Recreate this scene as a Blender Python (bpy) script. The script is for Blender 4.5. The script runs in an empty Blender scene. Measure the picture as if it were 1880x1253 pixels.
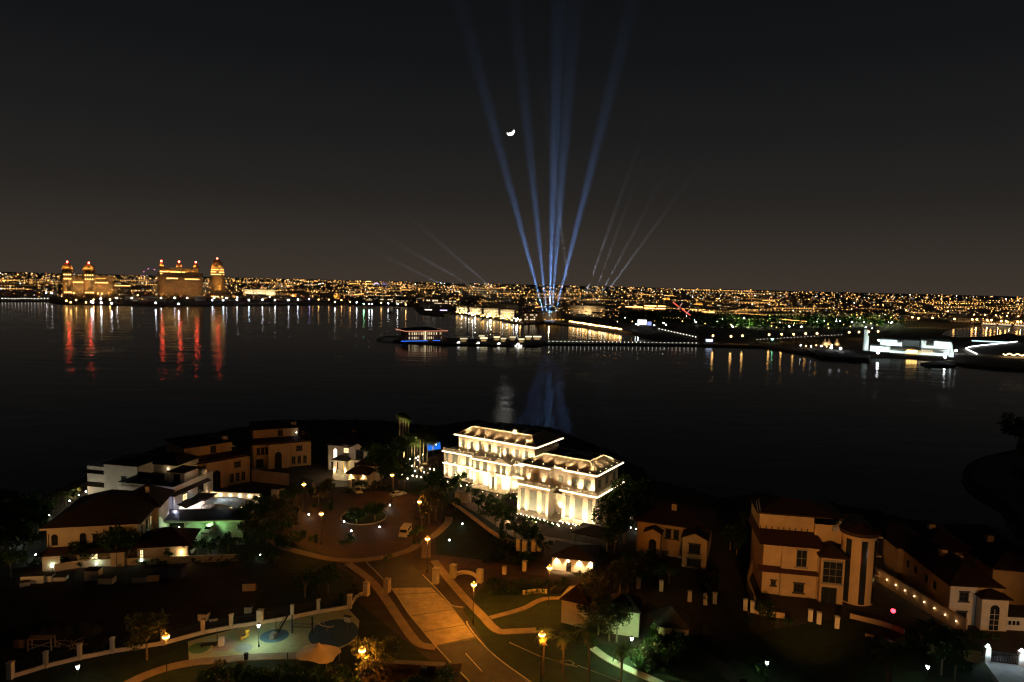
import bpy, math, random
from mathutils import Vector, Matrix
rad = math.radians
scene = bpy.context.scene
col = scene.collection

# ------------------------------------------------------------------ camera, sky, exposure
EYE = 60.0
PITCH, ROLL, FPX = rad(4.81), rad(1.39), 1253.0
FW = Vector((0, math.cos(PITCH), -math.sin(PITCH)))
R0 = Vector((1, 0, 0)); U0 = Vector((0, math.sin(PITCH), math.cos(PITCH)))
RT = R0 * math.cos(ROLL) + U0 * math.sin(ROLL)
UP = U0 * math.cos(ROLL) - R0 * math.sin(ROLL)
cam_data = bpy.data.cameras.new('camera')
cam_data.sensor_width = 36.0; cam_data.lens = 24.0
cam_data.clip_start = 0.5; cam_data.clip_end = 120000.0
cam = bpy.data.objects.new('camera', cam_data)
cam.matrix_world = Matrix(((RT.x, UP.x, -FW.x, 0), (RT.y, UP.y, -FW.y, 0), (RT.z, UP.z, -FW.z, EYE), (0, 0, 0, 1)))
col.objects.link(cam); scene.camera = cam

world = bpy.data.worlds.new('World'); scene.world = world; world.use_nodes = True
wn, wl = world.node_tree.nodes, world.node_tree.links
wn.clear()
w_out = wn.new('ShaderNodeOutputWorld')
w_tc = wn.new('ShaderNodeTexCoord'); w_sep = wn.new('ShaderNodeSeparateXYZ')
w_ramp = wn.new('ShaderNodeValToRGB'); w_bg = wn.new('ShaderNodeBackground')
w_sky = wn.new('ShaderNodeTexSky'); w_sky.sky_type = 'NISHITA'; w_sky.sun_disc = False
w_sky.sun_elevation = rad(-14); w_sky.sun_rotation = rad(8)
w_bg2 = wn.new('ShaderNodeBackground'); w_bg2.inputs['Strength'].default_value = 0.05
w_add = wn.new('ShaderNodeAddShader')
wl.new(w_tc.outputs['Generated'], w_sep.inputs[0]); wl.new(w_sep.outputs['Z'], w_ramp.inputs[0])
wl.new(w_ramp.outputs['Color'], w_bg.inputs['Color']); wl.new(w_sky.outputs[0], w_bg2.inputs['Color'])
wl.new(w_bg.outputs[0], w_add.inputs[0]); wl.new(w_bg2.outputs[0], w_add.inputs[1])
wl.new(w_add.outputs[0], w_out.inputs['Surface'])
cr = w_ramp.color_ramp
stops = [(0.0, (.0450, .0345, .0262)), (.045, (.0365, .0292, .0230)), (.11, (.0205, .0180, .0158)),
         (.20, (.0118, .0118, .0120)), (.30, (.0068, .0072, .0080)), (.42, (.0040, .0045, .0053)), (1.0, (.0028, .0032, .0042))]
while len(cr.elements) < len(stops): cr.elements.new(0.5)
for e, (p, c) in zip(cr.elements, stops):
    e.position = p; e.color = (*c, 1)
scene.view_settings.view_transform = 'Standard'; scene.view_settings.look = 'None'
scene.view_settings.exposure = 0.0; scene.view_settings.gamma = 1.0; scene.view_settings.use_curve_mapping = False
cy = scene.cycles
cy.use_denoising = True
try: cy.denoiser = 'OPENIMAGEDENOISE'; cy.denoising_input_passes = 'RGB_ALBEDO_NORMAL'
except Exception: pass
cy.use_light_tree = True; cy.filter_width = 1.25
cy.max_bounces = 6; cy.transparent_max_bounces = 48; cy.diffuse_bounces = 2; cy.glossy_bounces = 3; cy.transmission_bounces = 2; cy.volume_bounces = 0
cy.sample_clamp_indirect = 4.0; cy.caustics_reflective = False; cy.caustics_refractive = False

# ------------------------------------------------------------------ helpers
def g(px, py, z=0.0):
    """ground point (height z) seen at a pixel of the 1880 px wide photograph"""
    d = FW + RT * ((px - 940) / FPX) + UP * ((626.5 - py) / FPX)
    t = (z - EYE) / d.z
    return Vector((d.x * t, d.y * t, z))
def gxy(px, py, z=0.0):
    p = g(px, py, z); return (p.x, p.y)
def proj(p):
    v = Vector(p) - Vector((0, 0, EYE)); w = v.dot(FW)
    return 940 + FPX * v.dot(RT) / w, 626.5 - FPX * v.dot(UP) / w
def top_at(p, py):
    """height at which the upright through ground point p crosses row py"""
    lo, hi = -5.0, 900.0
    for _ in range(50):
        m = (lo + hi) / 2
        if proj((p[0], p[1], m))[1] > py: lo = m
        else: hi = m
    return lo

MATS = {}
def mat(name, c, rough=.8, var=.25, scale=.6, bump=.0, bscale=4.0, spec=.3, metal=0.0, c2=None):
    if name in MATS: return MATS[name]
    m = bpy.data.materials.new(name); m.use_nodes = True
    n, l = m.node_tree.nodes, m.node_tree.links
    b = n['Principled BSDF']
    b.inputs['Roughness'].default_value = rough; b.inputs['Metallic'].default_value = metal
    b.inputs['Specular IOR Level'].default_value = spec
    tc = n.new('ShaderNodeTexCoord'); nz = n.new('ShaderNodeTexNoise')
    nz.inputs['Scale'].default_value = scale; nz.inputs['Detail'].default_value = 6.0; nz.inputs['Roughness'].default_value = .65
    l.new(tc.outputs['Object'], nz.inputs['Vector'])
    rp = n.new('ShaderNodeValToRGB')
    lo = tuple(x * (1 - var) for x in c); hi = tuple(min(1, x * (1 + var)) for x in (c2 or c))
    rp.color_ramp.elements[0].position = .3; rp.color_ramp.elements[1].position = .7
    rp.color_ramp.elements[0].color = (*lo, 1); rp.color_ramp.elements[1].color = (*hi, 1)
    l.new(nz.outputs['Fac'], rp.inputs[0]); l.new(rp.outputs['Color'], b.inputs['Base Color'])
    if bump:
        nb = n.new('ShaderNodeTexNoise'); nb.inputs['Scale'].default_value = bscale; nb.inputs['Detail'].default_value = 5
        bp = n.new('ShaderNodeBump'); bp.inputs['Strength'].default_value = bump; bp.inputs['Distance'].default_value = .1
        l.new(tc.outputs['Object'], nb.inputs['Vector']); l.new(nb.outputs['Fac'], bp.inputs['Height'])
        l.new(bp.outputs['Normal'], b.inputs['Normal'])
    MATS[name] = m
    return m
def emit(name, c, s, sampling='AUTO'):
    if name in MATS: return MATS[name]
    m = bpy.data.materials.new(name); m.use_nodes = True
    n, l = m.node_tree.nodes, m.node_tree.links
    n.clear()
    o = n.new('ShaderNodeOutputMaterial'); e = n.new('ShaderNodeEmission')
    e.inputs['Color'].default_value = (*c, 1); e.inputs['Strength'].default_value = s
    l.new(e.outputs[0], o.inputs['Surface'])
    m.cycles.emission_sampling = sampling
    MATS[name] = m
    return m

class MB:
    def __init__(s): s.v, s.f, s.m = [], [], []
    def add(s, vs, fs, mi=0):
        o = len(s.v); s.v += [tuple(p) for p in vs]
        s.f += [tuple(i + o for i in f) for f in fs]; s.m += [mi] * len(fs); return s
    def box(s, x0, x1, y0, y1, z0, z1, mi=0):
        return s.add([(x0, y0, z0), (x1, y0, z0), (x1, y1, z0), (x0, y1, z0), (x0, y0, z1), (x1, y0, z1), (x1, y1, z1), (x0, y1, z1)],
                     [(3, 2, 1, 0), (4, 5, 6, 7), (0, 1, 5, 4), (1, 2, 6, 5), (2, 3, 7, 6), (3, 0, 4, 7)], mi)
    def prism(s, poly, z0, z1, mi=0):
        a = sum(poly[i][0] * poly[(i + 1) % len(poly)][1] - poly[(i + 1) % len(poly)][0] * poly[i][1] for i in range(len(poly)))
        if a < 0: poly = poly[::-1]
        n = len(poly)
        return s.add([(p[0], p[1], z0) for p in poly] + [(p[0], p[1], z1) for p in poly],
                     [tuple(range(n - 1, -1, -1)), tuple(range(n, 2 * n))] + [(i, (i + 1) % n, n + (i + 1) % n, n + i) for i in range(n)], mi)
    def sheet(s, poly, z, mi=0):
        a = sum(poly[i][0] * poly[(i + 1) % len(poly)][1] - poly[(i + 1) % len(poly)][0] * poly[i][1] for i in range(len(poly)))
        if a < 0: poly = poly[::-1]
        return s.add([(p[0], p[1], z) for p in poly], [tuple(range(len(poly)))], mi)
    def cyl(s, x, y, z0, z1, r0, r1=None, n=12, mi=0):
        r1 = r0 if r1 is None else r1
        vs = [(x + r0 * math.cos(2 * math.pi * i / n), y + r0 * math.sin(2 * math.pi * i / n), z0) for i in range(n)]
        vs += [(x + r1 * math.cos(2 * math.pi * i / n), y + r1 * math.sin(2 * math.pi * i / n), z1) for i in range(n)]
        return s.add(vs, [tuple(range(n - 1, -1, -1)), tuple(range(n, 2 * n))] + [(i, (i + 1) % n, n + (i + 1) % n, n + i) for i in range(n)], mi)
    def lathe(s, prof, x=0, y=0, n=12, mi=0):
        vs = [(x + r * math.cos(2 * math.pi * i / n), y + r * math.sin(2 * math.pi * i / n), z) for r, z in prof for i in range(n)]
        fs = [(k * n + i, k * n + (i + 1) % n, (k + 1) * n + (i + 1) % n, (k + 1) * n + i) for k in range(len(prof) - 1) for i in range(n)]
        fs += [tuple(range(n - 1, -1, -1)), tuple(range((len(prof) - 1) * n, len(prof) * n))]
        return s.add(vs, fs, mi)
    def tube(s, p0, p1, r0, r1=None, n=6, mi=0):
        r1 = r0 if r1 is None else r1
        p0, p1 = Vector(p0), Vector(p1); d = (p1 - p0)
        if d.length < 1e-6: return s
        d.normalize(); a = d.orthogonal().normalized(); b = d.cross(a)
        vs = [p0 + (a * math.cos(2 * math.pi * i / n) + b * math.sin(2 * math.pi * i / n)) * r0 for i in range(n)]
        vs += [p1 + (a * math.cos(2 * math.pi * i / n) + b * math.sin(2 * math.pi * i / n)) * r1 for i in range(n)]
        return s.add(vs, [tuple(range(n - 1, -1, -1)), tuple(range(n, 2 * n))] + [(i, (i + 1) % n, n + (i + 1) % n, n + i) for i in range(n)], mi)
    def path(s, pts, r, n=6, mi=0):
        for a, b in zip(pts, pts[1:]): s.tube(a, b, r, r, n, mi)
        return s
    def ball(s, c, r, nu=10, nv=6, sz=1.0, mi=0):
        return s.lathe([(max(1e-3, r * math.sin(math.pi * k / nv)), c[2] - r * sz * math.cos(math.pi * k / nv)) for k in range(nv + 1)], c[0], c[1], nu, mi)
    def hip(s, x0, x1, y0, y1, z, h, oh=.6, th=.22, mi=0, axis=None):
        x0 -= oh; x1 += oh; y0 -= oh; y1 += oh
        w, d = x1 - x0, y1 - y0
        ax = axis or ('x' if w >= d else 'y')
        if ax == 'x':
            k = min(d / 2, w / 2 - .05); a, b = (x0 + k, (y0 + y1) / 2), (x1 - k, (y0 + y1) / 2)
        else:
            k = min(w / 2, d / 2 - .05); a, b = ((x0 + x1) / 2, y0 + k), ((x0 + x1) / 2, y1 - k)
        vs = [(x0, y0, z), (x1, y0, z), (x1, y1, z), (x0, y1, z), (x0, y0, z + th), (x1, y0, z + th), (x1, y1, z + th), (x0, y1, z + th), (*a, z + th + h), (*b, z + th + h)]
        fs = [(3, 2, 1, 0), (0, 1, 5, 4), (1, 2, 6, 5), (2, 3, 7, 6), (3, 0, 4, 7)]
        fs += [(4, 5, 9, 8), (5, 6, 9), (6, 7, 8, 9), (7, 4, 8)] if ax == 'x' else [(4, 5, 8), (5, 6, 9, 8), (6, 7, 9), (7, 4, 8, 9)]
        return s.add(vs, fs, mi)
    def gable(s, x0, x1, y0, y1, z, h, oh=.4, th=.2, mi=0):
        """ridge along y, gable end at the front"""
        xm = (x0 + x1) / 2; x0 -= oh; x1 += oh; y0 -= oh
        vs = []
        for y in (y0, y1): vs += [(x0, y, z), (xm, y, z + h), (x1, y, z), (x0, y, z + th), (xm, y, z + h + th), (x1, y, z + th)]
        fs = [(0, 1, 4, 3), (1, 2, 5, 4), (7, 6, 9, 10), (8, 7, 10, 11), (3, 4, 10, 9), (4, 5, 11, 10), (1, 0, 6, 7), (2, 1, 7, 8), (0, 3, 9, 6), (5, 2, 8, 11)]
        return s.add(vs, fs, mi)
    def mesh(s, name, mats, smooth=False):
        me = bpy.data.meshes.new(name); me.from_pydata(s.v, [], s.f)
        ms = mats if isinstance(mats, (list, tuple)) else [mats]
        for m in ms: me.materials.append(m)
        if len(ms) > 1: me.polygons.foreach_set('material_index', s.m)
        if smooth: me.polygons.foreach_set('use_smooth', [True] * len(me.polygons))
        me.update(); return me
    def build(s, name, mats, parent=None, loc=(0, 0, 0), rz=0.0, smooth=False):
        return link(name, s.mesh(name, mats, smooth), parent, loc, rz)
def link(name, data, parent=None, loc=(0, 0, 0), rz=0.0):
    o = bpy.data.objects.new(name, data); col.objects.link(o)
    if parent is not None: o.parent = parent
    o.location = loc; o.rotation_euler = (0, 0, rz)
    return o
def tag(o, label, cat, group=None):
    o['label'] = label; o['category'] = cat
    if group: o['group'] = group
    return o
def thing(name, label, cat, loc=(0, 0, 0), rz=0.0, group=None):
    o = bpy.data.objects.new(name, None); col.objects.link(o)
    o.empty_display_size = .5
    o.location = loc; o.rotation_euler = (0, 0, rz)
    return tag(o, label, cat, group)
def struct(name, mb, m):
    o = mb.build(name, m); o['kind'] = 'structure'; return o
def stuff(o): o['kind'] = 'stuff'; return o
def copy_tree(o, parent=None):
    c = o.copy(); col.objects.link(c)
    if parent is not None: c.parent = parent
    for ch in list(o.children): copy_tree(ch, c)
    return c
LD = {}
def bulb(kind, power, color, radius=.1, spot=None, blend=.6):
    k = (kind, power, color, radius, spot)
    if k not in LD:
        d = bpy.data.lights.new('lamp_light', kind); d.energy = power; d.color = color; d.shadow_soft_size = radius
        if spot: d.spot_size = rad(spot); d.spot_blend = blend
        LD[k] = d
    return LD[k]
def lamp(power, color, loc, parent=None, radius=.1):
    return link('lamp_light', bulb('POINT', power, color, radius), parent, loc)
def flood(power, color, loc, aim, angle, parent=None, radius=.4):
    return spot(power, color, loc, Vector(aim) - Vector(loc), angle, parent, radius, .8)
def spot(power, color, loc, direction, angle, parent=None, radius=.08, blend=.6):
    o = link('lamp_light', bulb('SPOT', power, color, radius, angle, blend), parent, loc)
    o.rotation_euler = Vector(direction).to_track_quat('-Z', 'Y').to_euler(); return o

SODIUM = (1.0, .345, .030); WARM = (1.0, .66, .30); CREAM = (1.0, .76, .45); WHITE = (.90, 1.0, .95); COOL = (.72, .90, 1.0); GREENISH = (.62, 1.0, .72)

# ------------------------------------------------------------------ materials
M_soil = mat('soil', (.050, .038, .028), .95, .35, .25, .5, 1.5)
M_lawn = mat('lawn', (.014, .025, .006), .95, .4, .5, .8, 9)
M_leaf = mat('leaves', (.042, .088, .015), .6, .45, 1.1)
M_leaf2 = mat('olive_leaves', (.085, .085, .030), .6, .4, 1.1)
M_frond = mat('palm_leaves', (.085, .105, .035), .55, .35, 1.5)
for lm_ in (M_leaf, M_leaf2, M_frond):
    n, l = lm_.node_tree.nodes, lm_.node_tree.links; src = n['Principled BSDF'].inputs['Base Color'].links[0].from_socket
    tl = n.new('ShaderNodeBsdfTranslucent'); mx_ = n.new('ShaderNodeMixShader'); mx_.inputs[0].default_value = .45
    l.new(src, tl.inputs['Color']); l.new(n['Principled BSDF'].outputs[0], mx_.inputs[1]); l.new(tl.outputs[0], mx_.inputs[2]); l.new(mx_.outputs[0], n['Material Output'].inputs['Surface'])
M_dry = mat('dry_palm_leaves', (.16, .12, .06), .8, .35, 1.5)
M_bark = mat('bark', (.16, .12, .08), .9, .35, 3, .6, 8)
M_road = mat('asphalt', (.045, .042, .040), .75, .35, .35, .3, 25)
M_plaza = mat('plaza_paving', (.070, .042, .030), .8, .3, .22, .3, 12)
M_paver = mat('pavers', (.26, .20, .13), .6, .35, .5, .3, 14)
M_path = mat('pavement', (.22, .16, .11), .8, .25, .6, .2, 10)
M_kerb = mat('kerb_stone', (.38, .33, .26), .8, .2, 2)
M_white = mat('white_render', (.72, .70, .66), .85, .12, .5, .15, 10)
M_cream = mat('cream_render', (.56, .46, .33), .85, .15, .4, .15, 10)
M_tan = mat('tan_render', (.44, .29, .15), .85, .16, .4, .15, 10)
M_stone = mat('pale_limestone', (.66, .56, .42), .75, .12, .6, .15, 6)
M_tile = mat('roof_tiles', (.030, .014, .010), .75, .35, 1.2, .6, 6)
M_tile2 = mat('dark_roof_tiles', (.032, .022, .018), .7, .35, 1.2, .6, 6)
M_slate = mat('mansard_tiles', (.50, .36, .22), .7, .25, 2.0)
M_flat = mat('flat_roof', (.055, .050, .046), .9, .3, .5)
M_frame = mat('window_frame', (.22, .18, .13), .6, .1, 2)
M_framed = mat('dark_frame', (.035, .030, .027), .5, .1, 2)
M_glass = mat('dark_glass', (.018, .020, .022), .12, .3, .4, spec=.5)
M_glasst = mat('curtained_glass', (.22, .26, .22), .2, .25, .9, spec=.5)
M_metal = mat('dark_metal', (.03, .03, .03), .45, .2, 3, metal=.4)
M_steel = mat('grey_metal', (.30, .30, .30), .4, .2, 2, metal=.6)
M_wood = mat('brown_wood', (.12, .065, .03), .7, .3, 2)
M_rock = mat('shore_rock', (.055, .050, .045), .95, .45, .3, .9, 1.2)
M_sand = mat('far_ground', (.11, .085, .060), .95, .4, .004)
M_lit = emit('lit_window', (1.0, .74, .36), 1.6)
M_litw = emit('lit_window_white', (1.0, .90, .70), 2.2)
E_sod = emit('sodium_glow', (1.0, .36, .045), 1.7); E_arc = emit('sodium_arc', (1.0, .62, .22), 24.0)
E_wht = emit('white_lantern', (.86, 1.0, .95), 22.0)
E_warm = emit('warm_lens', (1.0, .74, .40), 14.0)
E_strip = emit('warm_strip', (1.0, .78, .48), 9.0)
E_bud = emit('garden_bulb', (1.0, .80, .50), 14.0)

# ------------------------------------------------------------------ water and land
w = MB(); N = 64
w.add([(90000 * math.cos(2 * math.pi * i / N), 90000 * math.sin(2 * math.pi * i / N), -2) for i in range(N)], [tuple(range(N))])
m = bpy.data.materials.new('sea_water'); m.use_nodes = True
n, l = m.node_tree.nodes, m.node_tree.links
n.clear(); w_o = n.new('ShaderNodeOutputMaterial'); b = n.new('ShaderNodeBsdfGlossy'); b.distribution = 'BECKMANN'; w_d = n.new('ShaderNodeBsdfDiffuse'); w_d.inputs['Color'].default_value = (.040, .048, .056, 1)
w_m = n.new('ShaderNodeMixShader'); w_f = n.new('ShaderNodeFresnel'); w_f.inputs['IOR'].default_value = 1.333
l.new(w_f.outputs[0], w_m.inputs[0]); l.new(w_d.outputs[0], w_m.inputs[1]); l.new(b.outputs[0], w_m.inputs[2]); l.new(w_m.outputs[0], w_o.inputs['Surface'])
tc = n.new('ShaderNodeTexCoord')
mp = n.new('ShaderNodeMapping'); mp.inputs['Rotation'].default_value = (0, 0, rad(18)); mp.inputs['Scale'].default_value = (.55, 1.0, 1.0)
n1 = n.new('ShaderNodeTexNoise'); n1.inputs['Scale'].default_value = .22; n1.inputs['Detail'].default_value = 4; n1.inputs['Roughness'].default_value = .6
n2 = n.new('ShaderNodeTexNoise'); n2.inputs['Scale'].default_value = .012; n2.inputs['Detail'].default_value = 3
mr = n.new('ShaderNodeMapRange'); mr.inputs['From Min'].default_value = .35; mr.inputs['From Max'].default_value = .65; mr.inputs['To Min'].default_value = .10; mr.inputs['To Max'].default_value = .17
bp = n.new('ShaderNodeBump'); bp.inputs['Strength'].default_value = .35; bp.inputs['Distance'].default_value = .22
l.new(tc.outputs['Object'], mp.inputs[0]); l.new(mp.outputs[0], n1.inputs['Vector']); l.new(tc.outputs['Object'], n2.inputs['Vector'])
n3 = n.new('ShaderNodeTexNoise'); n3.inputs['Scale'].default_value = .055; n3.inputs['Detail'].default_value = 3; mp3 = n.new('ShaderNodeMapping'); mp3.inputs['Rotation'].default_value = (0, 0, rad(-9)); mp3.inputs['Scale'].default_value = (.4, 1.0, 1.0)
bp3 = n.new('ShaderNodeBump'); bp3.inputs['Strength'].default_value = .5; bp3.inputs['Distance'].default_value = .55
l.new(tc.outputs['Object'], mp3.inputs[0]); l.new(mp3.outputs[0], n3.inputs['Vector']); l.new(n3.outputs['Fac'], bp3.inputs['Height']); l.new(bp3.outputs[0], bp.inputs['Normal'])
l.new(n1.outputs['Fac'], bp.inputs['Height']); l.new(bp.outputs[0], b.inputs['Normal'])
l.new(n2.outputs['Fac'], mr.inputs[0]); l.new(mr.outputs[0], b.inputs['Roughness'])
M_water = m
struct('sea', w, m)

shore = [(-420, 1060), (-150, 985), (0, 950), (60, 930), (120, 893), (175, 866), (300, 818), (430, 786), (560, 771), (700, 772), (800, 782), (870, 772), (1010, 785), (1130, 832),
         (1200, 880), (1320, 915), (1400, 908), (1600, 935), (1700, 965), (1880, 995), (2200, 1060)]
land = [gxy(*p) for p in shore] + [(140, 40), (140, -60), (-140, -60), (-150, 60)]
struct('ground', MB().prism(land, -3.0, 0.0), M_soil)
rk = random.Random(4); rb = MB(); sh_ = [Vector(gxy(*p)) for p in shore[2:-1]]
for a_, b_ in zip(sh_, sh_[1:]):
    for k in range(int((b_ - a_).length / .8)):
        q = a_.lerp(b_, rk.random()); s_ = rk.uniform(.35, 1.1); c_ = Vector((q.x + rk.gauss(0, .7), q.y + rk.uniform(-.4, 1.8), rk.uniform(-2.1, -.5)))
        v_ = [c_ + Vector((rk.uniform(.6, 1) * s_ * x_, rk.uniform(.6, 1) * s_ * y_, rk.uniform(.5, .9) * s_ * z_)) for x_, y_, z_ in ((-1, -1, -1), (1, -1, -1), (1, 1, -1), (-1, 1, -1), (-.8, -.8, 1), (.8, -.8, 1), (.8, .8, 1), (-.8, .8, 1))]
        rb.add(v_, [(3, 2, 1, 0), (4, 5, 6, 7), (0, 1, 5, 4), (1, 2, 6, 5), (2, 3, 7, 6), (3, 0, 4, 7)])
stuff(tag(rb.build('shore_rocks', M_rock), 'dark heaped rocks of the near shoreline behind the villas', 'rocks'))
# breakwater curling out of the right edge
spit = [(1960, 800), (1900, 818), (1850, 824), (1800, 836), (1774, 850), (1766, 868), (1778, 888), (1806, 906), (1838, 924), (1858, 946), (1866, 972), (1885, 1000), (2050, 1010)]
sp = MB().prism([gxy(*p) for p in spit], -3, -.9)
struct('breakwater', sp, M_rock)
inn = [(1960, 812), (1905, 826), (1850, 834), (1808, 843), (1786, 854), (1780, 868), (1792, 884), (1818, 900), (1850, 918), (1872, 942), (1882, 968), (1905, 990), (2050, 1000)]
struct('breakwater_path', MB().prism([gxy(*p, -.5) for p in inn], -1.2, -.5), mat('pale_gravel', (.13, .105, .08), .95, .35, .4, .5, 4))

far_shore = [(-700, 552), (-150, 552), (0, 553), (85, 553), (112, 557), (200, 559), (300, 561), (470, 560), (600, 559), (700, 560), (757, 562), (765, 569), (772, 575), (815, 579),
             (832, 574), (860, 577), (905, 583), (925, 589), (960, 594), (1000, 592), (1060, 597), (1140, 607), (1190, 618), (1225, 627), (1290, 632), (1400, 635), (1440, 641), (1480, 648), (1570, 652),
             (1640, 652), (1720, 658), (1770, 668), (1830, 674), (1880, 677), (2000, 683), (2400, 700)]
fl = [gxy(*p) for p in far_shore] + [(45000, 3000), (60000, 60000), (-60000, 60000), (-45000, 3000)]
struct('far_shore', MB().prism(fl, -3.0, 0.0), M_sand)
lag = [(1728, 615), (1738, 608), (1765, 602), (1800, 598), (1900, 603), (1960, 607), (1960, 616), (1880, 617), (1850, 612), (1815, 618), (1760, 620)]
struct('lagoon', MB().sheet([gxy(*p) for p in lag], .05), M_water)

# ------------------------------------------------------------------ roads, paving, lawns
def sheet(name, px, z, m): return struct(name, MB().sheet([gxy(*p) for p in px], z), m)
def slab(name, px, z, m): return struct(name, MB().prism([gxy(*p) for p in px], -.2, z), m)
def offset_band(pts, wdt):
    """polygon of a band of width wdt centred on world points"""
    L, Rr = [], []
    for i, p in enumerate(pts):
        a = Vector(pts[max(0, i - 1)][:2]); b_ = Vector(pts[min(len(pts) - 1, i + 1)][:2]); d = (b_ - a).normalized(); nn = Vector((-d.y, d.x))
        q = Vector(p[:2]); L.append(tuple(q + nn * wdt / 2)); Rr.append(tuple(q - nn * wdt / 2))
    return L + Rr[::-1]
def smooth(pts, k=3):
    out = []
    for i in range(len(pts) - 1):
        p0, p1, p2, p3 = [Vector(pts[min(max(j, 0), len(pts) - 1)][:2]) for j in (i - 1, i, i + 1, i + 2)]
        for s in range(k):
            t = s / k
            out.append(tuple(.5 * ((2 * p1) + (p2 - p0) * t + (2 * p0 - 5 * p1 + 4 * p2 - p3) * t * t + (3 * p1 - p0 - 3 * p2 + p3) * t ** 3)))
    return out + [tuple(pts[-1][:2])]
def band(name, px, wdt, z, m, base=-.2):
    pts = smooth([gxy(*p) for p in px], 4); mb = MB()
    poly = offset_band(pts, wdt); n = len(pts)
    for i in range(n - 1): mb.prism([poly[i], poly[i + 1], poly[2 * n - 2 - i], poly[2 * n - 1 - i]], base, z)
    return struct(name, mb, m)

sheet('lawn', [(-60, 1200), (330, 1170), (650, 1100), (760, 1190), (900, 1300), (200, 1420), (-200, 1400)], .004, M_lawn)
sheet('lawn', [(497, 975), (600, 1030), (650, 1060), (640, 1100), (470, 1120), (440, 1000)], .004, M_lawn)
sheet('lawn', [(900, 1060), (1040, 1090), (1100, 1180), (1300, 1220), (1400, 1300), (1040, 1330), (905, 1205), (850, 1120)], .004, M_lawn)
sheet('lawn', [(800, 960), (850, 930), (930, 960), (1000, 1020), (960, 1040), (800, 1020)], .004, M_lawn)
sheet('lawn', [(1300, 1180), (1560, 1130), (1800, 1180), (1840, 1300), (1420, 1320)], .004, M_lawn)
sheet('plaza', [(535, 992), (540, 955), (575, 925), (630, 908), (690, 902), (740, 905), (785, 918), (812, 945), (808, 975), (785, 1002), (745, 1022), (690, 1031), (640, 1027), (585, 1014)], .010, M_plaza)
sheet('side_road', [(788, 1017), (880, 1028), (1000, 1046), (1015, 1060), (880, 1044), (796, 1042)], .010, M_plaza)
road_px = [(668, 1029), (690, 1054), (719, 1081), (749, 1126), (791, 1177), (823, 1213), (870, 1262), (905, 1310), (1060, 1310), (972, 1252), (908, 1205), (877, 1173), (857, 1147), (834, 1116), (825, 1109), (802, 1083), (776, 1056), (740, 1022)]
sheet('road', road_px, .014, M_road)
sheet('paver_road', [(722, 1080), (792, 1079), (826, 1110), (872, 1170), (800, 1185), (749, 1126)], .019, M_paver)
mb = MB()
for k in range(5):
    a, b_ = g(746 + k * 14, 1121 + k * 17), g(823 + k * 12, 1111 + k * 15)
for s in ((724, 1092, 804, 1088), (752, 1132, 836, 1118), (776, 1161, 857, 1147), (797, 1187, 874, 1172)):
    a, b_ = gxy(s[0], s[1]), gxy(s[2], s[3]); mb.prism(offset_band([a, b_], .22), .0, .025)
struct('paving_joint', mb, mat('dark_paver', (.10, .08, .055), .7, .3, .6))
mb = MB()
for s in ((855, 1200, 885, 1233), (905, 1252, 935, 1283)): mb.prism(offset_band([gxy(s[0], s[1]), gxy(s[2], s[3])], .12), 0, .022)
struct('lane_marking', mb, mat('worn_road_paint', (.5, .46, .38), .8, .35, 2))
mb = MB()
for pts in ([(672, 1033), (719, 1081), (749, 1126), (791, 1177), (823, 1213), (870, 1262), (905, 1310)], [(776, 1056), (802, 1083), (825, 1109), (833, 1114), (850, 1116)],
            [(857, 1142), (860, 1150), (877, 1173), (908, 1205), (972, 1252), (1060, 1310)]):
    p = smooth([gxy(*q) for q in pts], 4); poly = offset_band(p, .22); n = len(p)
    for i in range(n - 1): mb.prism([poly[i], poly[i + 1], poly[2 * n - 2 - i], poly[2 * n - 1 - i]], -.1, .15)
struct('kerb', mb, M_kerb)
band('pavement', [(638, 1035), (660, 1050), (682, 1068), (706, 1097), (728, 1130), (752, 1165), (768, 1183), (784, 1188), (800, 1190)], 1.7, .12, M_path)
band('pavement', [(797, 1030), (816, 1055), (850, 1095), (884, 1130), (912, 1158), (940, 1160), (985, 1158)], 1.7, .12, M_path)
band('pavement', [(497, 991), (515, 1004), (552, 1015), (600, 1026), (645, 1030), (690, 1026), (743, 1014), (776, 996), (800, 982), (822, 960), (824, 950)], 1.9, .12, M_path)
band('pavement', [(783, 994), (782, 1025)], 2.0, .125, M_path)
band('pavement', [(160, 1300), (241, 1253), (300, 1229), (355, 1217), (400, 1213), (455, 1208), (524, 1205), (560, 1206)], 1.9, .10, M_path)
band('pavement', [(1088, 1190), (1112, 1208), (1150, 1228), (1190, 1245), (1240, 1268)], 1.5, .10, mat('light_pavement', (.42, .42, .36), .8, .2, .6, .2, 10))
band('pavement', [(900, 1135), (960, 1118), (1000, 1100), (1060, 1100)], 1.2, .10, M_path)
band('driveway_edge', [(1600, 1178), (1680, 1192), (1740, 1204)], .25, .2, M_kerb)
sheet('driveway', [(1800, 1205), (1905, 1205), (1960, 1300), (1850, 1275)], .012, mat('grey_paving', (.30, .30, .29), .7, .25, .8, .2, 8))
sheet('driveway', [(612, 858), (670, 866), (676, 890), (612, 895)], .012, mat('light_paving', (.34, .33, .28), .7, .2, .8, .2, 8))
sheet('driveway', [(345, 955), (440, 958), (450, 1000), (340, 1002)], .012, mat('pale_paving', (.36, .36, .32), .7, .2, .8, .2, 8))
sheet('hotel_forecourt', [(860, 905), (905, 930), (945, 958), (1000, 985), (1095, 1000), (1075, 1020), (1010, 1005), (940, 985), (880, 945), (835, 920)], .012, M_path)
sheet('hotel_garden', [(748, 872), (800, 850), (830, 895), (880, 935), (950, 985), (905, 985), (838, 935), (755, 905)], .008, M_lawn)
mb = MB(); c = gxy(668, 950)
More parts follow.
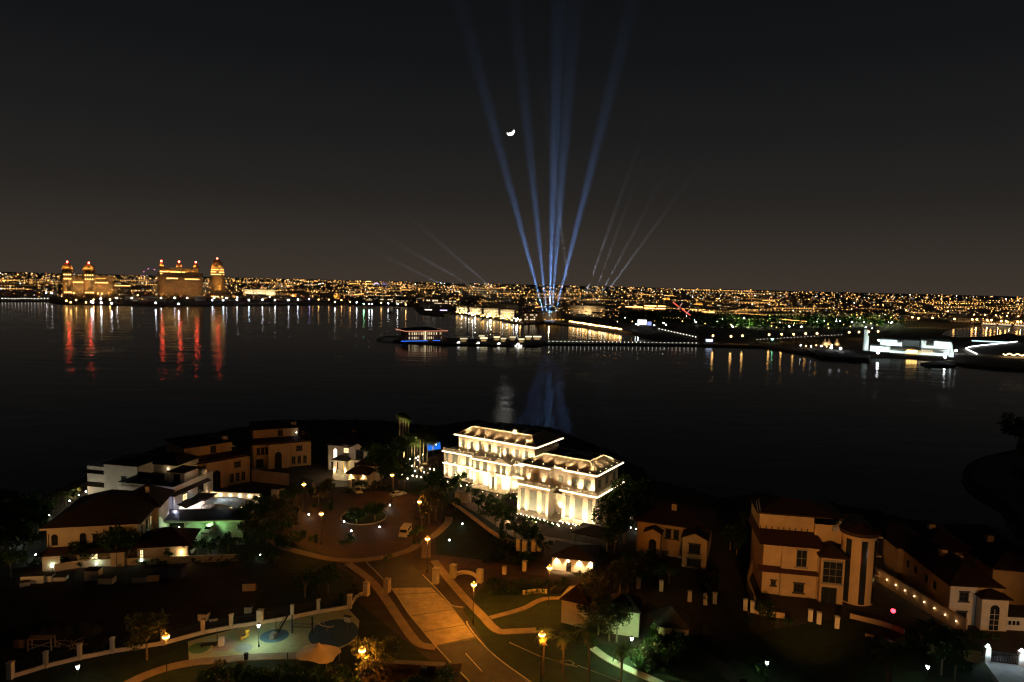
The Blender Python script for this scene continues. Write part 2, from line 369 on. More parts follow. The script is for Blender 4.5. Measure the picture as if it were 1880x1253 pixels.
mb.prism([(c[0] + 5.8 * math.cos(i * math.pi / 16), c[1] + 5.8 * math.sin(i * math.pi / 16)) for i in range(32)], -.1, .22)
struct('roundabout_kerb', mb, M_kerb)
mb = MB(); mb.prism([(c[0] + 5.5 * math.cos(i * math.pi / 16), c[1] + 5.5 * math.sin(i * math.pi / 16)) for i in range(32)], -.1, .24)
struct('roundabout_lawn', mb, M_lawn)
# playground surface
sheet('playground_surface', [(345, 1178), (420, 1158), (533, 1133), (635, 1113), (660, 1140), (655, 1175), (600, 1205), (509, 1199), (455, 1203), (347, 1213)], .010, mat('pale_rubber', (.34, .36, .22), .9, .15, .8, .2, 12))
def oval(name, cx, cy, rx, ry, z, m):
    pts = [gxy(cx + rx * math.cos(t * math.pi / 20), cy + ry * math.sin(t * math.pi / 20) - .13 * rx * math.cos(t * math.pi / 20)) for t in range(40)]
    struct(name, MB().sheet(pts, z), m)
M_blue = mat('blue_rubber', (.06, .13, .18), .9, .15, .8)
oval('playground_patch', 504, 1168, 27, 12, .016, M_blue)
oval('playground_patch', 447, 1190, 17, 8, .016, mat('grey_rubber', (.24, .27, .27), .9, .15, .8))
oval('playground_patch', 366, 1190, 20, 10, .016, mat('green_rubber', (.09, .20, .10), .9, .15, .8))
oval('playground_patch', 412, 1185, 22, 11, .013, mat('pink_rubber', (.36, .26, .20), .9, .15, .8))
oval('playground_patch', 612, 1164, 46, 26, .013, mat('navy_rubber', (.03, .07, .12), .9, .2, .8))
# parking bay marks on the lawn right of the road
mb = MB()
for s in ((935, 1180, 990, 1205), (990, 1205, 1060, 1225), (1060, 1222, 1142, 1253), (1142, 1253, 1230, 1300)): mb.prism(offset_band([gxy(s[0], s[1]), gxy(s[2], s[3])], .16), 0, .06)
struct('path_edging', mb, M_kerb)
pts = [g(1030, 1214), g(1046, 1213), g(1054, 1218), g(1050, 1222), g(1034, 1221), g(1028, 1217), g(1030, 1214)]
mb = MB()
for a, b_ in zip(pts, pts[1:]): mb.prism(offset_band([(a.x, a.y), (b_.x, b_.y)], .14), 0, .07)
struct('manhole_kerb', mb, M_kerb)

# ------------------------------------------------------------------ plants (shared meshes)
RNG = random.Random(7)
def leaf_quad(mb, c, s, rng, mi=0, up=.0):
    a = Vector((rng.gauss(0, 1), rng.gauss(0, 1), rng.gauss(0, 1) * .7)).normalized(); b = a.cross(Vector((rng.gauss(0, 1), rng.gauss(0, 1), rng.gauss(0, 1)))).normalized()
    c = Vector(c); l = s * rng.uniform(.7, 1.3)
    mb.add([c - a * l * .5, c + b * l * .22, c + a * l * .5, c - b * l * .22], [(0, 1, 2, 3)], mi)
def crown_mesh(seed, n=1100, rx=2.6, rz=2.1, clumps=11, leaf=.5, zc=4.2, m=None):
    rng = random.Random(seed); mb = MB(); cl = []
    for k in range(clumps):
        t = rng.uniform(0, 6.28); rr = rx * math.sqrt(rng.uniform(.05, .75)); zz = rng.uniform(-.75, .85)
        cl.append((Vector((rr * math.cos(t), rr * math.sin(t), zc + zz * rz * math.sqrt(max(.15, 1 - (rr / rx) ** 2)))), rng.uniform(.42, .85) * rx * .55))
    for k in range(n):
        c, r = cl[rng.randrange(len(cl))]
        d = Vector((rng.gauss(0, 1), rng.gauss(0, 1), rng.gauss(0, .8))).normalized() * r * rng.uniform(.45, 1.08)
        leaf_quad(mb, c + d, leaf, rng)
    return mb.mesh('crown', m or M_leaf)
def trunk_mesh(seed, h=2.6, r=.16, spread=1.6, zc=4.4):
    rng = random.Random(seed); mb = MB(); mb.tube((0, 0, -.1), (0, 0, h), r, r * .75, 8)
    for k in range(6):
        t = k * 1.05 + rng.uniform(-.3, .3); e = (spread * math.cos(t), spread * math.sin(t), zc + rng.uniform(-.4, .8))
        mid = (e[0] * .4, e[1] * .4, h + (e[2] - h) * .55)
        mb.tube((0, 0, h - .1), mid, r * .6, r * .4, 6); mb.tube(mid, e, r * .4, r * .12, 5)
    return mb.mesh('trunk', M_bark)
T_TR = [trunk_mesh(s) for s in (1, 2, 3)]
T_CR = [crown_mesh(11), crown_mesh(12, clumps=14), crown_mesh(13, clumps=9)]
T_CR2 = [crown_mesh(21, m=M_leaf2), crown_mesh(22, m=M_leaf2, clumps=14)]
T_BALL = crown_mesh(31, n=2600, rx=2.3, rz=1.4, clumps=34, leaf=.36, zc=3.2)
B_SH = [crown_mesh(41 + k, n=420, rx=1.2, rz=.75, clumps=8, leaf=.3, zc=.7, m=(M_leaf, M_leaf2)[k % 2]) for k in range(3)]
def tree(p, s, label, group=None, kind=0, name='garden_tree', sz=None):
    if kind == 2: sz = s * .98
    t = thing(name, label, 'tree', (p[0], p[1], p[2] if len(p) > 2 else 0), RNG.uniform(0, 6.28), group)
    t.scale = (s, s, sz or s * RNG.uniform(.9, 1.1))
    link('trunk', T_TR[RNG.randrange(3)], t)
    link('crown', T_CR[RNG.randrange(3)] if kind == 0 else (T_CR2[RNG.randrange(2)] if kind == 1 else T_BALL), t)
    return t
def bush(p, s, label, group=None):
    o = link('shrub', B_SH[RNG.randrange(3)], None, (p[0], p[1], p[2] if len(p) > 2 else 0), RNG.uniform(0, 6.28))
    o.scale = (s, s, s * RNG.uniform(.85, 1.2)); return tag(o, label, 'shrub', group)
def frond_mesh(L=2.6, droop=1.1, m=None, n=9, w=.42):
    mb = MB(); rng = random.Random(5); pts = []
    for i in range(n + 1):
        t = i / n; pts.append(Vector((L * t * (1 - .18 * t), 0, L * .42 * t - droop * t * t * L * .62)))
    for i in range(n):
        a, b = pts[i], pts[i + 1]; mb.tube(a, b, .035, .025, 3)
        for s in (-1, 1):
            for k in (0, .5):
                q = a.lerp(b, k); ww = w * math.sin(math.pi * min(.97, (i + k + .8) / (n + .6))) * 1.5
                e = q + Vector((.22 * L / n * 2, s * ww, -.25 * ww + rng.uniform(-.06, .04)))
                mb.add([q, q + (b - a) * .42, e], [(0, 1, 2)])
    return mb.mesh('frond', m or M_frond)
F_GREEN = frond_mesh(); F_DRY = frond_mesh(1.5, 2.0, M_dry, 6); F_FAN = frond_mesh(1.7, .9, M_frond, 6, .5)
F_BIG = frond_mesh(3.6, 1.0, M_frond, 11, .55)
def palm(p, h, label, group=None, r=.16, fronds=22, s=1.0, dry=8, name='palm_tree', big=False):
    rng = random.Random(int(p[0] * 13 + p[1] * 7)); t = thing(name, label, 'palm tree', (p[0], p[1], p[2] if len(p) > 2 else 0), rng.uniform(0, 6), group)
    mb = MB(); lean = rng.uniform(-.4, .4); prev = Vector((0, 0, -.1)); n = 9
    for i in range(n):
        tt = (i + 1) / n; q = Vector((lean * tt * tt, 0, h * tt)); mb.tube(prev, q, r * (1.25 - .35 * (i / n)), r * (1.15 - .35 * tt), 8); prev = q
    mb.build('trunk', M_bark, t); top = prev
    for i in range(fronds):
        o = link('frond', F_BIG if big else F_GREEN if i % 3 else F_FAN, t, top); k = i / fronds
        o.rotation_euler = (rng.uniform(-.2, .2), rad(-52 + 88 * k), i * 2.4 + rng.uniform(-.2, .2)); o.scale = (s,) * 3
    for i in range(dry):
        o = link('dry_frond', F_DRY, t, (top.x, top.y, top.z - .1 - .12 * (i % 4)))
        o.rotation_euler = (0, rad(48 + 12 * (i % 3)), i * 2.4 + .5); o.scale = (s,) * 3
    return t
C_WASH = None
def wash_crown():
    mb = MB(); rng = random.Random(9)
    for i in range(56):
        t = i * 2.4; el = rad(-55 + 135 * (i / 56)); L = 1.8
        d = Vector((math.cos(t) * math.cos(el), math.sin(t) * math.cos(el), math.sin(el))); sd = Vector((-math.sin(t), math.cos(t), 0))
        b0 = d * .5; mb.tube((0, 0, 0), b0, .03, .02, 3)
        for k in range(7):
            aa = (k - 3) * .34; e = b0 + (d * math.cos(aa) + sd * math.sin(aa)) * (L - .5) + Vector((0, 0, -.35 * rng.uniform(.6, 1.4)))
            mb.add([b0 + sd * (.06 * (k - 3) - .07), b0 + sd * (.06 * (k - 3) + .09), e], [(0, 1, 2)])
    return mb.mesh('crown', M_frond)
C_WASH = wash_crown()
def slim_palm(p, h, label, group, s=1.0):
    t = thing('fan_palm', label, 'palm tree', (p[0], p[1], p[2] if len(p) > 2 else 0), RNG.uniform(0, 6), group)
    mb = MB(); mb.tube((0, 0, -.1), (0, 0, h * .5), .22, .16, 8); mb.tube((0, 0, h * .5), (.08, 0, h), .16, .13, 8); mb.build('trunk', M_bark, t)
    o = link('crown', C_WASH, t, (.08, 0, h)); o.scale = (s, s, s * .9)
    return t

# ------------------------------------------------------------------ building parts
WC = {}
def win_mesh(w, h, nx, nz, arch, fm, pm, surround):
    k = (w, h, nx, nz, arch, fm.name, pm.name, surround)
    if k in WC: return WC[k]
    f, p = MB(), MB(); t = .09
    f.box(-w / 2 - t, -w / 2, -.12, 0, -t, h + t); f.box(w / 2, w / 2 + t, -.12, 0, -t, h + t)
    f.box(-w / 2, w / 2, -.12, 0, -t, 0)
    if not arch: f.box(-w / 2, w / 2, -.12, 0, h, h + t)
    for i in range(1, nx): x = -w / 2 + w * i / nx; f.box(x - .03, x + .03, -.09, -.03, 0, h)
    for i in range(1, nz): z = h * i / nz; f.box(-w / 2, w / 2, -.085, -.035, z - .03, z + .03)
    if surround: f.box(-w / 2 - .3, w / 2 + .3, -.24, 0, -.3, -t); f.box(-w / 2 - .25, w / 2 + .25, -.2, 0, h + t + .003, h + .3)
    p.box(-w / 2, w / 2, -.05, -.01, 0, h)
    if arch:
        n = 10
        pts = [(w / 2 * math.cos(math.pi * i / n), h + w / 2 * math.sin(math.pi * i / n)) for i in range(n + 1)]
        p.add([(x, -.05, z) for x, z in pts] + [(0, -.05, h)], [(n + 1, i + 1, i)[::-1] for i in range(n)])
        for (x0, z0), (x1, z1) in zip(pts, pts[1:]): f.tube((x0 * 1.08, -.06, h + (z0 - h) * 1.08), (x1 * 1.08, -.06, h + (z1 - h) * 1.08), .07, n=4)
    WC[k] = (f.mesh('window', fm), p.mesh('pane', pm)); return WC[k]
def window(par, x, y, z, w, h, rz=0.0, nx=2, nz=2, pane=None, frame=None, arch=False, surround=False, name='window'):
    if w >= .7 and par.get('category') == 'villa' and name == 'window' and not arch: surround = True
    fm, pm = win_mesh(w, h, nx, nz, arch, frame or M_frame, pane or M_glass, surround)
    o = link(name, fm, par, (x, y, z), rz); link('pane', pm, o)
    return o
UPL = MB().lathe([(.16, 0), (.16, .16), (.11, .2)], n=8); UPL_M = UPL.mesh('uplight', M_metal)
LENS_M = MB().lathe([(.10, .2), (.10, .225)], n=8).mesh('lens', E_warm)
def uplight(par, x, y, z, power, direction=(0, 0, 1), angle=60, color=CREAM, blend=.8):
    o = link('uplight', UPL_M, par, (x, y, z)); link('lens', LENS_M, o)
    spot(power * 1.0, color, (0, 0, .30), direction, angle, o, .06, blend)
    return o

# ------------------------------------------------------------------ floodlit mansion hotel
def hotel():
    H = thing('grand_hotel', 'large cream mansion lit all over by warm floodlights beside the water', 'mansion', (21.7, 164.6, 0), rad(-32))
    wall = MB()
    # near block: right bay, left bay, recess
    wall.box(-9.4, 0, 0, 16, 0, 8.0); wall.box(-21.6, -12.4, -1.6, 14, 0, 8.0); wall.box(-12.4, -9.4, 2.6, 14, 0, 8.0)
    wall.box(-8.6, -.9, .9, 15.2, 8.0, 13.0); wall.box(-20.6, -13.2, -.5, 14, 8.0, 13.0); wall.box(-13.2, -8.6, 2.0, 14.5, 8.0, 13.0)
    wall.build('wall', M_stone, H)
    ww = MB()
    ww.box(-57.5, -21.61, 13.3, 31, 0, 8.4); ww.box(-45.2, -32.2, 11.4, 13.3, 4.9, 8.4)          # two-storey wing and porch storey
    for x in (-45.2, -39.3, -37.6, -33.1): ww.box(x, x + .9, 11.4, 13.3, 0, 4.9)
    ww.box(-45.2, -32.2, 11.4, 13.3, 4.5, 4.9) if False else None
    ww.box(-54.5, -27.3, 16.6, 31, 8.4, 13.0)
    ww.box(-38.6, -38.0, 15.5, 16.1, 8.4, 11.2)
    ww.build('wing_wall', M_stone, H)
    c = MB()
    def ring(mb, x0, x1, y0, y1, z0, z1, o):
        mb.box(x0 - o, x1 + o, y0 - o, y0, z0, z1); mb.box(x0 - o, x1 + o, y1, y1 + o, z0, z1); mb.box(x0 - o, x0, y0, y1, z0, z1); mb.box(x1, x1 + o, y0, y1, z0, z1)
    for (a, b, y0, y1) in ((-9.4, 0, 0, 16), (-21.6, -12.4, -1.6, 14)):
        ring(c, a, b, y0, y1, 7.55, 7.8, .25); ring(c, a, b, y0, y1, 7.8, 8.25, .55); ring(c, a, b, y0, y1, 0, .9, .12)
    for (a, b, y0, y1) in ((-8.6, -.9, .9, 15.2), (-20.6, -13.2, -.5, 14)):
        ring(c, a, b, y0, y1, 12.5, 12.8, .3)
    c.box(-9.5, .1, -.1, 16.2, 13.0, 13.6); c.box(-21.5, -12.3, -1.5, 14.2, 13.0, 13.6); c.box(-12.3, -9.5, 1.0, 14.2, 13.0, 13.6)
    ring(c, -57.5, -21.61, 13.3, 31, 4.45, 4.75, .2); ring(c, -57.5, -21.61, 13.3, 31, 8.0, 8.4, .45)
    ring(c, -45.2, -32.2, 11.4, 13.0, 8.0, 8.4, .45); ring(c, -45.2, -32.2, 11.4, 13.0, 4.6, 4.9, .2)
    c.box(-55.5, -26.3, 15.6, 32, 13.0, 13.6)
    c.build('cornice', M_stone, H)
    # pediment over the porch, broken bands above the tall windows
    pd = MB(); pd.add([(-38.4, 10.9, 8.4), (-32.0, 10.9, 8.4), (-35.2, 10.9, 9.9), (-38.4, 13.2, 8.4), (-32.0, 13.2, 8.4), (-35.2, 13.2, 9.9)],
                      [(0, 1, 2), (4, 3, 5), (0, 2, 5, 3), (1, 4, 5, 2), (3, 4, 1, 0)]); pd.build('pediment', M_stone, H)
    # balustrades: piers, rail and balusters
    def balus(x0, y0, x1, y1, z, h=.95, piers=4):
        mb = MB(); d = Vector((x1 - x0, y1 - y0)); L = d.length; d.normalize(); n = Vector((-d.y, d.x))
        def bx(a, b, wd, za, zb):
            p = [Vector((x0, y0)) + d * a + n * wd, Vector((x0, y0)) + d * a - n * wd, Vector((x0, y0)) + d * b - n * wd, Vector((x0, y0)) + d * b + n * wd]
            mb.prism([tuple(q) for q in p], za, zb)
        bx(0, L, .16, z, z + .12); bx(0, L, .17, z + h - .14, z + h)
        for k in range(piers + 1): a = (L - .6) * k / piers; bx(a, a + .6, .25, z, z + h + .08)
        k = 0.8
        while k < L - .5: bx(k, k + .12, .07, z + .12, z + h - .14); k += .36
        mb.build('balustrade', M_stone, H)
    balus(-9.6, -.3, .3, -.3, 8.25, piers=3); balus(.3, -.3, .3, 16, 8.25, piers=5); balus(-21.8, -1.9, -12.2, -1.9, 8.25, piers=3)
    balus(-57.7, 13.1, -46.0, 13.1, 8.4, piers=3); balus(-45.4, 11.1, -38.6, 11.1, 8.4, piers=2); balus(-31.8, 13.1, -21.9, 13.1, 8.4, piers=3)
    # mansard roofs with stepped courses of tiles and a sunk flat deck
    def mansard(x0, x1, y0, y1, z, inset, rise, courses=9):
        mb = MB()
        for k in range(courses):
            a0, a1 = inset * k / courses, inset * (k + 1) / courses; z0 = z + rise * k / courses; z1 = z + rise * (k + 1) / courses - .05
            P = [(x0 + a0, y0 + a0, z0), (x1 - a0, y0 + a0, z0), (x1 - a0, y1 - a0, z0), (x0 + a0, y1 - a0, z0), (x0 + a1, y0 + a1, z1), (x1 - a1, y0 + a1, z1), (x1 - a1, y1 - a1, z1), (x0 + a1, y1 - a1, z1),
                 (x0 + a1, y0 + a1, z1 + .05), (x1 - a1, y0 + a1, z1 + .05), (x1 - a1, y1 - a1, z1 + .05), (x0 + a1, y1 - a1, z1 + .05)]
            mb.add(P, [(0, 1, 5, 4), (1, 2, 6, 5), (2, 3, 7, 6), (3, 0, 4, 7), (4, 5, 9, 8), (5, 6, 10, 9), (6, 7, 11, 10), (7, 4, 8, 11)])
        mb.build('roof', M_slate, H)
        i = inset; hz = z + rise; mb = MB()
        for p, q in (((x0, y0), (x0 + i, y0 + i)), ((x1, y0), (x1 - i, y0 + i)), ((x1, y1), (x1 - i, y1 - i)), ((x0, y1), (x0 + i, y1 - i))): mb.tube((*p, z + .1), (*q, hz + .1), .16, n=6)
        qs = [(x0 + i, y0 + i, hz + .08), (x1 - i, y0 + i, hz + .08), (x1 - i, y1 - i, hz + .08), (x0 + i, y1 - i, hz + .08)]
        mb.path(qs + qs[:1], .2); mb.build('roof_ridge', M_stone, H)
        MB().box(x0 + i - .3, x1 - i + .3, y0 + i - .3, y1 - i + .3, hz - .9, hz - .5).build('flat_deck', M_flat, H)
        r2 = random.Random(int(x0))
        for k in range(5):
            xx, yy = r2.uniform(x0 + i + 1, x1 - i - 3), r2.uniform(y0 + i + 1, y1 - i - 2.5); MB().box(xx, xx + r2.uniform(1, 2.4), yy, yy + r2.uniform(.8, 1.8), hz - .5, hz + r2.uniform(.1, .7)).build('roof_plant', M_steel, H)
    mansard(-20.6, -.7, .7, 15.4, 13.6, 3.3, 1.9); mansard(-54.6, -27.2, 16.5, 31.2, 13.6, 3.3, 2.0)
    ch = MB(); ch.box(-36.8, -35.4, 19.6, 20.8, 15.4, 16.7); ch.build('chimney', M_stone, H)
    # windows of the near block
    for cx, y in ((-4.7, 0), (-17.0, -1.6)):
        window(H, cx, y, 1.7, 1.9, 5.0, nx=4, nz=9, pane=M_glasst, surround=True)
        for s in (-3.1, 3.1): window(H, cx + s, y, 1.7, .9, 5.0, nx=2, nz=9, pane=M_glasst, surround=True)
        mb = MB()
        for s, hw in ((0, 1.3), (-3.1, .75), (3.1, .75)):
            for k in range(2): mb.box(cx + s - hw, cx + s + hw, y - .16, y, 7.1 + k * .22, 7.22 + k * .22)
        for s in (-4.3, -1.75, 1.75, 4.3): mb.box(cx + s - .28, cx + s + .28, y - .14, y - .002, .9, 7.5)
        mb.build('pilaster', M_stone, H)
    for cx in (-6.3, -3.0): window(H, cx, .9, 9.4, 1.7, 1.9, nx=3, nz=2, pane=M_glasst)
    window(H, -16.9, -.5, 9.5, 1.1, 1.6, nx=2, nz=2, pane=M_glasst); window(H, -11, 2.0, 9.5, 1.0, 1.5, pane=M_glasst)
    for yy in (3.5, 8, 12.5):
        window(H, 0, yy, 1.7, 1.5, 5.0, rad(90), 3, 8, M_glasst, surround=True); window(H, -.9, yy, 9.4, 1.6, 1.9, rad(90), 3, 2, M_glasst)
    window(H, -9.9, 2.6, .9, .9, 4.8, nx=1, nz=3, pane=M_glass)
    # entrance canopy and steps of the recess
    MB().box(-12.3, -9.5, .2, 2.6, 6.6, 6.85).build('canopy', M_cream, H)
    st = MB()
    for k in range(5): st.box(-12.3 - .2 * 0, -9.5, -1.6 + k * .75, 2.6, k * .18, (k + 1) * .18)
    st.build('entrance_steps', M_stone, H)
    # windows of the wing
    for cx, w_ in ((-56.4, .8), (-53.3, 1.7), (-48.6, .9), (-46.4, .9), (-30.6, .9), (-28.6, .9), (-25.3, 1.9)):
        window(H, cx, 13.3, 5.4, w_, 2.1, nx=2 if w_ < 1 else 4, nz=3, pane=M_glasst, surround=True); window(H, cx, 13.3, .9, w_, 2.9, nx=2 if w_ < 1 else 4, nz=4, pane=M_glasst, surround=True)
    for cx in (-43.6, -41.0, -36.4, -34.4): window(H, cx, 11.4, 5.5, .95, 2.0, nx=2, nz=3, pane=M_glasst, surround=True)
    for k in range(8): window(H, -52.8 + k * 3.25, 16.6, 9.6, .8, 1.9, nx=2, nz=2, pane=M_glasst)
    for cx in (-41.7, -35.1):
        window(H, cx, 13.25, .1, 1.8, 3.4, nx=2, nz=3, pane=M_litw, name='door')
    bal = MB(); bal.box(-38.2, -36.2, 9.9, 11.4, 4.4, 4.65); bal.box(-38.2, -36.2, 9.9, 10.05, 4.65, 5.5); bal.build('balcony', M_stone, H)
    MB().box(-45.5, -32, 9.8, 13.3, -.1, .3).build('porch_floor', M_stone, H)
    # warm strips washing the cornices
    def strip(x0, y0, x1, y1, z): MB().prism(offset_band([(x0, y0), (x1, y1)], .10), z, z + .15).build('light_strip', E_strip, H)
    for (x0, y0, x1, y1, z) in ((-9.9, -.68, .6, -.68, 8.10), (.68, -.6, .68, 16, 8.10), (-22.1, -2.28, -11.9, -2.28, 8.10), (-9.5, -.22, .15, -.22, 13.2), (.22, -.15, .22, 16.2, 13.2),
                                (-21.5, -1.62, -12.2, -1.62, 13.2), (-12.3, .9, -9.5, .9, 13.2), (-57.9, 12.72, -45.8, 12.72, 8.22), (-31.7, 12.72, -21.7, 12.72, 8.22), (-45.7, 10.82, -31.7, 10.82, 8.22),
                                (-55.5, 15.48, -26.3, 15.48, 13.2), (-26.18, 15.6, -26.18, 32, 13.2), (-57.8, 12.98, -45.4, 12.98, 4.5), (-31.9, 12.98, -22, 12.98, 4.5), (-45.5, 11.08, -31.9, 11.08, 4.7)):
        strip(x0, y0, x1, y1, z)
    # uplights: attic storeys, mansards, ground
    for k in range(9): uplight(H, -53.9 + k * 3.25, 16.15, 8.45, 2176, (0, .10, 1), 62)
    for x in (-7.9, -4.65, -1.3): uplight(H, x, .45, 8.3, 2176, (0, .08, 1), 60)
    for x in (-19.2, -14.6): uplight(H, x, -.95, 8.3, 1692, (0, .08, 1), 60)
    uplight(H, -22.3, 15.6, 8.45, 2418, (.2, .2, 1), 90)
    for k in range(7): uplight(H, -51.8 + k * 3.6, 16.25, 13.6, 2511, (0, .55, .8), 110)
    for k in range(6): uplight(H, -18.6 + k * 3.3, .35 , 13.6, 2511, (0, .55, .8), 110)
    for k in range(4): uplight(H, -.35, 2.8 + k * 3.4, 13.6, 2511, (-.55, 0, .8), 110)
    for x in (-21.3, -19.2, -14.8, -12.7): uplight(H, x, -2.5, 0, 3143, (0, .10, 1), 70)
    for x in (-9.0, -7.0, -2.4, -.3): uplight(H, x, -.9, 0, 3143, (0, .10, 1), 70)
    uplight(H, -11.2, 1.9, .9, 4110, (0, .12, 1), 50)
    for x in (-57.2, -51.4, -47.3, -31.5, -27.5, -23.0): uplight(H, x, 12.4, 0, 3627, (0, .10, 1), 75)
    for x in (-44.8, -38.5, -32.7): uplight(H, x, 10.6, .3, 3627, (0, .10, 1), 75)
    for x in (-41.7, -35.2): lamp(900, WARM, (x, 12.3, 4.0), H, .15)
    for y in (2, 6, 10, 14): uplight(H, .9, y, 0, 1692, (-.1, 0, 1), 70)
    for x in (-19.5, -16.5, -13.8): uplight(H, x, -5.2, 0, 2713, (0, .85, 1), 120, blend=1)
    for x in (-8.2, -4.8, -1.4): uplight(H, x, -3.6, 0, 2713, (0, .85, 1), 120, blend=1)
    for x in (-55, -50, -29.5, -25): uplight(H, x, 9.6, 0, 2998, (0, .85, 1), 120, blend=1)
    for x in (-43.5, -39, -34): uplight(H, x, 7.6, 0, 2998, (0, .85, 1), 120, blend=1)
    for k in range(6): uplight(H, -52 + k * 4.6, 14.2, 8.5, 1134, (0, .7, 1), 110, blend=1)
    for x in (-11, -5, -2): uplight(H, x, -.05, 8.35, 646, (0, .5, 1), 110, blend=1)
    for x in (-56.4, -53.3, -50.5, -47.5, -30.6, -28.0, -25.3, -23.0): uplight(H, x, 13.0, 4.76, 700, (0, .22, 1), 80)
    for x in (-44.5, -42.3, -39.7, -37.5, -35.4, -33.2): uplight(H, x, 11.1, 4.92, 700, (0, .22, 1), 80)
    # dark terrace plants
    return H
HOTEL = hotel()
def hloc(x, y, z=0):
    a = rad(-32); return Vector((21.7 + x * math.cos(a) - y * math.sin(a), 164.6 + x * math.sin(a) + y * math.cos(a), z))
# flower globes along the hotel's foot: each a small lit garden globe on a stem
GL_ST = MB().cyl(0, 0, 0, .35, .03, n=5).mesh('stem', M_metal); GL_B = MB().ball((0, 0, .45), .15, 8, 5).mesh('globe', E_bud)
def garden_globe(p, label, group, s=1.0):
    t = thing('garden_lamp', label, 'garden lamp', p, 0, group); t.scale = (s,) * 3
    link('stem', GL_ST, t); link('globe', GL_B, t); return t
for k in range(11): garden_globe(hloc(-21.4 + k * .85, -2.9 - (k % 2) * .4), 'small warm globe light in the flower bed under the tall hotel windows', 'globe lights along the hotel foot')
for k in range(9): garden_globe(hloc(-9.0 + k * .9, -1.4 - (k % 2) * .4), 'small warm globe light in the flower bed under the tall hotel windows', 'globe lights along the hotel foot')
for k in range(16): garden_globe(hloc(-58 + k * .8, 9.5 - (k % 3) * .9), 'small warm globe light in the shrubs at the far hotel corner', 'globe lights at the far hotel corner')
for k in range(10): garden_globe(hloc(-31 + k * .85, 9.2 - (k % 3) * 1.0), 'small warm globe light in the shrubs between porch and near block', 'globe lights beside the hotel porch')
for k in range(7): garden_globe(hloc(-12 + k * .7, -4.4 + (k % 2) * .5), 'small warm globe light round the dark bush before the hotel steps', 'globe lights by the hotel steps')
for k in range(16): bush(hloc(-31 + (k % 8) * 1.2, 8.3 - (k // 8) * 1.6), .9, 'lit green shrub among globe lights beside the hotel porch', 'shrubs beside the hotel porch')
for k in range(14): bush(hloc(-58 + (k % 7) * 1.9, 8.8 - (k // 7) * 1.7), 1.0, 'lit green shrub at the far corner of the hotel', 'shrubs at the far hotel corner')
for k in range(12): bush(hloc(-21 + (k % 6) * 1.7, -3.9 - (k // 6) * 1.2), .7, 'low shrub in the flower bed below the tall hotel windows', 'shrubs at the hotel foot')
for k in range(3): bush(hloc(-11 + k * 1.1, -4.9), .7, 'low clipped shrub before the hotel steps', 'shrubs by the hotel steps')
for k in range(10): bush(hloc(-20 + (k % 10) * .55 - 5.5 * 0, 1.5 + 0 * k, 13.6), .45, 'dark planter shrub on the hotel roof terrace', 'planter shrubs on the hotel roof') if k < 5 else bush(hloc(-26.5 + (k - 5) * .9, 14.2, 8.4), .55, 'dark shrub on the hotel wing roof edge', 'planter shrubs on the wing roof')

for x, y in ((-20, -8.5), (-26, -2), (-31, 3), (-37, 4), (-43, 6), (-50, 7.5), (-15, -9)): lamp(150, (1.0, .74, .36), hloc(x, y, .5), None, .1)
for x, y in ((-24, 6), (-36, 8.5), (-14, -6)): lamp(260, WARM, hloc(x, y, 2.2), None, .1)
# pool deck, pergola and garden between the hotel and the white house
pool = thing('swimming_pool', 'bright blue lit swimming pool beyond the palms left of the hotel', 'pool', (*gxy(797, 822), 0))
a = [g(783, 817), g(808, 814), g(809, 826), g(786, 829)]; c0 = pool.location
pl = [(p.x - c0.x, p.y - c0.y) for p in a]
MB().prism(pl, .05, .34).build('water', emit('lit_pool_water', (.015, .20, 1.0), .85), pool)
mb = MB(); q = [Vector(p) * 1.08 for p in pl]
mb.prism([tuple(p) for p in q], 0, .3); mb.build('coping', M_path, pool)
lamp(160, (.1, .4, 1.0), (0, 0, 2.0), pool, .3)
link('pool_lamp', MB().ball((0, 0, 0), .22, 8, 5).mesh('pool_lamp', E_wht), pool, (.6, 1.5, .8))
pg = thing('pergola', 'long brown wooden pergola walkway left of the floodlit hotel', 'pergola', g(781, 877), math.atan2(*reversed([b - a for a, b in zip(gxy(781, 877), gxy(822, 849))])))
mb = MB(); 
for i in range(9):
    for s in (0, 2.6): MB().box(i * 2.6 - .1, i * 2.6 + .1, s - .1, s + .1, 0, 2.9).build('post', M_wood, pg)
MB().box(-.4, 21.2, -.12, .12, 2.9, 3.12).build('beam', M_wood, pg); MB().box(-.4, 21.2, 2.48, 2.72, 2.9, 3.12).build('beam', M_wood, pg)
sl = MB().box(-.07, .07, -.5, 3.1, 3.12, 3.25).mesh('slat', M_wood)
for i in range(54): link('slat', sl, pg, (i * .39, 0, 0))

# ------------------------------------------------------------------ villas
def villa(name, label, px, ang, cat='villa', xy=None):
    p = xy or gxy(*px); return thing(name, label, cat, (p[0], p[1], 0), rad(ang))
def roofpart(par, m, *args, kind='hip', name='roof', **kw):
    mb = MB(); getattr(mb, kind)(*args, **kw); return mb.build(name, m, par)
def eave(par, m, x0, x1, y0, y1, z, o=.45, h=.22):
    return MB().box(x0 - o, x1 + o, y0 - o, y1 + o, z - h, z - .003).build('eave', m, par)
def wallbox(par, m, *boxes, name='wall'):
    mb = MB()
    for b in boxes: mb.box(*b)
    return mb.build(name, m, par)
def chimney(par, x, y, z, m, s=1.0, h=1.7):
    c = MB().box(x - s / 2, x + s / 2, y - s / 2, y + s / 2, z, z + h); c.build('chimney', m, par)
    MB().hip(x - s / 2, x + s / 2, y - s / 2, y + s / 2, z + h, .4, .15, .06).build('chimney_cap', M_tile, par)

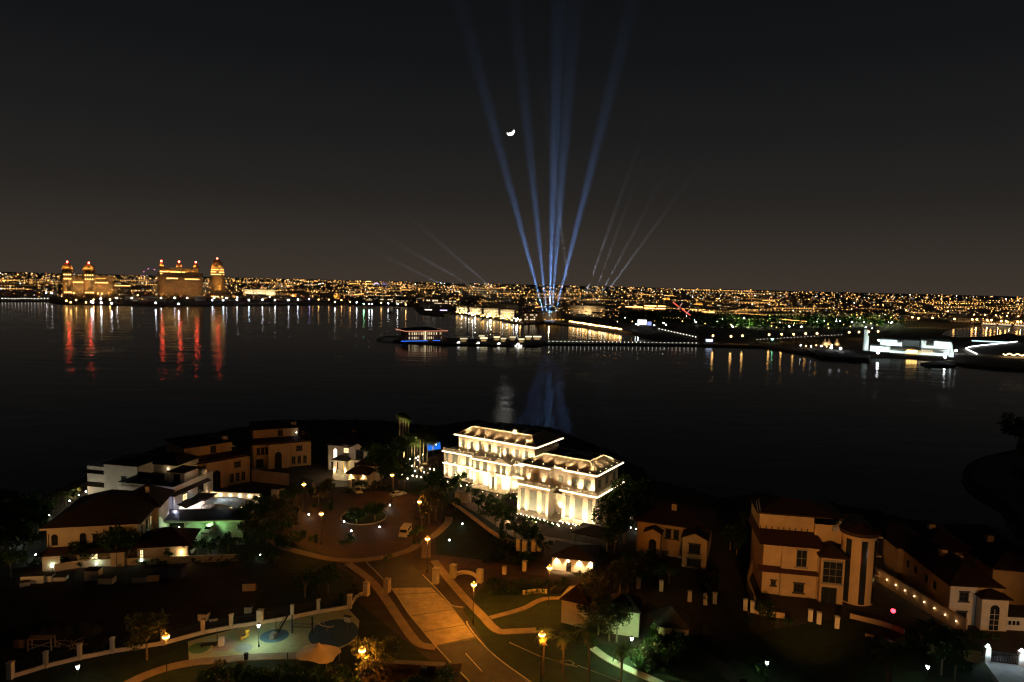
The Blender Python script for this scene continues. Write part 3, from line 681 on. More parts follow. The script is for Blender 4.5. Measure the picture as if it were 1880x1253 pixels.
# A: front left house with the big hipped roof
A = villa('villa', 'tan villa with a huge dark hipped roof at the left, lit windows below', (88, 1040), 12.7)
wallbox(A, M_cream, (0, 16.8, 0, 19, -.1, 8.0), (16.8, 18.0, 11, 20, -.1, 8.0))
roofpart(A, M_tile2, 0, 16.8, 0, 20, 8.0, 4.0, oh=.9); roofpart(A, M_tile2, 9.5, 18.0, 11, 22, 8.0, 3.2, oh=.7)
MB().box(-.92, 17.72, -.98, -.9, 7.9, 8.26).build('gutter', M_cream, A)
roofpart(A, M_tile, -.6, 15.2, -2.6, -.05, 3.2, .9, oh=.5, axis='x', name='porch_roof')
for bx_ in ((0, 3.2, -2.4, -.02, -.1, 3.15), (12.4, 15, -2.4, -.02, -.1, 3.15)): wallbox(A, M_cream, bx_, name='porch_wall')
for x in (1.4, 6.6, 9.0, 12.6, 15.0): window(A, x, 0, 4.4, .95, 1.7, nx=2, nz=2, arch=(x < 7), frame=M_framed)
window(A, 13.9, 0, .3 + 3.3, .01 + .9, .9) if False else None
window(A, 8.6, 0, .4, 1.3, 2.2, pane=M_lit, frame=M_framed, name='door')
for y in (3.0, 6.5): window(A, 16.8, y, 4.6, .8, 1.7, rad(90), pane=M_glass, frame=M_framed)
window(A, 16.8, 9.2, 4.6, .7, 1.9, rad(90), pane=M_lit, frame=M_framed)
roofpart(A, M_tile, 17.4, 27.0, -2.0, 6.0, 3.7, 2.4, oh=.8, name='garage_roof')
wallbox(A, M_cream, (17.4, 27.0, -2.0, 6.0, -.1, 3.7), name='garage_wall')
window(A, 18.2, -2.0, 1.2, .55, 1.9, pane=M_lit, frame=M_framed)
l = link('wall_lamp', MB().box(-.12, .12, -.2, 0, 0, .45).mesh('wall_lamp', E_warm), A, (25.8, -2.02, 2.0)); lamp(110, WARM, (0, -.6, .2), l)
chimney(A, 15.5, 12.4, 11.0, M_cream, .7, 1.4)
# its long dark carport with the white car in greenish light
cp = villa('carport', 'long flat dark carport over a white car in greenish light', (345, 985), 8, 'carport')
MB().box(-8, 12.5, 1.5, 9.5, 3.0, 3.35).build('roof', M_tile2, cp)
for x in (-1.2, 5.2, 11.8): MB().box(x - .2, x + .2, 2.0, 2.4, -.1, 3.0).build('post', M_cream, cp)
wallbox(cp, M_cream, (-8, 12.4, 9.2, 9.45, -.1, 3.0), name='back_wall')
lamp(1000, (.42, 1.0, .34), (3.0, 5.5, 2.7), cp, .2)
lamp(160, GREENISH, (-4.0, .6, 2.4), cp, .2)

# B: white villa
B = villa('villa', 'white stepped villa with flat terraces and one lit window beside a blue-lit wall', None, -11, xy=(-82, 163.5))
wallbox(B, M_white, (-16, 0, 0, 13, -.1, 7.4), (-26, -16.02, 7, 18, -.1, 10.4), (-33, -26.02, 9, 17.5, -.1, 8.8), (-5.5, -1.2, 5.5, 11, 7.4, 10.2), (-16, -9, 13.02, 22, -.1, 9.6), (-9, -3.2, 13.02, 20, -.1, 6.8))
skirt = MB()
skirt.add([(0, -.5, 7.0), (.9, -.9, 6.2), (.9, 13.6, 6.2), (0, 13.2, 7.0)], [(0, 1, 2, 3)]); skirt.add([(0, -.5, 7.0), (-4.5, -.5, 7.0), (-4.5, -1.2, 6.2), (.9, -.9, 6.2)], [(0, 1, 2, 3)])
skirt.build('roof', M_tile2, B); skirt = MB(); skirt.add([(-33.2, 8.8, 7.9), (-26, 8.8, 7.9), (-26, 8.0, 7.1), (-33.9, 8.0, 7.1)], [(0, 1, 2, 3)]); skirt.build('roof', M_tile2, B); skirt = MB(); skirt.add([(-33.2, 8.9, 4.6), (-26, 8.9, 4.6), (-26, 7.6, 3.7), (-34, 7.6, 3.7)], [(0, 1, 2, 3)])
skirt.build('roof', M_tile2, B)
MB().hip(-26, -16, 7, 18, 10.4, .8, .5).build('tower_roof', M_tile2, B); MB().hip(-5.5, -1.2, 5.5, 11, 10.2, .5, .4).build('stair_roof', M_tile2, B); MB().hip(-16, -9, 13.02, 22, 9.6, 1.8, .5).build('rear_roof', M_tile2, B)
MB().box(-15.75, -.25, .2, 12.95, 7.41, 7.45).build('flat_roof', M_flat, B)
pr = MB(); pr.box(-16, 0, -.05, .15, 7.4, 8.3); pr.box(-.2, .05, .15, 13, 7.4, 8.3); pr.box(-16, -15.8, .15, 7, 7.4, 8.3); pr.build('parapet', M_white, B)
blm = MB().lathe([(.06, 0), (.1, .2), (.05, .55), (.08, .7)], n=6).mesh('baluster', M_white)
for k in range(14): link('baluster', blm, B, (-14.6 + k * .36, -.2, 7.2))
for k in range(7): link('baluster', blm, B, (-8.2 + k * .36, -.2, 7.2))
for k, (y, z, p) in enumerate(((10.2, 4.3, M_glass), (10.2, 1.2, M_glasst))): window(B, 0, y, z, 2.1, 2.0, rad(90), 3, 2, p, M_framed)
window(B, 0, 4.0, 3.9, 1.7, 1.5, rad(90), 3, 2, M_lit, M_framed)
window(B, -20, 7, 5.2, 1.2, 2.0, frame=M_framed); window(B, -19.8, 7, .8, 1.3, 1.3, pane=M_lit, arch=True, frame=M_framed)
window(B, -3.2, 5.5, 8.0, .01 + 1.6, 1.6, frame=M_framed)
pc = MB(); pc.add([(0, 1.0, 3.6), (0, 8.0, 3.6), (2.6, 8.0, 2.8), (2.6, 1.0, 2.8)], [(0, 3, 2, 1)]); pc.build('porch_roof', M_tile2, B)
MB().box(.05, .1, 2.0, 7.5, .1, 2.6).build('lit_door', M_litw, B)
lamp(260, WARM, (1.3, 5, 2.3), B, .15); lamp(320, (.66, .68, 1.0), (2.2, -2.4, 3.6), B, .2); flood(1500, (1.0, .82, .74), (8.5, 7.5, 3.0), (0, 7, 4.6), 80, B, .2)
for k, (x, y) in enumerate(((-11.5, 12.9), (-7.6, 12.9))):
    l = link('terrace_lamp', MB().ball((0, 0, 0), .14, 8, 5).mesh('terrace_lamp', E_warm), B, (x, y - .15, 8.6)); lamp(16, WARM, (0, -.4, 0), l)
MB().box(-16, -8.2, 7.2, 7.35, 7.4, 9.0).build('pergola_screen', M_framed, B)
l = link('wall_lamp', MB().ball((0, 0, 0), .22, 8, 5).mesh('wall_lamp', E_warm), B, (.3, 13.3, 2.2)); lamp(120, WARM, (.5, .3, 0), l)
lamp(160, WARM, (-34.5, 8.0, 2.6), B, .15); lamp(520, (1.0, .86, .58), (-18, -3.5, 3.2), B, .3); lamp(330, (1.0, .86, .58), (-30, 3.5, 3.0), B, .3)  # last two: unseen lamps added to brighten the front-left walls
# its low garage with the lavender lit wall and the car shade
gb = villa('garage', 'low garage with a glowing lavender white wall beneath a dark roof edge', (318, 940), -4, 'garage')
wallbox(gb, M_white, (0, 7.8, 1, 6, -.1, 3.0)); MB().hip(0, 7.8, 1, 6, 3.0, .9, .5).build('roof', M_tile2, gb)
lamp(230, (.56, .56, 1.0), (2.2, -1.6, 1.6), gb, .2); lamp(230, (.56, .56, 1.0), (5.8, -1.6, 1.6), gb, .2)
sh = villa('car_shade', 'pale tensioned car shade sail beside the white villa garage', (372, 946), -4, 'shade sail')
mb = MB(); P = []
for i in range(9):
    for j in range(5):
        u, v = i / 8, j / 4; P.append((u * 9.5, v * 6 - 1, 2.5 + .9 * math.sin(math.pi * u) * (1 - .4 * v) + .35 * v))
mb.add(P, [(i * 5 + j, (i + 1) * 5 + j, (i + 1) * 5 + j + 1, i * 5 + j + 1) for i in range(8) for j in range(4)])
mb.build('sail', M_white, sh, smooth=True)
lamp(170, COOL, (4.5, 2, 5.6), sh, .2)  # unseen lamp added above the sail to brighten it
for x, y in ((.2, -.8), (9.3, -.8), (.2, 4.8), (9.3, 4.8)): MB().cyl(x, y, -.1, 2.6 + (.3 if y > 0 else 0), .07, n=8).build('post', M_steel, sh)
# garden wall with six lamps
gw = thing('garden_wall', 'pale boundary wall carrying a row of warm wall lamps beside the white villa', 'wall', (*gxy(386, 921), 0), math.atan2(gxy(478, 925)[1] - gxy(386, 921)[1], gxy(478, 925)[0] - gxy(386, 921)[0]))
Lw = (Vector(gxy(478, 925)) - Vector(gxy(386, 921))).length
MB().box(0, Lw, 0, .3, -.1, 2.6).build('wall', M_white, gw); MB().box(-.1, Lw + .1, -.08, .38, 2.6, 2.72).build('coping', M_kerb, gw)
for k in range(6):
    l = link('wall_lamp', MB().box(-.14, .14, -.22, 0, 0, .5).mesh('wall_lamp', E_warm), gw, (.3 + k * (Lw - .6) / 5, 0, 1.7)); lamp(48, WARM, (0, -.55, .2), l)

# C and D: brown villas in the back row
def brown(label, xy, ang, w_, d, eavez, lit):
    V = villa('villa', label, None, ang, xy=xy)
    wallbox(V, M_tan, (0, w_, 0, d, -.1, eavez), (.5, w_ * .82, 4.5, d + 4, eavez - .3, eavez + 3.4), (w_ * .28, w_ * .58, -.9, 0, -.1, eavez - .4) )
    mb = MB(); o = .9
    mb.add([(-o, -o, eavez - .25), (w_ + o, -o, eavez - .25), (w_ + o, d + o, eavez - .25), (-o, d + o, eavez - .25), (.2, 3.6, eavez + .75), (w_ - .2, 3.6, eavez + .75), (w_ - .2, d - 1, eavez + .75), (.2, d - 1, eavez + .75)],
           [(0, 1, 5, 4), (1, 2, 6, 5), (2, 3, 7, 6), (3, 0, 4, 7), (4, 5, 6, 7), (3, 2, 1, 0)]); mb.build('roof', M_tile, V)
    roofpart(V, M_tile, .5, w_ * .82, 4.5, d + 4, eavez + 3.4, 1.5, oh=.4, name='upper_roof')
    chimney(V, w_ * .75, 7, eavez + 3.4, M_tan, 1.5, 1.6)
    for x in (w_ * .08, w_ * .15, w_ * .22): window(V, x + .3, 0, 4.9, .8, 1.7, frame=M_framed)
    for x in (w_ * .70, w_ * .80, w_ * .90):
        window(V, x, 0, .9, 1.0, 2.3, nz=3, frame=M_frame); 
    window(V, w_ * .8, 0, 5.0, 1.8, 1.6, nx=3, frame=M_cream if False else M_frame, surround=True)
    window(V, w_ * .12, 0, .7, 2.0, 2.3, nx=3, frame=M_framed)
    window(V, w_ * .43, -.9, .1, 1.9, 4.2, nx=2, nz=3, frame=M_framed, arch=True, name='door')
    window(V, w_ * .5, 4.5, eavez + 1.2, 1.4, 1.6, frame=M_framed)
    for x in (w_ * .27, w_ * .595, w_ * .995): MB().box(x - .22, x + .22, -.35 if x > w_ * .9 else -1.2, -.004 if x > w_ * .9 else -.9, 0, eavez - .5).build('pilaster', M_tan, V)
    if w_ > 16: MB().box(w_ * .80, w_ * .97, 3.0, 4.5, eavez + 1.6, eavez + 1.8).build('balcony_roof', M_tile, V)
    return V
C = brown('brown villa with a dark skirt roof directly behind the white stepped villa', (-88.4, 184.6), 45, 17, 15, 8.2, False)
D = brown('brown villa with a roof chimney, farthest back of the two brown ones', (-80.0, 209.0), 25, 17.5, 13, 8.2, False)
link('roof_lamp', MB().ball((0, 0, 0), .14, 8, 5).mesh('roof_lamp', E_wht), D, (13.6, 3.6, 10.2))
wl_ = thing('garden_wall', 'plain tall grey wall before the farther brown villa', 'wall', (*gxy(462, 884), 0), math.atan2(gxy(530, 892)[1] - gxy(462, 884)[1], gxy(530, 892)[0] - gxy(462, 884)[0]))
Lw = (Vector(gxy(530, 892)) - Vector(gxy(462, 884))).length
MB().box(0, Lw, 0, .3, -.1, 3.4).build('wall', M_tan, wl_); MB().box(-.1, Lw + .1, -.1, .4, 3.4, 3.52).build('coping', M_kerb, wl_)

# E: white house with the lit portico
Ev = villa('villa', 'white gabled house with a brightly lit arched portico behind iron gates', (602, 862), -13)
wallbox(Ev, M_white, (0, 16.5, 0, 13, -.1, 8.0), (8.2, 14.2, -1.6, 0, -.1, 8.0), (5.2, 8.0, -.5, 0, 5.2, 8.4))
roofpart(Ev, M_tile2, 0, 16.5, 0, 14, 8.0, 3.2, oh=.7); roofpart(Ev, M_tile2, 8.2, 14.2, -1.6, 7, 8.0, 1.5, kind='gable', name='gable_roof')
mb = MB(); mb.add([(8.2, -1.6, 8.0), (14.2, -1.6, 8.0), (11.2, -1.6, 9.5), (8.2, -1.4, 8.0), (14.2, -1.4, 8.0), (11.2, -1.4, 9.5)], [(0, 1, 2), (4, 3, 5), (0, 2, 5, 3), (1, 4, 5, 2), (0, 3, 4, 1)]); mb.build('gable_wall', M_white, Ev)
window(Ev, 2.6, 0, 3.9, 1.2, 2.4, pane=M_litw, arch=True, nz=4); window(Ev, 6.6, -.5, 6.0, 1.6, 1.5, pane=M_lit, nx=3)
window(Ev, 11.6, -1.6, 4.7, 2.4, 2.6, nx=2, nz=2, frame=M_framed); window(Ev, 11.4, -1.6, 1.2, 2.8, 2.0, nx=3, frame=M_framed)
window(Ev, 2.5, 0, .4, 2.0, 1.6, arch=True, frame=M_frame); window(Ev, 15.4, 0, 4.6, 1.0, 2.2, frame=M_framed)
MB().box(10.3, 13.0, -2.2, -1.6, 4.45, 4.6).build('balcony', M_framed, Ev)
pt = MB()
for x in (4.0, 7.6): pt.box(x, x + .8, -4.0, -3.2, 0, 3.9)
pt.box(4.0, 8.4, -4.0, -3.2, 3.9, 4.4); pt.box(4.0, 4.5, -3.2, -.5, 3.9, 4.4); pt.box(7.9, 8.4, -3.2, -.5, 3.9, 4.4)
pt.build('portico', M_white, Ev); roofpart(Ev, M_tile2, 4.0, 8.4, -4.0, -.5, 4.4, .9, oh=.5, name='portico_roof')
window(Ev, 6.2, -.02, .1, 1.9, 2.6, pane=emit('amber_door', (1.0, .62, .12), .9), arch=True, name='door')
lamp(480, WARM, (6.2, -2.6, 3.4), Ev, .15); lamp(160, WARM, (4.4, -4.5, 1.2), Ev, .1); lamp(160, WARM, (8.0, -4.5, 1.2), Ev, .1); lamp(800, (1, .80, .52), (6, -9, 5.0), Ev, .3)
ll = MB().lathe([(.05, 2.2), (.05, 4.7), (.2, 4.8), (.2, 5.1), (.02, 5.3)], 6, -9, 8).build('yard_lantern', M_metal, Ev); MB().cyl(6, -9, -.1, 2.2, .05, n=6).build('lantern_post', M_metal, Ev)
chimney(Ev, 5, 8, 10.2, M_tan, .9, 1.3)
gh = villa('gatehouse', 'small cream gatehouse with two bright downlights under a dark roof', (640, 895), -10, 'gatehouse')
wallbox(gh, M_cream, (0, 5.6, 0, 4.6, -.1, 4.2)); roofpart(gh, M_tile2, 0, 5.6, 0, 4.6, 4.2, 1.6, oh=.9)
roofpart(gh, M_tile2, .8, 6.2, 4.61, 12, 5.6, 1.6, oh=.7, name='rear_roof'); wallbox(gh, M_cream, (.8, 6.2, 4.61, 12, -.1, 5.6), name='rear_wall')
window(gh, 1.5, 0, .2, .9, 2.3, frame=M_framed, name='door')
for x in (.9, 4.6): l = link('downlight', MB().cyl(0, 0, -.12, 0, .14, n=8).mesh('downlight', E_warm), gh, (x, -.5, 4.12)); spot(900, WARM, (0, 0, -.15), (0, .12, -1), 100, l)
gt = thing('iron_gate', 'tall iron bar gate before the white gabled house', 'gate', (*gxy(612, 896), 0), rad(-6))
bars = MB().cyl(0, 0, .1, 2.3, .035, n=5).mesh('bar', M_metal)
for k in range(17): link('bar', bars, gt, (k * .28, 0, 0))
MB().box(-.1, 4.7, -.04, .04, .12, .2).build('rail', M_metal, gt); MB().box(-.1, 4.7, -.04, .04, 2.1, 2.18).build('rail', M_metal, gt)
for x in (-.5, 4.9): MB().box(x - .35, x + .35, -.35, .35, -.1, 2.7).build('pillar', M_cream, gt)

# G: villa right of the hotel
Gv = villa('villa', 'tan villa with an arched gabled porch just right of the big hotel trees', (1168, 1012), -20)
wallbox(Gv, M_tan, (0, 10.6, 0, 12, -.1, 7.2), (2.2, 5.6, -2.4, 0, -.1, 5.6), (10.6, 15.6, -4.6, 12, -.1, 6.4))
roofpart(Gv, M_tile, 0, 15.6, 0, 13, 7.2, 3.2, oh=.7); roofpart(Gv, M_tile, 2.2, 5.6, -2.4, 2, 5.6, 1.0, kind='gable', name='porch_roof'); roofpart(Gv, M_tile, 10.6, 15.6, -4.6, 6, 6.4, 1.3, kind='gable', name='gable_roof')
for (x0, x1, y, z, h) in ((2.2, 5.6, -2.4, 5.6, 1.0), (10.6, 15.6, -4.6, 6.4, 1.3)):
    xm = (x0 + x1) / 2; mb = MB(); mb.add([(x0, y, z), (x1, y, z), (xm, y, z + h), (x0, y + .2, z), (x1, y + .2, z), (xm, y + .2, z + h)], [(0, 1, 2), (4, 3, 5), (0, 2, 5, 3), (1, 4, 5, 2), (0, 3, 4, 1)]); mb.build('gable_wall', M_tan, Gv)
window(Gv, 3.9, -2.4, .1, 1.5, 3.3, arch=True, nz=3, frame=M_framed, name='door')
window(Gv, 13.1, -4.6, 3.4, 2.2, 1.8, nx=2, frame=M_framed); window(Gv, 13.1, -4.6, .5, 2.8, 1.4, nx=3, frame=M_framed)
bl = MB()
for k in range(6): bl.tube((12.0 + k * .37, -4.9, 2.5), (12.37 + k * .37, -4.9, 3.1), .04, n=4); bl.tube((12.37 + k * .37, -4.9, 2.5), (12.0 + k * .37, -4.9, 3.1), .04, n=4)
bl.box(11.8, 14.4, -4.95, -4.85, 3.1, 3.2); bl.box(11.8, 14.4, -4.95, -4.6, 2.4, 2.5); bl.build('balcony', M_frame, Gv)
for x in (7.0, 8.7): window(Gv, x, 0, 4.2, 1.0, 1.8, frame=M_framed)
chimney(Gv, 7.6, 4.2, 9.4, M_tan, 1.1, 1.5)

# H: three storey villa with round glass tower
Hv = villa('villa', 'ochre three storey villa with a round striped stair tower and dark red skirt roofs', (1398, 1090), -10)
wallbox(Hv, M_tan, (0, 3.2, .3, 14, -.1, 8.6), (3.2, 9.6, 0, 14, -.1, 8.6), (9.6, 13.6, -1.6, 14, -.1, 7.6), (-.3, 9.4, 4.2, 14, 8.6, 12.4), (9.4, 16, 3.2, 14, 8.6, 11.6))
mb = MB()
def skirt_y(x0, x1, y, z, dz, run): mb.add([(x0, y - run, z), (x1, y - run, z), (x1, y + .3, z + dz), (x0, y + .3, z + dz)], [(0, 1, 2, 3)]); mb.add([(x0, y - run, z - .15), (x1, y - run, z - .15), (x1, y + .3, z - .15), (x0, y + .3, z - .15)], [(3, 2, 1, 0)]); mb.add([(x0, y - run, z - .15), (x1, y - run, z - .15), (x1, y - run, z), (x0, y - run, z)], [(0, 1, 2, 3)])
skirt_y(-.9, 9.9, .0, 4.1, .7, .7)
mb.add([(-.9, -.9, 8.6), (10, -.9, 8.6), (10, 4, 9.9), (-.3, 4, 9.9), (-.9, 14, 8.6), (-.3, 14, 9.9)], [(0, 1, 2, 3), (4, 0, 3, 5)])
mb.build('skirt_roof', mat('dark_red_tiles', (.045, .014, .010), .75, .3, 1.2, .6, 6), Hv)
roofpart(Hv, M_tile, 9.6, 13.8, -1.6, 4.0, 7.6, 1.2, oh=.5, name='bay_roof'); roofpart(Hv, M_tile, -.3, 14, 4.4, 14, 12.4, 1.6, oh=.5)
window(Hv, 6.6, 0, 5.2, 1.7, 2.7, nx=2, nz=2, frame=M_frame); window(Hv, 6.4, 0, .9, 1.6, 1.3, nx=3, frame=M_framed); window(Hv, 2.0, .3, 1.6, .7, .6, frame=M_framed)
window(Hv, 11.6, -1.6, 3.5, 3.2, 3.4, nx=3, nz=3, frame=M_frame); window(Hv, 11.2, -1.6, .0, 2.4, 2.6, nx=2, nz=1, frame=M_framed, name='door')
tw = MB(); cx_, cy_, rr = 16.6, 1.6, 2.9
tw.cyl(cx_, cy_, -.1, 11.2, rr, n=40); tw.build('stair_tower', M_tan, Hv)
MB().lathe([(rr + .35, 11.2), (rr + .5, 11.6), (rr + .5, 11.8), (.05, 13.0)], cx_, cy_, 40).build('tower_roof', M_tile, Hv)
for a0 in (-150, -97, -47):
    mb = MB(); n_ = 6
    pts = [(cx_ + (rr + .04) * math.cos(rad(a0 + 21 * k / n_)), cy_ + (rr + .04) * math.sin(rad(a0 + 21 * k / n_))) for k in range(n_ + 1)]
    mb.add([(x, y, .2) for x, y in pts] + [(x, y, 10.6) for x, y in pts], [(k, k + 1, n_ + 2 + k, n_ + 1 + k) for k in range(n_)]); mb.build('tower_glass', M_glass, Hv)
for k in range(3): MB().box(19.3, 21.2, 3.5, 9, 3.6 + k * 3.2, 3.8 + k * 3.2).build('balcony', M_tan, Hv)
wallbox(Hv, M_tan, (17, 20.4, 4.6, 14, -.1, 11.0), name='rear_wall')
tr = MB()
for k in range(9): tr.box(-.2 + k * 1.05, -.05 + k * 1.05, 3.9, 4.1, 8.8, 10.4)
tr.build('terrace_screen', M_framed, Hv)
for a in (-.6, -.2): MB().tube((a, 4.3, 12.4), (a - .5, 4.3, 15.0 + a), .04, n=5).build('aerial', M_steel, Hv)

Hv.scale = (1.07, 1.0, 1.2)
# I, J: villas at the right edge
Iv = villa('villa', 'pale corner villa with a tall arched entrance above the gate lamps at right', (1740, 1146), -4)
wallbox(Iv, M_stone, (0, 4.7, 0, .3, -.1, 7.4), (4.7, 9.2, -1.6, 4, -.1, 5.9), name='front_wall'); wallbox(Iv, M_tan, (0, 9.2, .301, 17, -.1, 7.39), (-1.2, 7, 17, 30, -.1, 7.6))
roofpart(Iv, M_tile, 0, 8.6, 0, 17, 7.4, 2.6, oh=.6); roofpart(Iv, M_tile, 4.7, 9.2, -1.6, 4, 5.9, 1.0, oh=.5, name='porch_roof'); roofpart(Iv, M_tile, -1.2, 7, 17, 30, 7.6, 2.4, oh=.6, name='rear_roof')
window(Iv, 2.4, 0, 4.6, 1.4, 1.5, nx=2, frame=M_framed, surround=True); window(Iv, 2.2, 0, .9, 1.6, 1.5, nx=2, frame=M_framed, surround=True)
window(Iv, 6.9, -1.6, .1, 1.6, 3.9, arch=True, nz=4, frame=M_stone, name='door')
for k in range(11): MB().box(.02, 4.68, -.035, -.004, .5 + k * .62, .54 + k * .62).build('course', M_cream, Iv)
for y in (5, 8, 12, 15): window(Iv, 0, y, 4.4, .6, 1.3, rad(-90), frame=M_framed)
chimney(Iv, 3.2, 9, 9.2, M_tan, 1.1, 1.6)
wallbox(Iv, M_white, (9.25, 15.8, -1.0, 3.0, -.1, 2.6), name='annex_wall'); roofpart(Iv, M_tile2, 9.25, 15.8, -1.0, 3.0, 2.6, .8, oh=.4, name='annex_roof')
for x in (10.0, 10.7, 11.4, 13.2, 13.9, 14.6): window(Iv, x, -1.0, 1.0, .55, .8, nx=1, nz=1, frame=M_white)
Jv = villa('villa', 'dark hip roofed villa with three arched windows at the right frame edge', None, -10, xy=(86, 137))
wallbox(Jv, M_tan, (0, 9.5, 0, 14, -.1, 7.4), (9.5, 22, -7.5, 14, -.1, 7.4)); roofpart(Jv, M_tile, 0, 10, 0, 16, 7.4, 2.6, oh=.6); roofpart(Jv, M_tile, 9.5, 22, -7.5, 16, 7.4, 3.0, oh=.7, name='side_roof')
for x in (3.4, 5.2, 6.6): window(Jv, x, 0, 4.2, .9, 1.5, arch=True, frame=M_framed)
chimney(Jv, 4, 7, 9.4, M_tan, 1.2, 1.4); chimney(Jv, 13, 2, 9.6, M_tan, 1.2, 1.4)
# long boundary wall with small lamps between the ochre villa and the corner villa
p0, p1 = gxy(1600, 1062), gxy(1772, 1168); dv = Vector(p1) - Vector(p0)
bw = thing('boundary_wall', 'long sloping-away boundary wall dotted with small bulbs between two right villas', 'wall', (*p0, 0), math.atan2(dv.y, dv.x))
MB().box(0, dv.length, 0, .3, -.1, 2.8).build('wall', M_tan, bw); MB().box(0, dv.length, -.05, .35, 2.8, 2.92).build('coping', M_tan, bw)
for k in range(9):
    l = link('wall_lamp', MB().ball((0, 0, 0), .09, 8, 5).mesh('wall_lamp', E_warm), bw, (2.0 + k * (dv.length - 4) / 8, -.15, 1.7)); lamp(4, WARM, (0, -.3, 0), l)
# K: lit gate lodge of the hotel, its carport roof
Kv = villa('gate_lodge', 'low lodge with four bright downlights on its white wall below the hotel', (1013, 1046), -13, 'lodge')
wallbox(Kv, M_white, (0, 8.6, 0, 5, -.1, 2.9)); roofpart(Kv, M_tile2, 0, 8.6, 0, 8, 2.9, 1.3, oh=.7)
window(Kv, 3.6, 0, .1, .8, 1.9, frame=M_framed, name='door')
for k in range(4): l = link('downlight', MB().cyl(0, 0, -.1, 0, .12, n=8).mesh('downlight', E_warm), Kv, (1.0 + k * 2.4, -.35, 2.82)); spot(1300, WARM, (0, 0, -.12), (0, .22, -1), 100, l)
Kc = villa('carport', 'dark pitched shelter at the hotel corner behind the lit lodge', (1052, 1000), -28, 'carport')
roofpart(Kc, M_tile2, 0, 8.5, 0, 6.5, 2.9, 1.2, oh=.4)
for x, y in ((.2, .2), (8.2, .2), (.2, 6.2), (8.2, 6.2)): MB().box(x - .12, x + .12, y - .12, y + .12, -.1, 2.95).build('post', M_cream, Kc)
# L: service kiosks by the path
L1 = villa('kiosk', 'small cream kiosk with a pyramid tile roof, nearest the street lamp', (1030, 1143), -24, 'kiosk')
wallbox(L1, M_cream, (0, 4.9, 0, 4.6, -.1, 4.3)); roofpart(L1, M_tile, 0, 4.9, 0, 4.6, 4.3, 2.2, oh=.35); MB().box(1.9, 3.0, -.06, 0, 0, 2.2).build('door', M_cream, L1)
L2 = villa('kiosk', 'larger cream kiosk with a low tile roof beside the green-lit lawn', (1112, 1162), -14, 'kiosk')
wallbox(L2, M_cream, (0, 5.6, 0, 4.6, -.1, 4.4)); roofpart(L2, M_tile, 0, 5.6, 0, 4.6, 4.4, 1.8, oh=.3); window(L2, 5.6, 2.3, 2.2, .6, 1.0, rad(90), frame=M_framed)
L3 = villa('kiosk', 'unlit grey kiosk with a steep roof right of the green-lit lawn', (1200, 1185), -10, 'kiosk')
wallbox(L3, M_tan, (0, 5.6, 0, 5, -.1, 3.4)); roofpart(L3, M_tile2, 0, 5.6, 0, 5, 3.4, 2.4, oh=.3, axis='y')
Lr = villa('kiosk', 'roof of a low building cut by the bottom edge with a roof vent', (655, 1300), -3, 'building')
wallbox(Lr, M_cream, (0, 13.5, 0, 6, -.1, 3.4)); roofpart(Lr, M_tile, 0, 13.5, 0, 6, 3.4, 1.4, oh=.5); MB().box(8.6, 9.5, 1.6, 2.4, 4.0, 5.3).build('roof_vent', M_steel, Lr)

# condensers, tanks and downpipes on the villas
AC = MB().box(-.45, .45, -.2, .2, 0, .75).mesh('air_conditioner', M_steel); TANK = MB().lathe([(.7, 0), (.75, .1), (.75, 1.3), (.4, 1.6), (.15, 1.65)], n=14).mesh('water_tank', M_white); PIPE = MB().cyl(0, 0, 0, 6.8, .07, n=6).mesh('downpipe', M_frame)
for par, acs, tanks, pipes in ((A, [(17.0, 9.4, .1)], [], [(.3, -.1), (16.5, -.1)]), (B, [(-12, 4, 7.42), (-10.5, 4, 7.42), (-29, 13, 8.82), (-7, 16, 6.82)], [(-3, 16, 6.82)], [(-.2, -.15), (-15.6, -.15)]),
                               (C, [(15.5, 7, 8.95), (15.5, 9, 8.95)], [], [(.3, -.1), (11.0, -.1), (16.6, -.45)]), (D, [(16, 6, 8.95), (16, 8, 8.95)], [], [(.3, -.1), (11.4, -.1)]),
                               (Ev, [(-.3, 4, .1)], [], [(.2, -.1), (16.2, -.1)]), (Gv, [(9.6, -.4, .1)], [], [(.2, -.1), (10.2, -.1)]), (Hv, [(12, -.2, 11.62), (13.5, 3.6, 11.62)], [], [(3.1, .15), (9.4, -.1)]), (Iv, [(.6, -.4, .1)], [], [(4.55, -.1)])):
    for p in acs: link('air_conditioner', AC, par, p)
    for p in tanks: link('water_tank', TANK, par, p)
    for x, y in pipes: link('downpipe', PIPE, par, (x, y, 0))

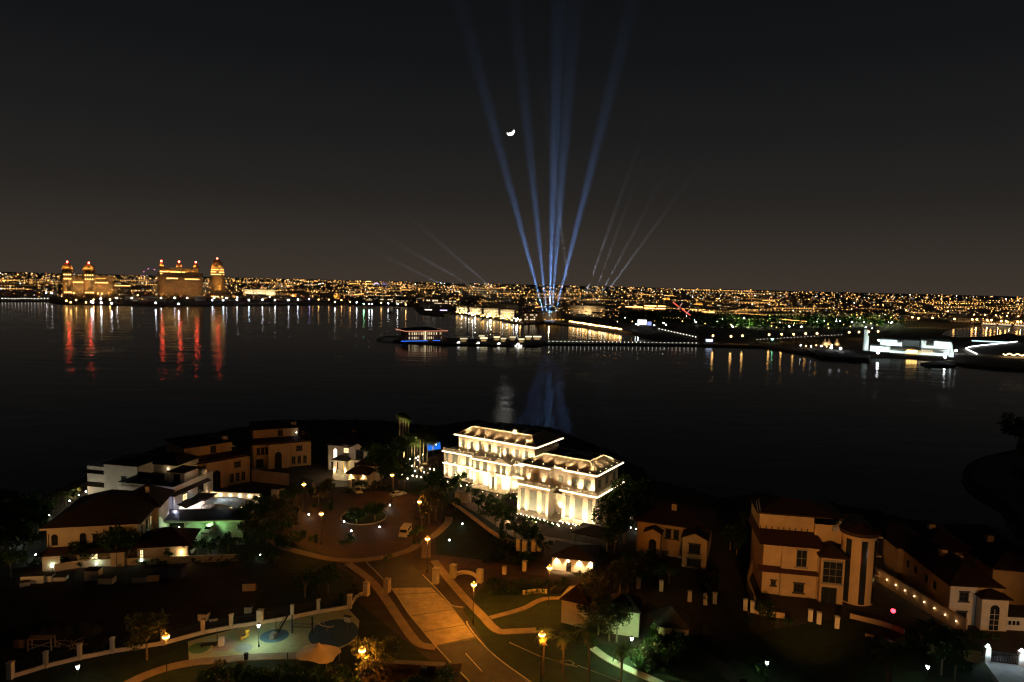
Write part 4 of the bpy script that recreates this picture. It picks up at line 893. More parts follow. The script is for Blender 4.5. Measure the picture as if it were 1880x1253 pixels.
# ------------------------------------------------------------------ street lamps
SL_POLE = MB().lathe([(.16, 0), (.16, .7), (.10, .8), (.065, 1.0), (.05, 6.7), (.14, 6.78), (.14, 6.84)], n=8).mesh('pole', M_metal)
SL_HALO = MB().lathe([(.16, 6.78), (.44, 7.02), (.46, 7.3), (.44, 7.46), (.30, 7.6)], n=12).mesh('lantern', E_sod)  # oversized orange globe: the lamp's halo put into its size and colour
SL_ARC = MB().lathe([(.30, 7.14), (.47, 7.2), (.47, 7.34), (.36, 7.40)], n=12).mesh('glow_core_band', E_arc)  # bright band added as the hot core of that halo
SL_CAP = MB().lathe([(.34, 7.6), (.24, 7.7), (.03, 7.85)], n=12).mesh('lantern_cap', M_metal)
def street_lamp(head, label, power=1500, xy=None, hs=1.0):
    p = xy or gxy(*head, 7.2 * hs)
    t = thing('street_lamp', label, 'street lamp', (*p, 0), 0, 'sodium street lamps'); t.scale = (1, 1, hs)
    link('pole', SL_POLE, t); lg = link('lantern', SL_HALO, t); link('glow_core_band', SL_ARC, lg); link('lantern_cap', SL_CAP, t)
    lamp(power * 1.25, SODIUM, (0, 0, 6.4), t, .25); lamp(power * .3, SODIUM, (0, 0, 8.0), t, .2)
    return t
for hd, lb, pw in (((558, 890), 'glowing street lamp before the grey wall of the brown villas', 1050), ((590, 944), 'street lamp at the left edge of the paved roundabout', 1050),
               ((720, 873), 'street lamp in front of the garden of globe lights and palms', 900), ((770, 922), 'street lamp beside the olive tree right of the roundabout', 1100),
               ((785, 990), 'tall street lamp where the path meets the roundabout exit road', 2000), ((870, 1074), 'street lamp standing on the verge beside the brightly lit pavers', 4600),
               ((1009, 1043), 'street lamp just below the lit lodge with downlights', 2800), ((995, 1166), 'street lamp in front of a small palm, lower centre right', 1700),
               ((305, 1170), 'street lamp beside a leafy tree at lower left', 1700), ((665, 1195), 'street lamp buried in the leaves of a tree at bottom centre', 2200)):
    street_lamp(hd, lb, pw)
def added_flood_mast(x, y, h, aim, power, ang, label):  # added out of view: aimed floods standing in for unseen street lamps
    t = thing('added_flood_mast', label, 'light mast', (x, y, 0), 0, 'added light masts outside the photo'); MB().cyl(0, 0, -.1, h, .14, .08, n=8).build('mast', M_metal, t)
    d = Vector(aim) - Vector((x, y, h)); q = d.to_track_quat('-Z', 'Y').to_euler()
    hd = MB().box(-.5, .5, -.3, .3, -.1, .3).build('head', M_metal, t, (0, 0, h)); hd.rotation_euler = q
    ln = MB().box(-.45, .45, -.25, .25, -.14, -.11).build('lens', E_sod, t, (0, 0, h)); ln.rotation_euler = q
    spot(power * 1.45, (1.0, .46, .12), tuple(d.normalized() * .3 + Vector((0, 0, h))), d, ang, t, .4, .7)
added_flood_mast(40, 80, 11, (58, 131, 7), 30000, 40, 'added orange flood mast lighting the ochre villa, below the photo edge')
added_flood_mast(30, 82, 11, (36, 146, 6), 8500, 30, 'added orange flood mast lighting the arched porch villa, below the photo edge')
added_flood_mast(98, 82, 11, (86, 122, 6), 9000, 46, 'added orange flood mast lighting the right corner villa, outside the photo')
added_flood_mast(-108, 104, 11, (-86, 138, 6.5), 12000, 34, 'added orange flood mast left of the dark lot, outside the photo')
# white park lanterns
WL_POLE = MB().lathe([(.15, 0), (.15, .35), (.08, .5), (.08, .9), (.045, 1.0), (.04, 3.3), (.1, 3.35)], n=8).mesh('pole', M_metal)
WL_GL = MB().lathe([(.12, 3.35), (.26, 3.8), (.24, 3.86)], n=8).mesh('lantern', E_wht)
WL_CAP = MB().lathe([(.27, 3.86), (.18, 4.0), (.03, 4.12)], n=8).mesh('lantern_cap', M_metal)
def park_lamp(head, label, power, color=GREENISH):
    t = thing('park_lamp', label, 'park lamp', (*gxy(*head, 3.6), 0), 0, 'white park lanterns')
    link('pole', WL_POLE, t); link('lantern', WL_GL, t); link('lantern_cap', WL_CAP, t); lamp(power, color, (0, 0, 3.2), t, .2); return t
park_lamp((475, 1149), 'white lantern lamp lighting the children playground', 700)
park_lamp((143, 1225), 'small white lantern lamp at the lower left corner lawn', 120, COOL)
park_lamp((1160, 1173), 'white lantern lamp lighting bright green lawn beside a kiosk', 2700, (.58, 1.0, .46))
park_lamp((1408, 1217), 'white lantern lamp with a lit green bush at bottom right', 170)
park_lamp((1703, 1225), 'white lantern lamp under dark trees near the right gate', 170)
# low bollard lamps and garden spots
BL_P = MB().cyl(0, 0, 0, .75, .07, n=8).mesh('post', M_metal); BL_L = MB().ball((0, 0, .88), .17, 10, 6).mesh('globe', E_wht)
def bollard(px, label, power=60, color=WHITE, z=.85, group='white bollard lamps', s=1.0):
    t = thing('bollard_lamp', label, 'bollard lamp', (*gxy(*px, z), 0), 0, group); t.scale = (s, s, 1)
    link('post', BL_P, t); link('globe', BL_L, t)
    if power: lamp(power, color, (0, 0, 1.2), t, .15)
    return t
for px, lb in (((567, 945), 'white bollard lamp left of the street lamp at the plaza edge'), ((632, 958), 'faint white bollard lamp left of the roundabout trees'), ((645, 975), 'bright white bollard lamp in front of the left roundabout tree'),
               ((697, 968), 'white bollard lamp right below the roundabout trees'), ((716, 928), 'white bollard lamp on the far side of the roundabout'), ((825, 992), 'small warm bollard lamp on the dark lawn right of the tall lamp'),
               ((849, 962), 'tiny bollard lamp on the dark lawn before the hotel hedge'), ((478, 1019), 'lone small bollard lamp on the dark lawn left of the curved path')):
    bollard(px, lb, 34 if px[0] in (645, 697, 716, 567) else 8)
for px in ((47, 988), (31, 995), (90, 946), (66, 1019), (96, 1041), (177, 1036), (260, 1030), (333, 1025), (329, 969), (388, 1012)):
    bollard(px, 'white garden spot among the dark planting round the big roofed villa', 42, GREENISH, group='garden spots of the big roofed villa')
for px in ((158, 903), (145, 910), (128, 920)): bollard(px, 'warm garden spot beside the waterside palms behind the big roof', 60, WARM, group='waterside garden spots')
for x, y in ((1230, 715), (1275, 655), (1268, 685), (1308, 748), (1380, 760), (1390, 665), (1360, 635), (1395, 615), (1460, 585), (1450, 768), (1497, 778), (1560, 790), (1620, 800), (1478, 840), (1350, 822), (1535, 852), (1165, 877), (1312, 890), (1372, 900), (1435, 908), (1240, 930)):
    t = garden_globe((*gxy(590 + x / 7.833, 760 + y / 7.833, .6), 0), 'small round garden globe light among the palms left of the hotel', 'globe lights among the palms', 1.25)
for k, (x, y) in enumerate(((748, 846), (760, 858), (772, 862), (784, 868), (735, 812), (795, 846))): lamp(300, (1.0, .80, .42), (*gxy(x, y), .6), None, .1)
for px in ((650, 972), (682, 966), (668, 945)): spot(900, (.8, 1, .85), (*gxy(*px), .4), (0, 0, 1), 110, None, .1)
for k in range(8): bollard((1150 + (k % 4) * 9, 962 - k * 6), 'tiny fairy bulb in the big dark trees beside the hotel', 8, WARM, 1.6 + (k % 3) * 1.1, 'bulbs by the big hotel trees', .7)

# ------------------------------------------------------------------ gate pillars, walls and fences
PIL = {}
def pillar(base, top, w_, label, group, m=None):
    p = gxy(*base); h = max(.8, top_at((p[0], p[1]), top)); k = (round(h * 2) / 2, w_)
    if k not in PIL: PIL[k] = (MB().box(-w_ / 2, w_ / 2, -w_ / 2, w_ / 2, -.1, k[0]).mesh('shaft', M_cream), MB().hip(-w_ / 2, w_ / 2, -w_ / 2, w_ / 2, k[0], .15, .08, .12).mesh('cap', M_kerb))
    t = thing('gate_pillar', label, 'gate pillar', (*p, 0), rad(-20), group); link('shaft', PIL[k][0], t); link('cap', PIL[k][1], t); return t
for b_, tp, w_, lb in (((711, 1087), 1062, 1.05, 'cream gate pillar at the left road edge above the pavers'), ((673, 1093), 1068, .95, 'cream pillar left of the pavement beside the road gate'), ((800, 1071), 1045, 1.05, 'cream gate pillar between right kerb and pavement'),
                      ((832, 1060), 1040, 1.1, 'cream pillar right of the pavement with a low curved wall'), ((881, 1069), 1047, 1.1, 'cream pillar ending the low curved wall, above a street lamp'), ((926, 1054), 1040, .7, 'small pillar on the dark verge left of the lodge'), ((963, 1048), 1033, .8, 'pillar on the verge nearest the lit lodge')):
    pillar(b_, tp, w_, lb, 'gate pillars by the road')
for x, y in ((502, 916), (509, 917), (519, 915), (576, 905)): pillar((x, y), y - 18, .8, 'orange-lit pillar before the dark brown villas', 'pillars before the brown villas')
for x, y in ((842, 920), (854, 922)): pillar((x, y), y - 17, 1.6, 'wide pillar of the hotel forecourt gate', 'hotel forecourt pillars')
for x, y in ((952, 1010), (963, 1013), (980, 1012), (989, 1011)): pillar((x, y), y - 20, .9, 'pillar in the dark hotel boundary below the round tree', 'hotel boundary pillars')
for x, y in ((1266, 1104), (1295, 1110), (1312, 1108), (1368, 1120), (1381, 1124), (1487, 1140), (1503, 1145), (1536, 1153), (1214, 1085), (1172, 1080)): pillar((x, y), y - 19, .75, 'dim entrance pillar on the dark street before the right villas', 'entrance pillars of the right villas')
def low_wall(pts, h, name, label, m=None, wd=.3):
    o = MB(); p = smooth([gxy(*q) for q in pts], 4); poly = offset_band(p, wd); n = len(p)
    for i in range(n - 1): o.prism([poly[i], poly[i + 1], poly[2 * n - 2 - i], poly[2 * n - 1 - i]], -.1, h)
    return tag(o.build(name, m or M_cream), label, 'wall')
low_wall([(836, 1058), (850, 1054), (866, 1056), (878, 1065)], .7, 'low_wall', 'low curved cream wall linking two pillars right of the road')
low_wall([(645, 1112), (655, 1098), (668, 1092)], .6, 'low_wall', 'low curved cream wall at the right end of the playground fence')
low_wall([(100, 1050), (150, 1042), (230, 1038), (330, 1034), (410, 1031), (440, 1030)], 1.5, 'garden_wall', 'cream garden wall along the front of the big roofed villa', M_cream)
low_wall([(830, 925), (870, 955), (910, 985), (950, 1005)], 1.0, 'low_wall', 'dark-stained low wall along the hotel garden hedge', M_tan)
low_wall([(1385, 1040), (1372, 1075), (1385, 1118)], 2.4, 'side_wall', 'tall side wall left of the ochre villa', M_tan)
low_wall([(1380, 1124), (1400, 1130), (1440, 1136)], 1.0, 'low_wall', 'short bright wall end at the left of the ochre villa entrance', M_tan)
low_wall([(1560, 1135), (1620, 1150), (1660, 1165)], .9, 'low_wall', 'low wall in front of the ochre villa tower', M_tan)
low_wall([(1588, 1168), (1660, 1188), (1740, 1204), (1795, 1212)], .5, 'low_wall', 'low street wall behind the big dark palm at right', M_tan)
low_wall([(960, 1092), (985, 1089), (1004, 1090)], .8, 'low_wall', 'small pale blockwork wall on the verge below the lodge', M_cream)
# park fence: low base wall, tall pillars and dark railing panels
fp = [(20, 1246, 1222), (85, 1226, 1203), (147, 1211, 1189), (207, 1199, 1178), (300, 1184, 1158), (373, 1164, 1141), (425, 1154, 1131), (478, 1146, 1121), (537, 1136, 1111), (585, 1126, 1103), (642, 1117, 1090)]
fence = thing('park_fence', 'long cream park fence of pillars and dark panels along the playground', 'fence', (0, 0, 0))
wp = [gxy(x, y) for x, y, t_ in fp]
for i, (a, b_) in enumerate(zip(wp, wp[1:])):
    MB().prism(offset_band([a, b_], .34), -.1, .62).build('base_wall', M_cream, fence)
    p_ = MB(); d = Vector(b_) - Vector(a); L = d.length; n = max(4, int(L / .32))
    p_.prism(offset_band([a, b_], .06), .70, .76); p_.prism(offset_band([a, b_], .06), 1.85, 1.91)
    for k in range(1, n): q = Vector(a).lerp(Vector(b_), k / n); p_.cyl(q.x, q.y, .60, 2.0, .03, n=4)
    p_.build('railing_panel', M_metal, fence)
for i, (x, y, t_) in enumerate(fp):
    wd = .75 if i in (0, 10) else (.95 if i == 7 else .55); a = wp[i]
    MB().box(a[0] - wd / 2, a[0] + wd / 2, a[1] - wd / 2, a[1] + wd / 2, -.1, 2.45).hip(a[0] - wd / 2, a[0] + wd / 2, a[1] - wd / 2, a[1] + wd / 2, 2.45, .12, .08, .1).build('pillar', M_cream, fence)
# gate at the right edge with two bright lamps
dg = thing('driveway_gate', 'dark driveway gate between two bright gate posts at right', 'gate', (*gxy(1811, 1214), 0), math.atan2(gxy(1873, 1222)[1] - gxy(1811, 1214)[1], gxy(1873, 1222)[0] - gxy(1811, 1214)[0]))
Lg = (Vector(gxy(1873, 1222)) - Vector(gxy(1811, 1214))).length
br = MB().box(-.04, .04, -.03, .03, .12, 1.7).mesh('bar', M_metal)
for k in range(18): link('bar', br, dg, (.5 + k * (Lg - 1.0) / 17, 0, 0))
MB().box(.4, Lg - .4, -.05, .05, 1.62, 1.74).build('rail', M_metal, dg); MB().box(.4, Lg - .4, -.05, .05, .1, .2).build('rail', M_metal, dg)
for x in (0, Lg):
    MB().box(x - .4, x + .4, -.4, .4, -.1, 2.4).build('pillar', M_white, dg)
    for zz in (2.6, 1.75):
        l = link('gate_lamp', MB().ball((0, 0, 0), .22 if zz > 2 else .14, 10, 6).mesh('gate_lamp', E_wht), dg, (x, 0 if zz > 2 else -.5, zz + .05)); lamp(130 if zz > 2 else 40, COOL, (0, -.35, .3 if zz > 2 else -.2), l)
low_wall([(1700, 1200), (1745, 1208), (1800, 1218)], 1.9, 'gate_wall', 'orange-lit wall left of the right driveway gate', M_tan)
rl = thing('red_beacon', 'glowing red beacon on a mast behind the big right palm', 'red light', (*gxy(1636, 1172), 0)); hz = top_at(gxy(1636, 1172), 1125)
MB().cyl(0, 0, -.1, hz, .05, n=8).build('mast', M_metal, rl); MB().lathe([(.2, hz), (.36, hz + .15), (.36, hz + .5), (.12, hz + .65)], n=10).build('beacon', emit('red_beacon', (1, .03, .05), 9.0), rl); lamp(40, (1, .05, .05), (0, -.4, hz + .2), rl)

# ------------------------------------------------------------------ cars
def wheel_mesh():
    t, r_ = MB(), MB(); n = 14
    def ringm(mb, r, y0, y1): mb.add([(r * math.cos(2 * math.pi * i / n), y0, r * math.sin(2 * math.pi * i / n)) for i in range(n)] + [(r * math.cos(2 * math.pi * i / n), y1, r * math.sin(2 * math.pi * i / n)) for i in range(n)], [tuple(range(n)), tuple(range(2 * n - 1, n - 1, -1))] + [(i, n + i, n + (i + 1) % n, (i + 1) % n) for i in range(n)])
    ringm(t, .33, -.11, .11); ringm(r_, .2, -.125, .125)
    return t.mesh('tyre', mat('tyre_rubber', (.02, .02, .02), .9)), r_.mesh('rim', M_steel)
TY, RM = wheel_mesh()
def car(p, rz, label, paint, kind='sedan', lights=False):
    t = thing('van' if kind == 'van' else 'parked_car', label, 'van' if kind == 'van' else 'car', (p[0], p[1], .012), rz)
    if kind == 'van': L, prof, roofp = 4.9, [(-2.45, .35), (-2.45, 1.9), (-2.3, 2.15), (1.2, 2.15), (1.75, 1.25), (2.4, 1.0), (2.45, .35)], None
    else: L, prof = 4.5, [(-2.25, .35), (-2.25, .95), (-1.9, 1.02), (1.0, .98), (2.1, .82), (2.25, .65), (2.25, .35)]
    W = .95 if kind == 'van' else .9
    b = MB(); n = len(prof)
    def loft(mb, pr, w0, w1, zs):
        k = len(pr); vs = []
        for s in (-1, 1): vs += [(x, s * (w0 if z < zs else w1), z) for x, z in pr]
        mb.add(vs, [tuple(range(k)), tuple(range(2 * k - 1, k - 1, -1))] + [((i + 1) % k, i, k + i, k + (i + 1) % k) for i in range(k)])
    loft(b, prof, W, W * .96, .9)
    if kind != 'van': loft(b, [(-1.75, 1.0), (-1.15, 1.44), (.25, 1.46), (.95, .98)], W * .92, W * .74, 1.2)
    b.build('body', paint, t)
    gl = MB()
    if kind == 'van':
        gl.add([(1.22, -.8, 2.08), (1.22, .8, 2.08), (1.77, .82, 1.3), (1.77, -.82, 1.3)], [(0, 3, 2, 1)])
        for s in (-1, 1): gl.box(-2.0, 1.1, s * W * .965 - .01, s * W * .965 + .01, 1.35, 1.9)
        gl.box(-2.47, -2.44, -.7, .7, 1.3, 1.85)
    else:
        for s in (-1, 1): gl.add([(-1.5, s * .80, 1.05), (-1.05, s * .70, 1.40), (.2, s * .70, 1.42), (.75, s * .80, 1.05)], [(0, 1, 2, 3)])
        gl.add([(.30, -.6, 1.44), (.30, .6, 1.44), (.96, .74, 1.01), (.96, -.74, 1.01)], [(0, 3, 2, 1)]); gl.add([(-1.2, -.6, 1.43), (-1.2, .6, 1.43), (-1.78, .72, 1.03), (-1.78, -.72, 1.03)], [(0, 1, 2, 3)])
    gl.build('windows', M_glass, t)
    for x in (-L * .31, L * .31):
        for s in (-1, 1): wh = link('wheel', TY, t, (x, s * (W - .08), .33)); link('rim', RM, wh)
    fx = prof[-1][0]
    for s in (-1, 1):
        MB().box(fx - .12, fx + .02, s * .68 - .17, s * .68 + .17, .66, .8).build('headlight', M_white, t)
        MB().box(-fx - .02, -fx + .12, s * .72 - .13, s * .72 + .13, .72, .9).build('tail_light', mat('red_lens', (.35, .02, .02), .3), t)
    MB().box(fx - .05, fx + .06, -W * .9, W * .9, .32, .52).build('bumper', mat('grey_plastic', (.12, .12, .12), .6), t)
    return t
P_white = mat('white_paint', (.55, .54, .52), .3, .04, 1, spec=.5); P_silver = mat('silver_paint', (.42, .42, .42), .3, .05, 1, spec=.5, metal=.5); P_black = mat('black_paint', (.02, .02, .022), .25, .05, 1, spec=.5)
car(gxy(656, 905), rad(-60), 'white car nosing towards the iron gate of the white house', P_white)
car(gxy(731, 911), rad(40), 'white sedan parked at the kerb under the garden globe lights', P_white)
car(gxy(744, 983), rad(-97), 'white van facing the camera beside the roundabout lawn', P_white, 'van')
car(gxy(384, 977), rad(-92), 'white car standing in the greenish lit carport', P_white)
car(gxy(437, 940), rad(20), 'white car parked beneath the shade sail near the lamp-lit wall', P_white)
car(gxy(458, 938), rad(25), 'black car parked against the lamp-lit boundary wall', P_black)

# ------------------------------------------------------------------ playground and park furniture
def ppt(px, py): return (*gxy(px, py), .012)
sr = thing('spring_rider', 'yellow spring rider left of the playground lantern', 'spring rider', ppt(449, 1176), rad(60))
mb = MB()
for k in range(16): a0, a1 = k * .8, (k + 1) * .8; mb.tube((.13 * math.cos(a0), .13 * math.sin(a0), k * .03), (.13 * math.cos(a1), .13 * math.sin(a1), (k + 1) * .03), .025, n=4)
mb.build('spring', M_metal, sr); MB().lathe([(.06, 0), (.3, .06)], n=10)
bd = MB(); bd.prism([(-.75, -.12), (-.6, -.2), (.5, -.2), (.85, -.08), (.85, .08), (.5, .2), (-.6, .2), (-.75, .12)], .48, .85); bd.box(.35, .6, -.1, .1, .85, 1.3); bd.box(.2, .95, -.14, .14, 1.2, 1.55); bd.build('body', mat('yellow_plastic', (.75, .45, .05), .4, .08), sr)
MB().box(-.35, .1, -.22, .22, .85, .93).build('seat', P_black, sr); MB().tube((.4, -.4, 1.15), (.4, .4, 1.15), .03).build('handle', P_black, sr)
ss = thing('play_slide', 'dark slide with box seat standing on the blue oval', 'slide', ppt(502, 1172), math.atan2(gxy(533, 1146)[1] - gxy(502, 1172)[1], gxy(533, 1146)[0] - gxy(502, 1172)[0]))
Ls = (Vector(gxy(533, 1150)) - Vector(gxy(502, 1172))).length
mb = MB(); mb.path([(0.2, 0, .25), (1.2, 0, .3), (2.0, 0, .7), (Ls, 0, 2.0)], .16, 6); mb.build('chute', M_metal, ss)
for s in (-.3, .3): MB().path([(0.2, s, .45), (1.2, s, .5), (2.0, s, .95), (Ls, s, 2.3)], .05, 5).build('side_rail', M_metal, ss)
MB().box(-.6, .5, -.45, .45, 0, .9).build('box_seat', M_steel, ss); MB().cyl(.9, .1, 0, 3.0, .05, n=6).build('pole', M_metal, ss)
cf = thing('climbing_frame', 'dark climbing frame with ladder, net bridge and pale arch beside the fence', 'climbing frame', ppt(536, 1163), 0)
for x, h in ((0, 3.2), (.1, 3.2), (3.4, 3.0), (3.5, 3.0)): MB().cyl(x, (x * 10 % 1) * 1.2, 0, h, .07, n=7).build('post', M_metal, cf)
for k in range(6): MB().tube((-.5, .2, .4 + k * .42), (.3, .2, .4 + k * .42), .05, n=5).build('rung', M_steel, cf)
mb = MB()
for k in range(8): mb.tube((k * .42, .1, 1.0 + .35 * math.cos(k * .8) * .3), (k * .42, 1.2, 1.0), .035, n=4); mb.tube((k * .42, .1, 1.0), (k * .42 + .42, .1, 1.15), .05, n=4); mb.tube((k * .42, 1.2, 1.0), (k * .42 + .42, 1.2, 1.15), .05, n=4)
mb.build('net_bridge', M_metal, cf)
mb = MB(); mb.path([(3.4 + 2.6 * (k / 9), .4, .3 + 1.9 * math.sin(math.pi * k / 9)) for k in range(10)], .06, 6); mb.build('arch', M_steel, cf)
MB().path([(3.7, .6, 1.9), (5.0, .6, 1.1), (6.6, .6, .9), (6.9, .6, 1.2)], .09, 6).build('pale_bar', mat('pale_plastic', (.6, .5, .38), .5), cf)
sw = thing('play_house', 'low toy stand with a white side panel at the left of the playground', 'toy stand', ppt(397, 1186), rad(12))
MB().box(-2.3, .2, -.35, .35, .3, .55).build('bench', M_metal, sw); MB().box(.4, 1.2, -.5, .5, .1, 1.25).build('panel', M_white, sw); MB().cyl(.1, .3, 0, 2.6, .045, n=6).build('pole', M_metal, sw)
for x in (-2.1, -.2): MB().box(x - .08, x + .08, -.3, .3, 0, .3).build('leg', M_metal, sw)
ib = thing('information_board', 'small tilted information board on posts right of the playground', 'board', ppt(638, 1156), rad(-20))
for x in (-.45, .45): MB().cyl(x, 0, 0, 1.7, .05, n=6).build('post', M_metal, ib)
MB().box(-.6, .6, -.06, .02, 1.3, 2.3).build('panel', M_cream, ib); MB().box(-.7, .7, -.3, .3, 2.32, 2.4).build('roof', M_metal, ib)
bn = thing('litter_bin', 'dark litter bin on the pavement below the playground', 'litter bin', (*gxy(452, 1212), .1)); MB().lathe([(.28, 0), (.36, .9)], n=12).build('body', M_metal, bn); MB().lathe([(.39, .9), (.36, 1.05), (.2, 1.12)], n=12).build('lid', M_metal, bn)
pb = thing('bollard', 'thin dark bollard on the pavement before the orange tent', 'bollard', (*gxy(528, 1211), .1)); MB().lathe([(.09, 0), (.07, .9), (.1, .95), (.04, 1.05)], n=8).build('post', M_metal, pb)
tn = tent = thing('canopy_tent', 'orange-lit tensile canopy with a pointed peak beside the playground', 'canopy', (*gxy(585, 1222), 0), rad(-14))
mb = MB(); n = 20; rings = [(.12, 4.5), (.5, 3.9), (1.2, 3.35), (2.2, 2.95), (3.6, 2.6)]
vs = []
for r_, z in rings:
    for i in range(n):
        t_ = 2 * math.pi * i / n; k = 1 + (.28 * abs(math.cos(2 * t_)) - .12) * (r_ / 3.6); vs.append((r_ * k * 1.25 * math.cos(t_ + .78), r_ * k * math.sin(t_ + .78), z - .25 * abs(math.cos(2 * t_)) * (r_ / 3.6)))
mb.add(vs, [(a * n + i, (a + 1) * n + i, (a + 1) * n + (i + 1) % n, a * n + (i + 1) % n) for a in range(len(rings) - 1) for i in range(n)])
mb.build('canopy', mat('canvas', (.62, .50, .36), .85, .1), tn, smooth=True); MB().cyl(0, 0, -.1, 4.6, .07, n=8).build('mast', M_steel, tn)
for a in (45, 135, 225, 315): MB().cyl(5.1 * math.cos(rad(a)) * .95, 4.1 * math.sin(rad(a)) * .95, -.1, 2.4, .06, n=6).build('corner_post', M_steel, tn)
tent.scale = (.72, .72, .82)
# sign plate under the palm street lamp, road signs
sg = thing('pole_sign', 'small pale notice plate on the pole in front of the small palm', 'sign', (*[c + d for c, d in zip(gxy(995, 1166, 7.2), (0, -.3))], 0)); MB().box(-.3, .3, -.03, .03, 2.3, 3.1).build('plate', M_cream, sg); MB().cyl(0, .06, -.1, 3.2, .04, n=6).build('post', M_metal, sg)
mb = MB()
for k in range(2):
    for x in (-.15, .02): mb.box(x, x + .12, -.045, -.033, 2.45 + k * .3, 2.65 + k * .3)
mb.build('marks', M_metal, sg)
# building materials stored on the dark lot at left
def crate(px, sx, sy, sz, rz, label, m, name='storage_crate', lid=True):
    t = thing(name, label, 'crate', (*gxy(*px), 0), rad(rz)); MB().box(-sx / 2, sx / 2, -sy / 2, sy / 2, .12, sz).build('body', m, t)
    MB().box(-sx / 2 - .05, sx / 2 + .05, -sy / 2 - .05, sy / 2 + .05, sz, sz + .1).build('lid', M_tile2, t)
    for x in (-sx * .35, sx * .35): MB().box(x - .1, x + .1, -sy / 2, sy / 2, -.05, .12).build('skid', M_wood, t)
crate((63, 1070), 4.0, 1.6, 1.6, 10, 'long white panel stack at the left end of the dark lot', M_white); crate((86, 1067), 2.6, 1.6, 1.3, 6, 'white panel stack second from left on the dark lot', M_white)
crate((108, 1066), 3.0, 1.4, .9, 8, 'low pale panel stack third from left on the dark lot', M_white); crate((172, 1064), 2.5, 2.0, 2.1, 4, 'tall square pale crate in the middle of the dark lot', M_cream)
crate((197, 1071), 2.8, 1.5, 1.3, 2, 'low double pale crate right of the tall square one', M_cream); crate((258, 1068), 2.6, 1.6, 1.2, 12, 'grey crate stack near the garden wall', M_steel); crate((283, 1066), 2.2, 1.6, 1.4, 12, 'dim tan crate beside the blue container', M_tan)
crate((312, 1060), 5.5, 2.2, 2.2, 3, 'dark blue container against the garden wall on the dark lot', mat('dark_blue_paint', (.03, .035, .09), .7, .3)); crate((46, 1076), 1.6, 1.2, .9, 40, 'small tilted white crate at the far left of the lot', M_white)
crate((36, 1190), 1.4, .5, 1.5, 5, 'upright pale pallet leaning behind the park fence', M_tan); crate((375, 1138), 1.6, 1.4, 1.3, 0, 'pale pump box behind the park fence', M_cream)
crate((392, 1140), 1.3, 1.2, .6, 20, 'low pale box right of the pump box', M_cream); crate((456, 1125), 1.2, 1.0, 1.2, 8, 'pale cabinet behind the wide fence pillar', M_cream); crate((458, 1085), 2.4, .8, 1.6, 8, 'stack of pale boards deep in the dark lot', M_tan)
tb = thing('work_trestle', 'pale timber work trestle with crossed braces behind the park fence', 'trestle', (*gxy(77, 1192), 0), rad(8))
for x in (-1.7, 1.7):
    for y in (-.6, .6): MB().box(x - .07, x + .07, y - .07, y + .07, 0, 1.9).build('leg', M_cream, tb)
MB().box(-1.8, 1.8, -.7, .7, 1.9, 2.0).build('top', M_tan, tb); MB().tube((-1.7, -.6, .3), (1.7, -.6, 1.5), .06, n=4).build('brace', M_cream, tb); MB().tube((-1.7, -.6, 1.3), (1.7, -.6, .6), .06, n=4).build('brace', M_cream, tb)
mb = MB(); rng = random.Random(3)
for k in range(26): a = Vector((rng.uniform(-2.2, 2.2), rng.uniform(-1, 1), rng.uniform(0, .9))); mb.tube(a, a + Vector((rng.uniform(-1.6, 1.6), rng.uniform(-.6, .6), rng.uniform(-.1, .5))), .06, n=4)
tag(stuff(mb.build('timber_heap', M_tan, None, (*gxy(127, 1190), .1))), 'heap of loose pale timber behind the park fence', 'timber heap')
mb = MB(); pts = []
for i in range(21):
    for j in range(9): u, v = i / 20, j / 8; pts.append((u * 13 - 6.5, v * 5 - 2.5, 1.5 * math.sin(math.pi * u) ** .7 * math.sin(math.pi * v) * (1 + .25 * math.sin(i * 1.9 + j))))
mb.add(pts, [(i * 9 + j, (i + 1) * 9 + j, (i + 1) * 9 + j + 1, i * 9 + j + 1) for i in range(20) for j in range(8)])
o = mb.build('earth_mound', M_soil, None, (*gxy(112, 1160), 0), 0, True); tag(stuff(o), 'heap of pale earth on the dark lot at lower left', 'earth heap')

# ------------------------------------------------------------------ trees
def trees(lst, label, group, kind=0):
    for x, y, s in lst: tree(gxy(x, y), s, label, group, kind)
trees([(700, 898, 1.9), (722, 900, 1.7), (690, 880, 2.0), (715, 872, 1.9), (733, 888, 1.5), (742, 900, 1.1), (705, 862, 1.8)], 'big dark tree in the mass right of the white gabled house', 'dark trees right of the white house')
trees([(1120, 1000, 1.75), (1134, 990, 2.0), (1150, 972, 2.0), (1160, 955, 1.9), (1172, 945, 1.7), (1128, 1018, 1.3), (1146, 998, 1.6), (1172, 968, 1.3)], 'tall dark leafy tree hiding the right flank of the hotel', 'tall trees right of the hotel')
trees([(842, 905, 1.0), (866, 922, .75), (893, 938, .8), (878, 938, .75), (905, 950, .85), (922, 962, .95), (936, 972, .85), (910, 968, .8), (890, 957, .7), (930, 985, .7), (945, 994, .7), (985, 1012, .7), (1000, 1018, .6)], 'leafy tree in the hedge row before the hotel forecourt', 'hedge trees before the hotel')
tree(gxy(966, 1002), 1.15, 'round crowned tree alone on the hotel forecourt', None, 2)
trees([(15, 1010, 1.5), (35, 1000, 1.4), (10, 1040, 1.6), (45, 1030, 1.3), (62, 1000, 1.3), (70, 985, 1.2), (30, 970, 1.5), (5, 975, 1.5), (-15, 1000, 1.6), (80, 960, 1.1), (20, 1060, 1.1), (50, 960, 1.2)], 'dark tree in the left waterside garden', 'dark trees at the left edge')
